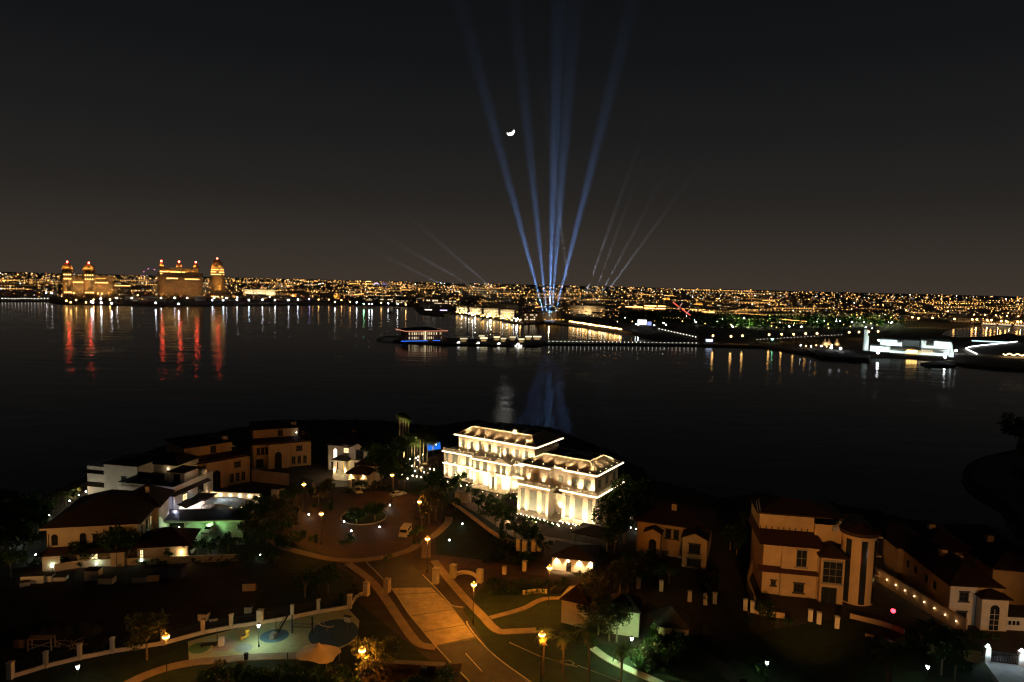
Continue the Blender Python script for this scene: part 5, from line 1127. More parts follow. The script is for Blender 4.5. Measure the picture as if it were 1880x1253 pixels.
trees([(150, 1042, .95), (162, 1041, .85), (215, 1040, 1.45), (228, 1037, 1.35), (112, 1042, .5), (96, 1043, .55), (362, 1022, .75), (345, 1026, .7), (400, 1022, .75), (420, 1018, .8), (385, 1026, .65), (310, 1032, .6)], 'dark rounded tree before the front of the big roofed villa', 'trees before the big roofed villa')
tree(gxy(655, 966), 1.0, 'flat round topped tree at the left of the roundabout island', 'roundabout trees', 2); tree(gxy(688, 957), 1.05, 'flat round topped tree at the right of the roundabout island', 'roundabout trees', 2)
tree(gxy(664, 903), .8, 'small ball shaped tree before the cream gatehouse', None, 2)
trees([(537, 978, 1.0), (520, 962, .9), (505, 955, .8)], 'orange-lit tree on the lawn left of the plaza', 'trees left of the plaza', 1)
trees([(788, 962, 1.35), (800, 956, 1.1), (775, 968, .8)], 'olive tree lit orange right of the roundabout', 'olive trees right of the roundabout', 1)
trees([(602, 1092, 1.0), (585, 1088, .9), (560, 1098, .8)], 'unlit tree on the dark lawn above the park fence', 'unlit trees above the park fence')
trees([(1085, 1086, .7), (1098, 1090, .75), (1062, 1070, .4), (1138, 1092, 1.0), (1152, 1086, .95), (1128, 1082, .8)], 'bushy tree lit orange below the lodge and hotel', 'trees below the lodge', 1)
trees([(1098, 1165, 1.2), (1118, 1178, 1.0), (1132, 1180, 1.0), (1085, 1150, 1.1)], 'open branched tree before the two cream kiosks', 'trees before the kiosks', 1)
trees([(1205, 1210, .8), (1225, 1222, .9), (1245, 1215, .8)], 'small tree by the green-lit lawn', 'small trees by the lit lawn')
tree(gxy(690, 1268), 1.35, 'tree glowing yellow round a street lamp at bottom centre', None, 1)
trees([(270, 1212, 1.15)], 'leafy tree lit from the side by the lower left street lamp', 'trees by the lower left lamp', 1)
trees([(748, 1318, .95), (782, 1312, 1.05), (815, 1318, 1.0), (842, 1326, .9), (640, 1300, .8)], 'black tree crown at the bottom edge before the road', 'black trees at the bottom edge')
trees([(1352, 1020, .9), (1340, 1010, 1.0), (1358, 1000, .9)], 'unlit tree between the arched porch villa and the ochre villa', 'unlit trees between right villas')
trees([(1690, 1196, .8), (1712, 1202, .9), (1735, 1212, .8), (1728, 1240, 1.0), (1752, 1250, .9)], 'unlit tree near the right gate and boundary wall', 'unlit trees near the right gate')
trees([(1200, 1065, .7), (1228, 1072, .6), (1185, 1050, .8)], 'dark shrub-like tree in the unlit right gardens', 'dark trees of the right gardens')
trees([(1870, 832, 2.4), (1885, 830, 2.2), (1900, 870, 2.2), (1880, 905, 1.6)], 'black tree on the curling breakwater', 'breakwater trees')
trees([(500, 945, .7), (530, 940, .6), (605, 905, .7), (690, 905, .6), (560, 905, .7), (585, 925, .7), (480, 985, 1.0), (455, 990, 1.0)], 'small dim tree around the plaza edge', 'small dim trees round the plaza', 1)
for k in range(46): bush(gxy(375 + (k % 23) * 14 + RNG.uniform(-4, 4), 1245 + (k // 23) * 22 + RNG.uniform(-6, 6)), RNG.uniform(1.0, 1.5), 'dark bush in the thick hedge at the bottom edge', 'dark bushes at the bottom edge')
for x, y, s in ((579, 995, 1.3), (638, 1000, 1.4), (758, 985, 1.4), (770, 975, 1.1), (765, 1000, .9), (500, 968, 1.2), (515, 990, .8)): bush(gxy(x, y), s, 'clipped dark bush beside the roundabout path', 'bushes beside the roundabout path')
for x, y in ((1172, 1218), (1182, 1215), (1190, 1222), (1178, 1230), (1195, 1210), (1168, 1205), (1200, 1225)): bush(gxy(x, y), RNG.uniform(.8, 1.3), 'bright green bush lit by the white lantern near the kiosk', 'green bushes near the kiosk lantern')
for x, y in ((1398, 1232), (1392, 1226), (1402, 1240), (1400, 1224)): bush(gxy(x, y), 1.2, 'yellow green bush lit by the bottom right lantern', 'green bushes at the bottom right lantern')
for k in range(22): bush(gxy(395 + k * 3.6 + RNG.uniform(-2, 2), 922 + RNG.uniform(-4, 3)), .9, 'green shrub along the lamp-lit boundary wall', 'shrubs along the lamp-lit wall')
for k in range(30): bush(gxy(60 + k * 13 + RNG.uniform(-5, 5), 1040 - k * .4 + RNG.uniform(-5, 4)), .9, 'dim shrub behind the garden wall of the big roofed villa', 'shrubs behind the garden wall')
for k in range(14): bush(gxy(640 + k * 11, 905 + RNG.uniform(-6, 2)), .9, 'dim shrub along the far plaza edge', 'shrubs along the far plaza edge')
for k in range(8): bush(gxy(1748 + k * 11, 1168 + k * 1.0), .8, 'dark potted shrub in front of the corner villa entrance', 'potted shrubs before the corner villa')
for k in range(26): bush(gxy(905 + (k % 13) * 11, 1075 + (k // 13) * 12 + RNG.uniform(-6, 6)), .8, 'dim ground shrub on the verge right of the road', 'shrubs on the verge right of the road')
r5 = random.Random(77)
for k in range(70):
    q = r5.choice(((1170, 1050, 60, 26), (1330, 1070, 60, 40), (1440, 1140, 70, 18), (1660, 1180, 60, 24), (930, 1010, 40, 26), (600, 1085, 60, 22), (470, 1010, 60, 30), (560, 925, 70, 14), (1250, 1190, 70, 30), (1130, 1110, 60, 30)))
    bush(gxy(q[0] + r5.uniform(-1, 1) * q[2], q[1] + r5.uniform(-1, 1) * q[3]), r5.uniform(.9, 1.7), 'dark shrub scattered through the unlit gardens and verges', 'shrubs scattered through unlit gardens')
trees([(790, 902, .9), (806, 908, .9), (822, 917, .85), (812, 938, .8), (798, 893, .8), (836, 938, .7)], 'dark bushy tree between the roundabout and the hotel gate', 'bushy trees by the hotel gate')
trees([(525, 930, .8), (545, 922, .8), (565, 916, .7), (600, 915, .7), (520, 985, .75), (548, 1005, .7), (487, 960, 1.0), (470, 950, 1.0), (490, 1000, .9), (712, 1040, .4), (450, 970, 1.0)], 'dim garden tree round the left side of the plaza', 'dim trees left of the plaza')
# palms
for x, y, tp in ((734, 810, 764), (740, 811, 764), (745, 812, 766), (750, 813, 770)): p = gxy(x, y); spot(16000, (1, .90, .46), (p[0] - 1.4, p[1] - 2.2, .3), (.10, .16, 1), 26, None, .1); slim_palm(p, top_at(p, tp), 'tall slim fan palm of the cluster rising highest left of the hotel', 'tall palms left of the hotel', 1.15)
for x, y, tp in ((748, 846, 803), (756, 852, 806), (761, 857, 808), (771, 861, 799), (777, 858, 792), (784, 868, 806), (795, 846, 808), (766, 846, 812), (752, 838, 806), (730, 842, 806), (742, 848, 812)):
    p = gxy(x, y); spot(9000, (1, .90, .42), (p[0] - 1.5, p[1] - 2.6, .3), (.20, .32, 1), 46, None, .1); slim_palm(p, top_at(p, tp), 'fan palm in the lower group among the garden globes', 'lower palms left of the hotel', 1.6)
for x, y, h in ((105, 935, 3.2), (120, 928, 2.6), (170, 903, 3.4), (176, 893, 3.0), (138, 918, 2.0)): palm(gxy(x, y), h, 'short feathery palm lit green at the left waterside', 'waterside palms', .2, 18, .9, 0)
palm(gxy(997, 1240), 6.6, 'small palm glowing behind the lower street lamp', None, .15, 18, .85, 12)
palm(gxy(1034, 1238), 5.6, 'small palm right of the glowing one, half lit', None, .15, 18, .85, 12)
palm(gxy(1081, 1262), 9.0, 'tall dark palm before the larger kiosk', None, .18, 24, 1.25, 10)
palm(gxy(1140, 1262), 5.8, 'dark palm in front of the pale curving path', None, .15, 20, 1.0, 8)
palm(gxy(1628, 1290), 7.6, 'big dark palm with a thick trunk at lower right', None, .42, 30, 1.0, 8, big=True)
palm(gxy(1365, 1000), 7.0, 'unlit palm beside the ochre villa', None, .2, 18, 1.1, 4)

# ------------------------------------------------------------------ far shore
KEEP = []
def far(px, py, z=0.0):
    p = g(px, py, z); d = math.hypot(p.x, p.y); return p, d * (p.y / d) ** 2 / FPX, math.atan2(-p.x, p.y)
GOLD = (1.0, .50, .09)
E_gold = emit('gold_window', (1.0, .52, .10), 1.5); E_gold2 = emit('gold_glow', (1.0, .56, .16), 7.0); E_pale = emit('pale_window', (1.0, .80, .48), 1.2)
E_red = emit('red_obstruction_lamp', (1.0, .06, .03), 110.0); E_tiny = emit('tiny_lamp', (1.0, .90, .74), 5.0); E_wfar = emit('white_flood', (.92, .97, 1.0), 40.0); E_ofar = emit('orange_flood', (1.0, .50, .14), 22.0)
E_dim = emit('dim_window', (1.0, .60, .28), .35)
M_tower = mat('brown_stone', (.42, .29, .18), .85, .2, .05)
M_dome = mat('dome_plaster', (.55, .40, .24), .8, .15, .1)
BALL = {}
def far_lamp(p, r, m, label, group, name='shore_lamp', cat='lamp', pole=True):
    k = (round(r, 2), m.name, pole)
    if k not in BALL:
        mb = MB().ball((0, 0, 0), r, 8, 5)
        if pole: mb.tube((0, 0, -8), (0, 0, -r), .12, n=4, mi=1)
        BALL[k] = mb.mesh('lamp', [m, M_metal])
    return tag(link(name, BALL[k], None, p), label, cat, group)
def face_rows(par, x0, x1, z0, z1, y, nx, nz, m, dens, seed, name='window_wall_glow', fw=.55, fh=.5):
    mb = MB(); r_ = random.Random(seed); dx, dz = (x1 - x0) / nx, (z1 - z0) / nz
    for i in range(nx):
        for j in range(nz):
            if r_.random() < dens: mb.box(x0 + (i + .5 - fw / 2) * dx, x0 + (i + .5 + fw / 2) * dx, y - .25, y - .02, z0 + (j + .5 - fh / 2) * dz, z0 + (j + .5 + fh / 2) * dz)
    if mb.v: return stuff(mb.build(name, m, par))
# three amber towers on the far left shore
def tower_block(px0, px1, pyb, label, shaft_top, extras):
    p, s, a = far((px0 + px1) / 2, pyb); KEEP.append((p.x, p.y, (px1 - px0) * s / 2 + 70)); t = thing('hotel_tower', label, 'tower', tuple(p), a); W = (px1 - px0) * s; H = top_at(p, shaft_top)
    return t, s, W, H
def dome(par, x, y, z, r, h, col_m=M_dome, lights=True, pw=6000, ribs=True):
    n = 20; MB().lathe([(r * math.cos(k * math.pi / 16), z + h * math.sin(k * math.pi / 16)) for k in range(8)] + [(.3, z + h)], x, y, n).build('dome', col_m, par, smooth=True)
    MB().lathe([(r * 1.14, z - 2.0), (r * 1.2, z - .6), (r * 1.14, z)], x, y, n).build('drum', M_tower, par)
    mb = MB()
    for k in range(8): mb.path([(x + r * 1.02 * math.cos(k * math.pi / 4) * math.cos(q * math.pi / 12), y + r * 1.02 * math.sin(k * math.pi / 4) * math.cos(q * math.pi / 12), z + h * 1.02 * math.sin(q * math.pi / 12)) for q in range(6)], .35, 4)
    mb.build('ribs', M_dome, par)
    if lights:
        for k in range(4): aa = -.3 - k * .85; flood(pw, GOLD, (x + (r * 1.5) * math.cos(aa), y + (r * 1.5) * math.sin(aa), z + .6), (x, y, z + h * .6), 120, par)
def red_top(par, x, y, z, r=1.5):
    mb = MB().ball((0, 0, 0), r, 10, 6); mb.tube((0, 0, -6), (0, 0, -r), .3, n=5, mi=1); mb.build('obstruction_lamp', [E_red, M_metal], par, (x, y, z))
t, s, W, H = tower_block(118, 210, 548, 'broad amber-lit tower block with two domed turrets at far left', 508, 0)
MB().box(-W / 2, W / 2, 0, 34, -1, H).build('wall', M_tower, t)
for cx, wpx, dz in ((126, 17, 494.5), (165, 20, 495)):
    x = (cx - 164) * s; r = wpx * s * .58; zt = top_at(t.location, dz)
    MB().cyl(x, 2, 0, zt - 2, r, n=24).build('turret', M_tower, t); dome(t, x, 2, zt, r * .95, 13.0); red_top(t, x, 2, zt + 16)
    for z in (.18, .64, .78): 
        mb = MB()
        for k in range(4): an = -2.2 + k * .4; mb.box(x + r * math.cos(an) - .8, x + r * math.cos(an) + .8, 2 + r * math.sin(an) - .5, 2 + r * math.sin(an) - .1, zt * z, zt * z + 2.6)
        stuff(mb.build('lit_openings', E_gold2, t))
face_rows(t, -W * .33, -W * .10, H * .70, H * .76, 0, 5, 1, E_gold2, 1, 1); face_rows(t, W * .10, W * .38, H * .70, H * .75, 0, 12, 1, E_gold2, 1, 2, fw=.8)
face_rows(t, W * .15, W * .34, H * .90, H * .95, 0, 7, 1, E_gold, 1, 3, fw=.95); face_rows(t, -W / 2, W / 2, H * .08, H * .66, 0, 34, 11, E_dim, .12, 4)
for k in range(6): flood(5000, GOLD, (-W * .4 + k * W * .16, -6, 3), (-W * .4 + k * W * .16, 0, 22), 80, t)
for k in range(4): flood(60000, (1, .50, .15), (-W * .42 + k * W * .28, -40, 18), (-W * .42 + k * W * .28, 0, 32), 80, t)
for x in (-.42, -.3, -.08, .03, .18, .26): MB().box(x * W - .9, x * W + .9, -.6, -.1, H * .19, H * .25).build('lit_opening', E_gold2, t)
MB().box(-W * .5 - 1, W * .5 + 1, -1, 35, H, H + 2).build('parapet', M_tower, t)
MB().box(W / 2 + .1, W / 2 + 34 * s, 4, 30, -1, 21 * s * 1.5).build('low_wing', M_tower, t); face_rows(t, W / 2 + 2, W / 2 + 33 * s, 30, 32.5, 4, 9, 1, E_gold2, 1, 5); face_rows(t, W / 2 + 1, W / 2 + 33 * s, 4, 28, 4, 14, 6, E_dim, .15, 6)
flood(16000, GOLD, (W * .46, -7, 2), (W * .44, 0, 40), 60, t)
t, s, W, H = tower_block(290, 374, 549, 'wide amber tower block crowned by three small lit cupolas', 498, 0)
MB().box(-W / 2, W / 2, 0, 34, -1, H * .94).build('wall', M_tower, t); MB().box(-W * .44, W * .40, 4, 30, H * .94, H * 1.10).build('roof_storey', M_dome, t)
for x in (-.46, -.36, -.03, .06, .44): MB().box(x * W - 3, x * W + 3, -1.2, -.01, 0, H * .92).build('pier', M_tower, t)
for cx, r in ((298, 6.0), (330, 6.8), (361, 7.2)):
    x = (cx - 332) * s; MB().box(x - r, x + r, 1, 1 + 2 * r, H * 1.10, H * 1.13).build('turret', M_dome, t); dome(t, x, 1 + r, H * 1.15, r * .9, 11, pw=3500); red_top(t, x, 1 + r, H * 1.15 + 13.5, 1.7)
face_rows(t, -W * .47, -W * .33, H * .86, H * .92, 0, 4, 1, E_gold2, 1, 1); face_rows(t, -W * .30, -W * .01, H * .70, H * .76, 0, 9, 1, E_gold2, 1, 2); face_rows(t, W * .06, W * .46, H * .69, H * .74, 0, 13, 1, E_gold2, 1, 3)
face_rows(t, -W * .44, W * .10, H * .945, H * .975, 4, 18, 1, E_gold2, .9, 4, fw=.9); face_rows(t, -W * .48, W * .48, H * .05, H * .66, 0, 32, 14, E_dim, .07, 5)
for k in range(7): flood(2200, GOLD, (-W * .42 + k * W * .14, .6, H * .95), (-W * .42 + k * W * .14, 5, H * 1.06), 120, t)
for k in range(4): flood(20000, (1, .50, .15), (-W * .42 + k * W * .28, -40, 18), (-W * .42 + k * W * .28, 0, 32), 80, t)
for k in range(5): flood(3000, GOLD, (-W * .4 + k * W * .2, -6, 3), (-W * .4 + k * W * .2, 0, 18), 80, t)
t, s, W, H = tower_block(387, 413, 549, 'slender amber tower with a large ogee dome, right of the others', 502, 0)
MB().box(-W / 2, W / 2, 0, 34, -1, H).build('wall', M_tower, t); MB().box(-W * .45, W * .45, 1, 30, H, H * 1.16).build('crown_storey', M_dome, t)
for x in (-.5, .36): MB().box(x * W, x * W + W * .14, -1.5, -.01, 0, H * .9).build('pier', M_tower, t)
dome(t, 0, 15, H * 1.17, W * .42, 26, pw=9000); red_top(t, 0, 15, H * 1.17 + 28, 1.6)
face_rows(t, -W * .48, -W * .12, H * 1.03, H * 1.06, 1, 6, 1, E_gold2, 1, 1, fw=.95); face_rows(t, W * .12, W * .48, H * 1.03, H * 1.06, 1, 6, 1, E_gold2, 1, 2, fw=.95); face_rows(t, -W * .48, W * .48, H * .93, H * .97, 0, 9, 1, E_gold2, .8, 3)
face_rows(t, -W * .45, W * .45, H * 1.12, H * 1.15, 1, 10, 1, E_gold2, .85, 4); MB().box(-2, 2, -1, -.1, H * .3, H * .92).build('niche', M_tower, t)
for x in (-4, 4): spot(110000, GOLD, (x, -4.5, H * .20), (0, .09, 1), 38, t, .5)
for k in range(4): flood(3000, GOLD, (-W * .45 + k * W * .3, -2.5, H * .98), (-W * .45 + k * W * .3, 1, H * 1.1), 110, t)
flood(12000, (1, .50, .15), (0, -40, 18), (0, 0, 32), 80, t)
face_rows(t, -W * .4, W * .4, H * .05, H * .12, 0, 5, 1, E_gold2, .8, 5)
# ferris wheel
p, s, a = far(277, 520); fw_ = thing('ferris_wheel', 'purple-lit giant ferris wheel between two amber tower blocks', 'ferris wheel', tuple(p), a); r = 14 * s; zc = top_at(p, 506)
mb = MB(); mb.path([(r * math.cos(k * math.pi / 20), 0, zc + r * math.sin(k * math.pi / 20)) for k in range(41)], 1.0, 6); mb.build('rim', emit('violet_tube', (.30, .16, .75), .30), fw_)
sp_ = MB()
for k in range(16): sp_.tube((0, 0, zc), (r * math.cos(k * math.pi / 8), 0, zc + r * math.sin(k * math.pi / 8)), .25, n=4)
sp_.build('spokes', M_metal, fw_)
for x in (-1, 1): MB().tube((x * r * .55, 6, 0), (0, 2, zc), 1.0, n=6).build('support', M_metal, fw_)
for k, aa in enumerate((60, 108, 150, 22)): MB().ball((r * math.cos(rad(aa)), -1, zc + r * math.sin(rad(aa))), 1.8, 8, 5).build('cabin_lamp', emit('pink_lamp', (1, .25, .35), 8.0), fw_)

# waterfront buildings of the far shore: (x0, x1, base y, top y, kind, label)
def wbuild(x0, x1, yb, yt, wallm, em, nx, nz, dens, label, group=None, cat='building', depth=26, wash=0, wc=GOLD, name='waterfront_building', roof=True, fw=.7, fh=.45):
    p, s, a = far((x0 + x1) / 2, yb); KEEP.append((p.x, p.y, (x1 - x0) * s / 2 + 25)); t = thing(name, label, cat, tuple(p), a, group); W = (x1 - x0) * s; H = max(3.0, top_at(p, yt))
    MB().box(-W / 2, W / 2, 0, depth, -1, H).build('wall', wallm, t)
    if roof: MB().box(-W / 2 - .8, W / 2 + .8, -.8, depth + .8, H, H + .9).build('roof', M_flat, t)
    if em: face_rows(t, -W / 2 * .96, W / 2 * .96, H * .12, H * .9, 0, nx, nz, em, dens, int(x0), fw=fw, fh=fh)
    for k in range(wash): lamp(H * H * 60 + 1500, wc, (-W / 2 + (k + .5) * W / wash, -H * .7, H * .25), t, .5)
    return t
wbuild(448, 506, 545, 532, M_cream, E_pale, 10, 1, .8, 'long pale floodlit hall right of the amber towers', wash=3, wc=(1, .85, .5), fh=.3)
wbuild(510, 528, 546, 535, M_tower, E_dim, 5, 3, .4, 'small brown block beside the long pale hall'); wbuild(530, 575, 547, 540, M_tan, E_gold2, 9, 1, .7, 'low orange-lit row left of the dark shore trees', wash=2)
wbuild(580, 625, 548, 541, M_tan, E_gold, 9, 1, .7, 'second low orange-lit row left of the dark shore trees', wash=2)
wbuild(640, 690, 524, 519, M_tan, E_gold, 14, 1, .9, 'distant yellow-lit palace wing near the pale dome', wash=0, depth=60)
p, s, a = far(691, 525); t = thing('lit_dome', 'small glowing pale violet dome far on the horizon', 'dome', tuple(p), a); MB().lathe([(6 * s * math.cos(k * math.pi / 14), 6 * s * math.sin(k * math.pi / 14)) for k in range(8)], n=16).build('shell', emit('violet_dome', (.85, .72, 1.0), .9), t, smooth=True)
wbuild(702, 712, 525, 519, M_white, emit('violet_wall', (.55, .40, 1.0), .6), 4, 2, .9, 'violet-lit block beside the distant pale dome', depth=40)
for i, (x0, x1, yb, yt) in enumerate(((664, 690, 553, 547), (694, 722, 556, 548), (726, 752, 558, 551), (782, 812, 562, 548), (816, 838, 560, 551))):
    wbuild(x0, x1, yb, yt, M_tan, E_pale, 8, 2, .5, 'low dim waterfront pavilion left of the searchlights', 'dim pavilions left of the searchlights')
for i, (x0, x1, yb, yt) in enumerate(((838, 858, 575, 563), (862, 884, 578, 565), (888, 915, 581, 567), (918, 944, 584, 569))):
    wbuild(x0, x1, yb, yt, M_cream, E_pale, 9, 2, .75, 'bright yellow-lit low house on the bay left of the theatre', 'yellow-lit bay houses', wash=1, wc=(1, .8, .4))
wbuild(962, 990, 591, 575, M_tan, E_pale, 8, 3, .5, 'three level lit restaurant left of the curved theatre wall')
p, s, a = far(1008, 590); t = thing('amphitheatre', 'dim curved amphitheatre from which the blue searchlight beams rise', 'amphitheatre', tuple(p), a)
mb = MB(); R1 = 22 * s
ring_ = [(R1 * math.cos(math.pi + math.pi * k / 24), 24 + R1 * math.sin(math.pi + math.pi * k / 24)) for k in range(25)]
AMPH_H = top_at(p, 573.5)
mb.prism(ring_, -1, AMPH_H); mb.build('outer_wall', M_tan, t)
for k in range(3): mb = MB(); rr = R1 * (.9 - .12 * k); mb.prism([(rr * math.cos(math.pi + math.pi * q / 24), 24 + rr * math.sin(math.pi + math.pi * q / 24)) for q in range(25)], AMPH_H + .01, AMPH_H + .8 + k * .5); mb.build('terrace', M_tan, t)
lamp(5000, (1, .75, .4), (0, -18, 10), t, .6); face_rows(t, -10, 26, 2, 4, -4, 6, 1, E_gold, .9, 8)
wbuild(1046, 1110, 577, 562, M_tan, E_dim, 12, 2, .2, 'broad dim fort wall right of the searchlights', wash=1, wc=(1, .9, .6)); wbuild(1086, 1106, 583, 575, M_tan, E_dim, 4, 2, .9, 'small brown arcaded house on the bank')
wbuild(1132, 1181, 566, 561.5, M_tan, E_gold2, 20, 1, 1, 'long low gold-lit palace arcade, left of two', fw=.95, fh=.35); wbuild(1182, 1222, 570, 559, M_tan, E_gold2, 14, 2, .95, 'stepped gold-lit palace arcade, right of two', fw=.95, fh=.3)  # floodlit walls drawn as glowing bands, the light put into the material
for cx, yb, lb in ((1223, 556, 'gold-lit ribbed dome behind the palace arcades'), (1283, 566, 'gold-lit ribbed dome pavilion with terraces')):
    p, s, a = far(cx, yb); t = thing('gold_dome', lb, 'dome', tuple(p), a); r = 6 * s; MB().box(-r * 1.3, r * 1.3, 0, 2.6 * r, -1, 5 * s).build('base', M_dome, t); dome(t, 0, r * 1.3, 5 * s + 2, r, r * 1.0, M_dome, True, r * r * 60)
wbuild(1266, 1300, 573, 567, M_dome, E_gold2, 10, 2, .8, 'gold-lit terrace block under the domed pavilion', fh=.3); wbuild(1288, 1312, 576, 571, M_dome, E_gold2, 8, 1, .95, 'narrow gold-lit terrace right of the domed pavilion')
wbuild(1316, 1326, 567, 559, M_white, E_pale, 3, 2, .7, 'small pale lit block near the red mast'); wbuild(1170, 1187, 598, 586, M_white, emit('bright_screen', (1, .98, 1), 2.2), 1, 1, 1, 'bright white screen wall among the shore trees', fw=.98, fh=.9, cat='screen'); wbuild(1188, 1196, 599, 590, M_white, emit('blue_screen', (.35, .45, 1.0), 1.0), 1, 1, 1, 'small blue lit panel beside the bright white screen', fw=.98, fh=.9, cat='screen')
# red leaning mast
p, s, a = far(1252, 590); t = thing('leaning_mast', 'red-lit leaning mast with two pale crossbars above the park trees', 'mast', tuple(p), a)
def mp_(px, py): return Vector(((px - 1252) * s, 0, top_at(p, py)))
MB().tube(mp_(1234, 556), mp_(1267, 579), .9, n=6).build('boom', emit('red_tube', (1, .13, .08), 1.3), t)
MB().tube(mp_(1251, 557), mp_(1243, 569), .6, n=6).build('crossbar', emit('pink_tube', (1, .55, .45), .8), t); MB().tube(mp_(1265, 569), mp_(1259, 577), .6, n=6).build('crossbar', emit('pink_tube', (1, .55, .45), .8), t)
MB().tube(mp_(1240, 556), mp_(1258, 579), 1.0, n=6).build('support', M_metal, t); MB().tube((5, 6, 0), mp_(1250, 566), .8, n=6).build('support', M_metal, t)

# searchlights and their beams
vb = bpy.data.materials.new('lit_haze'); vb.use_nodes = True
nn = vb.node_tree.nodes; nn.clear(); oo = nn.new('ShaderNodeOutputMaterial'); vs_ = nn.new('ShaderNodeVolumeScatter')
vs_.inputs['Color'].default_value = (.95, .97, 1, 1); v_tc = nn.new('ShaderNodeTexCoord'); v_sp = nn.new('ShaderNodeSeparateXYZ'); v_m = nn.new('ShaderNodeMath'); v_m.operation = 'MULTIPLY'; v_m.inputs[1].default_value = -1 / 104.0; v_e = nn.new('ShaderNodeMath'); v_e.operation = 'EXPONENT'; v_k = nn.new('ShaderNodeMath'); v_k.operation = 'MULTIPLY'; v_k.inputs[1].default_value = .0066
vl = vb.node_tree.links; vl.new(v_tc.outputs['Object'], v_sp.inputs[0]); vl.new(v_sp.outputs['Z'], v_m.inputs[0]); vl.new(v_m.outputs[0], v_e.inputs[0]); vl.new(v_e.outputs[0], v_k.inputs[0]); vl.new(v_k.outputs[0], vs_.inputs['Density'])
if True: vb.node_tree.links.new(vs_.outputs[0], oo.inputs['Volume'])
def ray_plane(px, py, P0):
    d = FW + RT * ((px - 940) / FPX) + UP * ((626.5 - py) / FPX); nrm = Vector((P0.x, P0.y, 0)).normalized()
    k = nrm.dot(P0 - Vector((0, 0, EYE))) / nrm.dot(d); return Vector((0, 0, EYE)) + d * k
def beam(bx, by, zb, tx, ty, ang, power, color, length, label, group, r0=1.2, hmax=None):
    P0 = g(bx, by, zb); T = ray_plane(tx, ty, P0); D = (T - P0).normalized()
    s_ = thing('searchlight', label[0], 'searchlight', tuple(P0), 0, group[0])
    MB().cyl(0, 0, -1.6, -.9, .5, n=8).build('stand', M_metal, s_); q = D.to_track_quat('Z', 'Y')
    h = MB().cyl(0, 0, -1.0, .2, 1.0, 1.2, n=12).build('housing', M_metal, s_); h.rotation_euler = q.to_euler()
    e = MB().cyl(0, 0, .21, .26, 1.1, n=12).build('lens', emit('searchlight_lens', (.55, .75, 1.0), 3.0), s_); e.rotation_euler = q.to_euler()
    spot(power, color, tuple(D * .6), D, ang, s_, .3, 1.0)
    n = 24; mb = MB(); mb.cyl(0, 0, 1.0, length, r0, r0 + math.tan(rad(ang * .52)) * length, n=n)
    b_ = mb.build('light_beam', vb, None, tuple(P0)); b_.rotation_euler = q.to_euler(); tag(stuff(b_), label[1], 'light beam', group[1])
BLUE = (.20, .44, 1.0)
for bx, tx, ty, pw, lb in ((1002, 896, 194, 1.0, 'leftmost'), (1005, 963, 185, .8, 'second'), (1008.5, 1020, 185, 1.5, 'third, brightest'), (1012, 1043, 185, 1.1, 'fourth'), (1016, 1116, 185, 1.1, 'rightmost strong')):
    beam(bx, 590, AMPH_H + 4.0, tx, ty, 4.0, 2.7e7 * pw, BLUE, 1500, (lb + ' blue searchlight on the amphitheatre', lb + ' of the strong blue light beams over the bay'), ('amphitheatre searchlights', 'blue searchlight beams'), 1.4)
for bx, by, tx, ty, pw, lb in ((1070, 556, 1150, 330, .20, 'faint grey beam leaning right from the fort'), (1100, 556, 1280, 310, .16, 'faint low beam leaning far right'), (1095, 556, 1215, 330, .10, 'faintest beam between the two right beams'),
                               (905, 548, 690, 425, .22, 'faint beam slanting low to the left'), (860, 546, 560, 400, .15, 'faint low beam farthest left'), (1085, 556, 1180, 300, .08, 'faint upright beam left of the right ones'), (930, 552, 800, 440, .12, 'faint beam low left nearest the blue ones'), (1050, 575, 1038, 480, .07, 'thin upright faint beam right of the blue ones')):
    beam(bx, by, 9.0, tx, ty, 2.6, 6.0e7 * pw * 6.5, (.75, .82, 1.0), 1400, (lb + ', its lamp', lb), ('distant faint searchlights', 'faint searchlight beams'))

# moon: emissive crescent, its sunlit side put into shape and glow
d = (FW + RT * ((937 - 940) / FPX) + UP * ((626.5 - 241.5) / FPX)).normalized(); DM = 70000.0; RM_ = DM * 6.6 / FPX
mn = thing('moon', 'bright thin crescent moon among the blue beams', 'moon', tuple(Vector((0, 0, EYE)) + d * DM))
sun_dir = (RT * .30 - UP * .80 + d * .62).normalized(); view = -d
ux = (sun_dir - view * sun_dir.dot(view)).normalized(); uy = view.cross(ux); mb = MB(); n = 24; m_ = 6
vs = []
kk = .44
for i in range(n + 1):
    a = -math.pi / 2 + math.pi * i / n
    for j in range(m_ + 1):
        u = math.cos(a) * (kk + (1 - kk) * j / m_); v = math.sin(a); w_ = math.sqrt(max(0, 1 - u * u - v * v)); vs.append((ux * u + uy * v + view * w_) * RM_)
mb.add(vs, [(i * (m_ + 1) + j, (i + 1) * (m_ + 1) + j, (i + 1) * (m_ + 1) + j + 1, i * (m_ + 1) + j + 1) for i in range(n) for j in range(m_)])
mb.build('glow_crescent', emit('moonlight', (1.0, .95, .84), 45.0), mn)

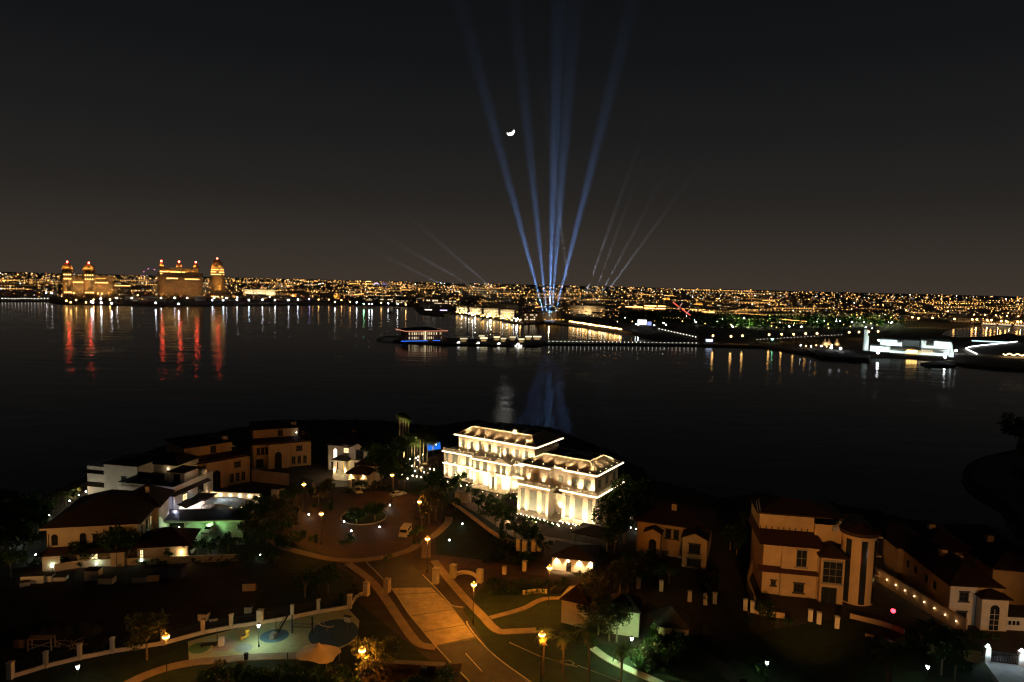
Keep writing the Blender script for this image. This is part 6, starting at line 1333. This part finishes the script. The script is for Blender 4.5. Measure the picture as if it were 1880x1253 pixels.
# pavilion on the causeway
cz = [(722, 624), (742, 622), (800, 620), (860, 622), (930, 622), (1000, 625), (1100, 627), (1200, 628.5), (1290, 630), (1330, 632), (1330, 634.5), (1290, 633.5), (1200, 632.5), (1100, 631.5), (1000, 631), (985, 634), (930, 633.5), (860, 632), (820, 632), (790, 630), (742, 628), (724, 626)]
struct('causeway', MB().prism([gxy(*q, -.6) for q in cz], -3, -.6), M_rock)
p, s, a = far(783, 626, -.6); t = thing('pier_pavilion', 'dark arcaded pavilion with an orange roof line on the end of the causeway', 'pavilion', tuple(p), a + rad(20)); W = 78 * s; Hh = top_at(p, 607.5); Dp = 30
MB().box(-W / 2, W / 2, 0, Dp, 0, .6).build('floor', M_tan, t); MB().box(-W / 2 + 3, W / 2 - 3, 3, Dp - 3, .6, Hh).build('core_wall', M_tower, t)
MB().hip(-W / 2, W / 2, 0, Dp, Hh, 3.0, 1.2, .5).build('roof', M_flat, t)
for k in range(19): MB().box(-W / 2 + k * W / 18 - .3, -W / 2 + k * W / 18 + .3, .05, .65, .6, Hh).build('column', M_tan, t)
face_rows(t, -W / 2 + 3, W / 2 - 3, 5.6, 8.8, 3, 20, 1, E_pale, .85, 3, fw=.4, fh=.8); face_rows(t, -W / 2 + 3, W / 2 - 3, 1.2, 4.4, 3, 20, 1, E_pale, .5, 4, fw=.35, fh=.7)
MB().box(-2, 1.2, 2.5, 2.9, .7, 9.5).build('lit_door', E_pale, t)
mb = MB(); mb.path([(-W / 2 - 1.2, -1.3, Hh + .3), (W / 2 + 1.2, -1.3, Hh + .3)], .3, 5); mb.path([(-W / 2 - 1.3, -1.2, Hh + .3), (-W / 2 - 1.3, Dp + 1.2, Hh + .3)], .3, 5); mb.path([(W / 2 + 1.3, -1.2, Hh + .3), (W / 2 + 1.3, Dp + 1.2, Hh + .3)], .3, 5)
mb.build('eave_light', emit('coral_tube', (1.0, .36, .20), 1.0), t)
MB().box(-W / 2 - 6, -W / 2 + 22, -2.0, -1.6, -.4, .25).build('blue_light', emit('blue_tube', (.04, .20, 1.0), 3.0), t); MB().box(-W / 2 + 28, -W / 2 + 36, -2.0, -1.6, -.4, .2).build('blue_light', emit('blue_tube', (.04, .20, 1.0), 3.0), t)
mb = MB(); c0 = g(742, 622, -1.2); ar = [g(742, 628, -1.2), g(705, 626.5, -1.2), g(692, 623, -1.2), g(705, 618.5, -1.2), g(742, 617, -1.2)]
mb.path([tuple(q) for q in ar], .5, 5); tag(mb.build('float_boom', M_metal), 'dark floating boom looped left of the pavilion', 'boom')
hutm = emit('hut_lamp', (1.0, .86, .55), 1.5)
for x, y, wd, b_ in ((851, 626, 15, .45), (888, 625, 15, 1.0), (884, 621, 12, .6), (912, 623, 13, .9), (924, 626, 11, .6), (941, 623, 12, .55), (957, 627, 12, .8), (970, 622, 13, 1.0), (986, 622, 17, .9)):
    p, s, a = far(x, y + 2.5, -.6); t = thing('causeway_hut', 'small lit pavilion on the causeway among its row', 'pavilion', tuple(p), a + rad(12), 'lit pavilions on the causeway'); W = wd * s
    MB().box(-W * .4, W * .4, 0, 5, 0, 2.6).build('wall', M_cream, t); MB().box(-W / 2, W / 2, -1, 6, 4.4, 4.7).build('roof', M_flat, t)
    for k in (-1, 1): MB().box(k * W * .45 - .15, k * W * .45 + .15, -.6, -.3, 0, 4.4).build('post', M_tan, t)
    MB().box(-W * .46, W * .46, -.85, -.7, 3.0, 4.35).build('lit_frieze', emit('frieze_%d' % int(b_ * 10), (1.0, .84, .50), 1.7 * b_), t)
    MB().box(-W * .3, W * .3, -.06, -.01, .4, 2.0).build('lit_front', emit('front_%d' % int(b_ * 10), (1.0, .62, .25), .5 * b_), t)
for x, y, cross in ((839, 631, 0), (875, 632, .5), (913, 633, 1), (948, 634, 1)):
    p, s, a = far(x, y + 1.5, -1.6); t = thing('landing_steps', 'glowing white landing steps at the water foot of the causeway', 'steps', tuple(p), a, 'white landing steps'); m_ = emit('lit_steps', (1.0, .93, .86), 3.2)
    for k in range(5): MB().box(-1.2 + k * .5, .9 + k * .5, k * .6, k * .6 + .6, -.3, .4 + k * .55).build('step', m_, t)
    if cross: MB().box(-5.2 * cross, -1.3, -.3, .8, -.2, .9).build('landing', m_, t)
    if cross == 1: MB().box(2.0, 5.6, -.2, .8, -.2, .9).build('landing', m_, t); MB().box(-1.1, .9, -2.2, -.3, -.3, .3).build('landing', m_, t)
for k in range(38): q = 1008 + k * 7.3; far_lamp(g(q, 627 + (q - 1008) * .0115, 1.2), .34, E_tiny, 'small white lamp on the long causeway, one of its even row', 'causeway lamps', pole=False)
# museum on the right shore
Mw = mat('museum_white', (.78, .80, .78), .85, .06, .1)
def ms(px, py, z=0): return g(px, py, z)
p, s, a = far(1660, 650); t = thing('white_museum', 'large white floodlit museum complex with a round watchtower on the right shore', 'museum', tuple(p), a)
def mx(px): return (px - 1660) * s
def mz(py): return top_at(p, py)
mb = MB(); mb.box(mx(1594), mx(1750), 8, 40, -1, mz(640)); mb.box(mx(1632), mx(1730), 0, 7.9, -1, mz(644)); mb.box(mx(1690), mx(1746), 20, 60, mz(640), mz(626)); mb.box(mx(1612), mx(1655), 24, 50, mz(640), mz(628)); mb.box(mx(1656), mx(1688), 40.1, 60, mz(640), mz(629)); mb.build('wall', Mw, t)
MB().cyl(mx(1585), 14, -1, mz(622), 6 * s, 5 * s, n=20).build('watchtower', Mw, t); MB().cyl(mx(1584), 14, mz(622), mz(610), 4 * s, n=20).build('watchtower_top', Mw, t)
MB().lathe([(5 * s * math.cos(k * math.pi / 14), mz(631) + 5 * s * math.sin(k * math.pi / 14)) for k in range(8)], mx(1650), 14, 16).build('dome', Mw, t, smooth=True)
MB().box(mx(1634), mx(1690), -1, 8, mz(642), mz(638)).build('verandah_roof', M_flat, t); MB().lathe([(7 * s, mz(634)), (7 * s, mz(628)), (5 * s, mz(624)), (1, mz(621))], mx(1706), 16, 14).build('dark_dome', M_flat, t)
face_rows(t, mx(1664), mx(1684), 1, 7, 0, 4, 1, E_gold2, 1, 1, fw=.9, fh=.8); face_rows(t, mx(1686), mx(1712), 1, 6, 0, 6, 1, E_wfar if False else E_pale, 1, 2, fw=.5, fh=.7)
WH = (.80, 1.0, .95)
for px_, pw in ((1600, 9000), (1612, 9000), (1624, 6000)): flood(pw, WH, (mx(px_), -2, 1), (mx(px_), 8, 6), 110, t)
for px_, pw in ((1640, 3500), (1655, 3000), (1695, 3000), (1710, 3000), (1724, 4000)): flood(pw, WH, (mx(px_), -9, 1), (mx(px_), 0, 5), 110, t)
for px_, pw in ((1736, 6000), (1745, 7000)): flood(pw, WH, (mx(px_), -2, 1), (mx(px_), 8, 6), 110, t)
for px_ in (1696, 1710, 1724, 1738): flood(4200, WH, (mx(px_), 11, mz(640) + .5), (mx(px_), 20, mz(640) + 6), 110, t)
for px_ in (1618, 1632, 1648): flood(3600, WH, (mx(px_), 16, mz(640) + .5), (mx(px_), 24, mz(640) + 5), 110, t)
flood(1400, WH, (mx(1584), 0, 2), (mx(1584), 14, 9), 70, t); flood(900, WH, (mx(1580), 4, mz(622) + .5), (mx(1584), 14, mz(614)), 80, t)
flood(2600, (1, .6, .2), (mx(1674), -5, 1), (mx(1674), 1, 4), 110, t)
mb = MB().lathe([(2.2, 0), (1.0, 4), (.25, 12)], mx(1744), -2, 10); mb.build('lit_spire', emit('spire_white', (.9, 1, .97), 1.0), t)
for x, y, zt, lb in ((1612, 645, 4, 'brightest floodlight before the white museum wall'), (1613, 622, 5, 'floodlight above the museum roof'), (1526, 636, 3, 'floodlight on the headland left of the museum'), (1543, 637, 3, 'second floodlight on the headland left of the museum'), (1735, 653, 3, 'floodlight at the foot of the museum spire'), (1755, 641, 3, 'floodlight right of the museum')):
    far_lamp(g(x, y + 3, zt), 1.0, E_wfar, lb, 'museum floodlights', 'floodlight')
for k, x in enumerate((1514, 1521, 1536)):
    p2, s2, a2 = far(x, 634); t2 = thing('peaked_tent', 'small peaked pale tent on the headland left of the museum', 'tent', tuple(p2), a2, 'peaked tents on the headland'); MB().lathe([(3.2, 0), (3.0, 2.2), (1.2, 4.4), (.15, 7.5)], n=10).build('canopy', M_cream, t2); lamp(900, (1, .6, .3), (0, -5, 2), t2, .3)
isl = [(1480, 645), (1500, 640), (1560, 640), (1600, 650), (1595, 660), (1560, 658), (1510, 656)]
struct('headland', MB().prism([gxy(*q) for q in isl], -3, .6), M_rock)
struct('islet', MB().prism([gxy(*q) for q in ((1540, 658), (1570, 655), (1596, 659), (1570, 662))], -3, -.6), M_rock); struct('islet', MB().prism([gxy(*q) for q in ((1690, 665), (1720, 662), (1760, 664), (1750, 670), (1705, 669))], -3, -.6), M_rock)
lw = [g(1867, 627.5, 1.5), g(1830, 631.5, 1.5), g(1800, 634.5, 1.5), g(1781, 637, 1.5), g(1773, 640, 1.5), g(1778, 643, 1.5), g(1793, 650, 1.5)]
tag(MB().path([tuple(q) for q in lw], .55, 6).build('light_line', emit('white_tube', (.92, .97, 1.0), 5.0)), 'angled bright white light line along a path at far right', 'light line')
lw = [g(1784, 626, 1.2), g(1850, 629, 1.2)]; tag(MB().path([tuple(q) for q in lw], .7, 6).build('light_line', emit('teal_tube', (.65, .95, .95), 1.6)), 'soft pale light line behind the angled one', 'light line')
fs_ = [g(1842 + k * 2.6, 650.5 + 1.6 * math.sin(k * 1.1) + k * .12, 2.5) for k in range(18)]
tag(MB().path([tuple(q) for q in fs_], .55, 5).build('festoon', emit('gold_tube', (1.0, .66, .30), 5.0)), 'wavy golden festoon light at the right frame edge', 'festoon')
for k in range(7): far_lamp(g(1470 + k * 9.5, 634.5 + (k % 3), 2.5), .5, (E_wfar, E_ofar)[k % 2], 'small lamp among the headland tents', 'headland lamps')
far_lamp(g(1418, 623.5, 4), .9, emit('green_lamp', (.3, 1, .55), 14.0), 'green lamp on the dark bank', None)
bl = thing('kiosk', 'small blue-white lit kiosk at the landward end of the causeway', 'kiosk', (*gxy(1302, 628), 0)); MB().box(-4, 4, 0, 5, 0, 3.2).build('wall', M_white, bl); MB().box(-4.5, 4.5, -.6, 5.5, 3.2, 3.5).build('roof', M_flat, bl); MB().box(-3.6, 3.6, -.2, -.02, .6, 2.8).build('lit_front', emit('blue_white', (.55, .68, 1.0), 5.0), bl)
# bridge
b0, b1 = g(1772, 594.5), g(1960, 603.5); dv = Vector((b1.x - b0.x, b1.y - b0.y)); br_ = thing('road_bridge', 'orange-lit road bridge over the lagoon at the right edge', 'bridge', tuple(b0), math.atan2(dv.y, dv.x))
L = dv.length; MB().box(0, L, 0, 16, 5.5, 7.5).build('deck', M_cream, br_); MB().box(0, L, -.3, -.02, 7.0, 8.4).build('parapet', M_cream, br_)
for k in range(9): MB().box(10 + k * L / 9, 13 + k * L / 9, 2, 14, -1, 5.5).build('pier', M_cream, br_); lamp(9000, (1, .45, .12), (20 + k * L / 9, -9, 13), br_, .5)
for k in range(9): l_ = MB().tube((0, 0, 0), (0, 0, 12), .18, n=5, mi=1).ball((0, 0, 12), 1.0, 8, 5).build('bridge_lamp', [E_ofar, M_metal], br_, (14 + k * L / 9, 1, 7.5))
for k, (x0, x1) in enumerate(((1806, 1832), (1836, 1860), (1866, 1890))): MB().box((x0 - 1772) * L / 188, (x1 - 1772) * L / 188, -.5, -.31, .3, 3.0).build('lit_arch', emit('arch_light', (1, .85, .55), .7), br_)

# shore lamps along the far bank, individually
for k, (x, y, c) in enumerate(((168, 552, 'w'), (171, 553, 'w'), (185, 546, 'w'), (186, 553.5, 'w'), (215, 545, 'w'), (242, 545, 'w'), (253, 540, 'o'), (286, 554, 'w'), (296, 545, 'w'), (321, 545, 'w'), (328, 556, 'w'), (344, 545, 'w'), (373, 545, 'w'), (390, 549, 'b'), (393, 545, 'w'), (410, 549, 'b'), (416, 545, 'w'), (435, 548, 'w'), (457, 549, 'b'), (205, 555, 'w'),
        (436, 544, 'w'), (482, 548, 'w'), (495, 543, 'w'), (505, 549, 'w'), (530, 549, 'w'), (547, 548, 'w'), (568, 547, 'v'), (585, 548, 'o'), (604, 548, 'o'), (615, 552, 'w'), (627, 549, 'o'), (643, 552, 'o'), (655, 553, 'w'), (668, 556, 'g'), (678, 556, 'w'), (683, 556, 'w'), (700, 554, 'o'), (713, 555, 'w'), (730, 556, 'w'), (745, 557, 'o'), (172, 548, 'o'), (140, 549, 'o'), (122, 550, 'o'), (130, 553, 'o'), (158, 553, 'o'), (202, 548, 'o'), (75, 534, 'w'), (85, 535, 'w'), (95, 536, 'w'))):
    m_ = {'w': E_wfar, 'o': E_ofar, 'b': emit('bluish_flood', (.6, .8, 1.0), 40), 'v': emit('violet_flood', (.5, .45, 1.0), 30), 'g': emit('green_flood', (.35, 1.0, .45), 30)}[c]
    far_lamp(g(x, y + 2.5, 7), 1.15 if k % 3 else 1.4, m_, 'bright floodlight on the far left shore, mirrored as a streak in the bay', 'far left shore floodlights', 'floodlight')
for k in range(19): far_lamp(g(-20 + k * 6.0, 548.5 + .3 * math.sin(k), 4), .8, E_tiny, 'small lamp of the straight row on the far left promenade', 'far left promenade lamps')
for k in range(48):
    x = 838 + k * 2.5 + RNG.uniform(-1, 1); far_lamp(g(x, 573 + (x - 838) * .135 + RNG.uniform(-3, 2), 4), RNG.choice((.6, .8, 1.0)), RNG.choice((E_gold2, E_ofar, E_wfar, E_gold2)), 'lamp of the crowded bay promenade left of the searchlights', 'bay promenade lamps')
for k in range(52):
    x = 1046 + k * 1.85 + RNG.uniform(-.6, .6); far_lamp(g(x, 590.5 + (x - 1046) * .155 + RNG.uniform(-.8, .5), 3.5), RNG.choice((.7, .9, 1.1)), RNG.choice((E_gold2, E_ofar, emit('warm_flood', (1, .75, .42), 16))), 'warm lamp of the dense row on the bank right of the searchlights', 'warm bank lamps')
for k in range(13): x = 1210 + k * 5.6; far_lamp(g(x, 604 + k * 1.25, 3), .5, E_tiny, 'white roadside lamp descending the dark slope', 'slope road lamps')
for k in range(26): x = 1390 + k * 6.2; far_lamp(g(x, 623.5 - (x - 1390) * .055, 1.5), .24, E_tiny, 'tiny path lamp in the straight row below the park', 'park path lamps', pole=False)
for x, y in ((1309, 613), (1342, 614), (1363, 613), (1412, 611), (1435, 610), (1457, 610), (1479, 609), (1500, 608.5), (1559, 606.5), (1577, 606), (1595, 605.5), (1612, 605)): far_lamp(g(x, y + 4, 9), 1.0, E_ofar, 'orange lamp of the spaced row along the park road', 'park road lamps', 'street_lamp', 'street lamp')
for x, y in ((1593, 562), (1663, 563), (1740, 565), (1675, 576), (1686, 578), (1712, 577), (1752, 579), (1785, 580), (1793, 580), (1812, 581), (1820, 581), (1838, 583), (1847, 583), (1868, 584), (1874, 584)): far_lamp(g(x, y + 7, 12), 1.5, E_ofar, 'tall orange road lamp beyond the park near the bridge', 'tall road lamps by the bridge', 'street_lamp', 'street lamp')
# boat on the bay in front of the promontory
for x, y, lb in ((787, 572, 'long dark boat with a pale lit deck line'), (815, 573, 'party boat lit violet and white beside the longer boat')):
    p, s, a = far(x, y, -2); t = thing('boat', lb, 'boat', tuple(p), a); Lb = 24 * s * .5
    mb = MB(); mb.prism([(-Lb, 0), (-Lb * .8, -3), (Lb * .7, -3), (Lb, 0), (Lb * .7, 3), (-Lb * .8, 3)], -.3, 2.2); mb.build('hull', M_white, t); MB().box(-Lb * .6, Lb * .5, -2, 2, 2.2, 4.6).build('cabin', M_white, t); MB().box(-Lb * .7, Lb * .6, -2.4, 2.4, 4.6, 4.9).build('roof', M_flat, t)
    MB().box(-Lb * .58, Lb * .48, -2.2, -2.02, 2.6, 4.2).build('lit_windows', emit('boat_white' if x < 800 else 'boat_violet', (1, .85, .7) if x < 800 else (.62, .5, 1.0), 2.5), t)
for x, y in ((730, 567), (717, 575)): p, s, a = far(x, y, -2); tag(MB().prism([(-5, 0), (-3, -1.2), (4, -1.2), (6, 0), (4, 1.2), (-3, 1.2)], 0, 1.6).box(-2, 1, -.9, .9, 1.6, 3).build('small_boat', M_flat, None, tuple(p), a), 'tiny dark boat on the bay', 'boat', 'tiny dark boats')
# park: wood reading as one dark mass with green-lit patches
rng = random.Random(17); mb = MB()
for k in range(900):
    px_ = rng.uniform(1130, 1660); py_ = rng.uniform(586, 606) - (8 if px_ < 1300 else 0) + max(0, (px_ - 1560) * .02) - (6 if px_ > 1560 else 0); p = g(px_, py_); s_ = rng.uniform(4, 8)
    for q in range(7):
        c = Vector((p.x + rng.gauss(0, s_ * .4), p.y + rng.gauss(0, s_ * .4), rng.uniform(s_ * .4, s_ * 1.7)))
        for w_ in range(5): leaf_quad(mb, c + Vector((rng.gauss(0, 1.2), rng.gauss(0, 1.2), rng.gauss(0, 1))), 2.8, rng)
stuff(tag(mb.build('park_trees', M_leaf), 'dark mass of park trees on the right shore with green-lit patches', 'woodland'))
mb = MB()
for k in range(420):
    px_ = rng.choice((rng.uniform(640, 770), rng.uniform(755, 960), rng.uniform(1015, 1140))); py_ = 549 + (px_ - 640) * .045 + rng.uniform(-3, 3); p = g(px_, py_); s_ = rng.uniform(4, 8)
    for q in range(6):
        c = Vector((p.x + rng.gauss(0, s_ * .5), p.y + rng.gauss(0, s_ * .5), rng.uniform(s_ * .3, s_ * 1.5)))
        for w_ in range(5): leaf_quad(mb, c + Vector((rng.gauss(0, 1.2), rng.gauss(0, 1.2), rng.gauss(0, 1))), 3.0, rng)
stuff(tag(mb.build('shore_trees', M_leaf), 'dark shore trees behind the bay promenade', 'woodland'))
for k in range(46):
    px_ = rng.uniform(1330, 1660); py_ = rng.uniform(586, 601); p = g(px_, py_)
    lamp(rng.choice((6000, 11000, 16000)), rng.choice(((.75, 1, .45), (.85, 1, .6))), (p.x, p.y - 4, rng.uniform(3, 7)), None, .5)
for k in range(70):
    px_ = rng.uniform(1135, 1640); py_ = rng.uniform(584, 603) - (5 if px_ < 1300 else 0); far_lamp(g(px_, py_, rng.uniform(5, 9)), rng.choice((.4, .55, .7)), rng.choice((E_wfar, E_wfar, E_gold2)), 'small white lamp among the park trees', 'park tree lamps', 'park_lamp', 'park lamp', False)

# ------------------------------------------------------------------ the city to the horizon
rng = random.Random(23)
pal = [emit('city_amber_%d' % k, (1.0, .46, .11), s_) for k, s_ in enumerate((.8, 2.0, 4.2, 9))] + [emit('city_warm_%d' % k, (1.0, .62, .27), s_) for k, s_ in enumerate((.9, 2.6, 7))] + [emit('city_white_%d' % k, (.92, .97, 1.0), s_) for k, s_ in enumerate((.7, 2.5, 9))] + [emit('city_red', (1, .2, .12), 3.0, 'NONE')]
wts = [12, 13, 10, 3.5, 6, 6, 2.5, 2.5, 1.8, .8, .8]
def shore_d(az):
    best = None
    for (ax, ay), (bx_, by_) in zip(fl[:len(far_shore)], fl[1:len(far_shore)]):
        a0, a1 = math.atan2(ax, ay), math.atan2(bx_, by_)
        if a0 <= az <= a1: k = (az - a0) / (a1 - a0 + 1e-9); return math.hypot(ax + (bx_ - ax) * k, ay + (by_ - ay) * k)
    return 2500.0
mb = MB()
def octa(mb, c, r, mi, sq=1.0):
    x, y, z = c; mb.add([(x - r, y, z), (x + r, y, z), (x, y - r, z), (x, y + r, z), (x, y, z - r * sq), (x, y, z + r * sq)], [(0, 2, 5), (2, 1, 5), (1, 3, 5), (3, 0, 5), (2, 0, 4), (1, 2, 4), (3, 1, 4), (0, 3, 4)], mi)
AZ0, AZ1 = rad(-42), rad(42)
def city_light(az, d, big=1.0):
    r_ = d * .00044 * rng.uniform(.7, 1.6) * big; mi = rng.choices(range(len(pal)), wts)[0]
    octa(mb, (d * math.sin(az), d * math.cos(az), rng.uniform(3, 14) + r_), r_, mi, rng.choice((1, 1, .7)))
for k in range(5600):
    az = rng.uniform(AZ0, AZ1); d0 = shore_d(az) * 1.06 + (700 if rad(9) < az < rad(30) else 900 if az >= rad(30) else 60)
    inv = rng.uniform(1 / 30000, 1 / d0); inv = 1 / d0 + (1 / 30000 - 1 / d0) * (rng.random() ** .8)
    city_light(az, 1 / inv)
for k in range(130):                                  # lit streets
    az = rng.uniform(AZ0, AZ1); d0 = shore_d(az) * 1.1 + 200; d = 1 / (1 / d0 + (1 / 22000 - 1 / d0) * rng.random()); th = rng.uniform(-.25, .25) + (math.pi / 2 if rng.random() < .25 else 0)
    x, y = d * math.sin(az), d * math.cos(az); n = rng.randint(8, 30); st = d * .0035 * rng.uniform(.7, 1.5); mi = rng.choices((1, 2, 2, 3, 5), (1, 2, 2, 1, 1))[0]; r_ = d * .00034 * rng.uniform(.8, 1.3)
    for q in range(n):
        xx, yy = x + math.cos(th) * st * q - math.sin(az) * 0, y + math.sin(th) * st * q * .6
        if math.hypot(xx, yy) > shore_d(math.atan2(xx, yy)) * 1.04: octa(mb, (xx, yy, 10 + r_), r_, mi)
o = mb.build('city_lights', pal); stuff(tag(o, 'countless amber and white lights of the city out to the horizon', 'city lights'))
mb = MB(); lm = [mat('city_wall', (.42, .34, .26), .9, .3, .01), E_dim, emit('facade_haze_glow', (1.0, .62, .28), .16, 'NONE'), emit('facade_haze_glow_white', (.9, .92, 1.0), .22, 'NONE')]  # glowing facade patches stand in for brown haze over the city
for k in range(2600):
    az = rng.uniform(AZ0, AZ1); d0 = shore_d(az) * 1.07 + (850 if rad(9) < az < rad(30) else 1000 if az >= rad(30) else 500 if rad(2) < az <= rad(9) else 120); d = 1 / (1 / d0 + (1 / 26000 - 1 / d0) * (rng.random() ** .85)); x, y = d * math.sin(az), d * math.cos(az)
    w_, dp, h = rng.uniform(8, 30) * (1 + d / 9000), rng.uniform(10, 30), rng.uniform(4, 11) * (1 + d / 30000) * (1 if rng.random() < .95 else 1.8)
    if any((x - kx) ** 2 + (y - ky) ** 2 < (kr + w_) ** 2 for kx, ky, kr in KEEP): continue
    ca, sa = math.cos(-az), math.sin(-az); P = [(x + ca * u - sa * v, y + sa * u + ca * v) for u, v in ((-w_, -dp), (w_, -dp), (w_, dp), (-w_, dp))]
    mb.prism(P, -1, h, 0)
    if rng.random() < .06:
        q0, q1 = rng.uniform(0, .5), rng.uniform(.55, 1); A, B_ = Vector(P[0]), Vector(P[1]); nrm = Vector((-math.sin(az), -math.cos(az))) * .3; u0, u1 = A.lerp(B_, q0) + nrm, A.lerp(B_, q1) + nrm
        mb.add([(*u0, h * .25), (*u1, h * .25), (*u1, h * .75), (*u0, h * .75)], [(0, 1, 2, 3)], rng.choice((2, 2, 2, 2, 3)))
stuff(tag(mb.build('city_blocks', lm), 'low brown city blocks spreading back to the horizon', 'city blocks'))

# ------------------------------------------------------------------ labels that single out alike neighbours by their place
ORD = ['leftmost', 'second from left', 'third from left', 'fourth from left', 'fifth from left', 'sixth from left', 'seventh from left', 'eighth from left', 'ninth from left', 'tenth from left',
       'eleventh from left', 'twelfth from left', 'thirteenth from left', 'fourteenth from left', 'fifteenth from left', 'sixteenth from left']
fam = {}
for o in col.objects:
    if o.parent is None and o.get('group') and o.get('label'): fam.setdefault((o['group'], o['label']), []).append(o)
for (gr, lb), os_ in fam.items():
    if 2 <= len(os_) <= 16:
        os_.sort(key=lambda o: proj(o.location)[0])
        for k, o in enumerate(os_):
            w_ = ORD[k] if k < len(os_) - 1 else 'rightmost'
            o['label'] = ' '.join((lb + ', ' + w_).split()[:16]) if len((lb + ', ' + w_).split()) <= 16 else ' '.join(lb.split()[:16 - len(w_.split())]).rstrip(',') + ', ' + w_
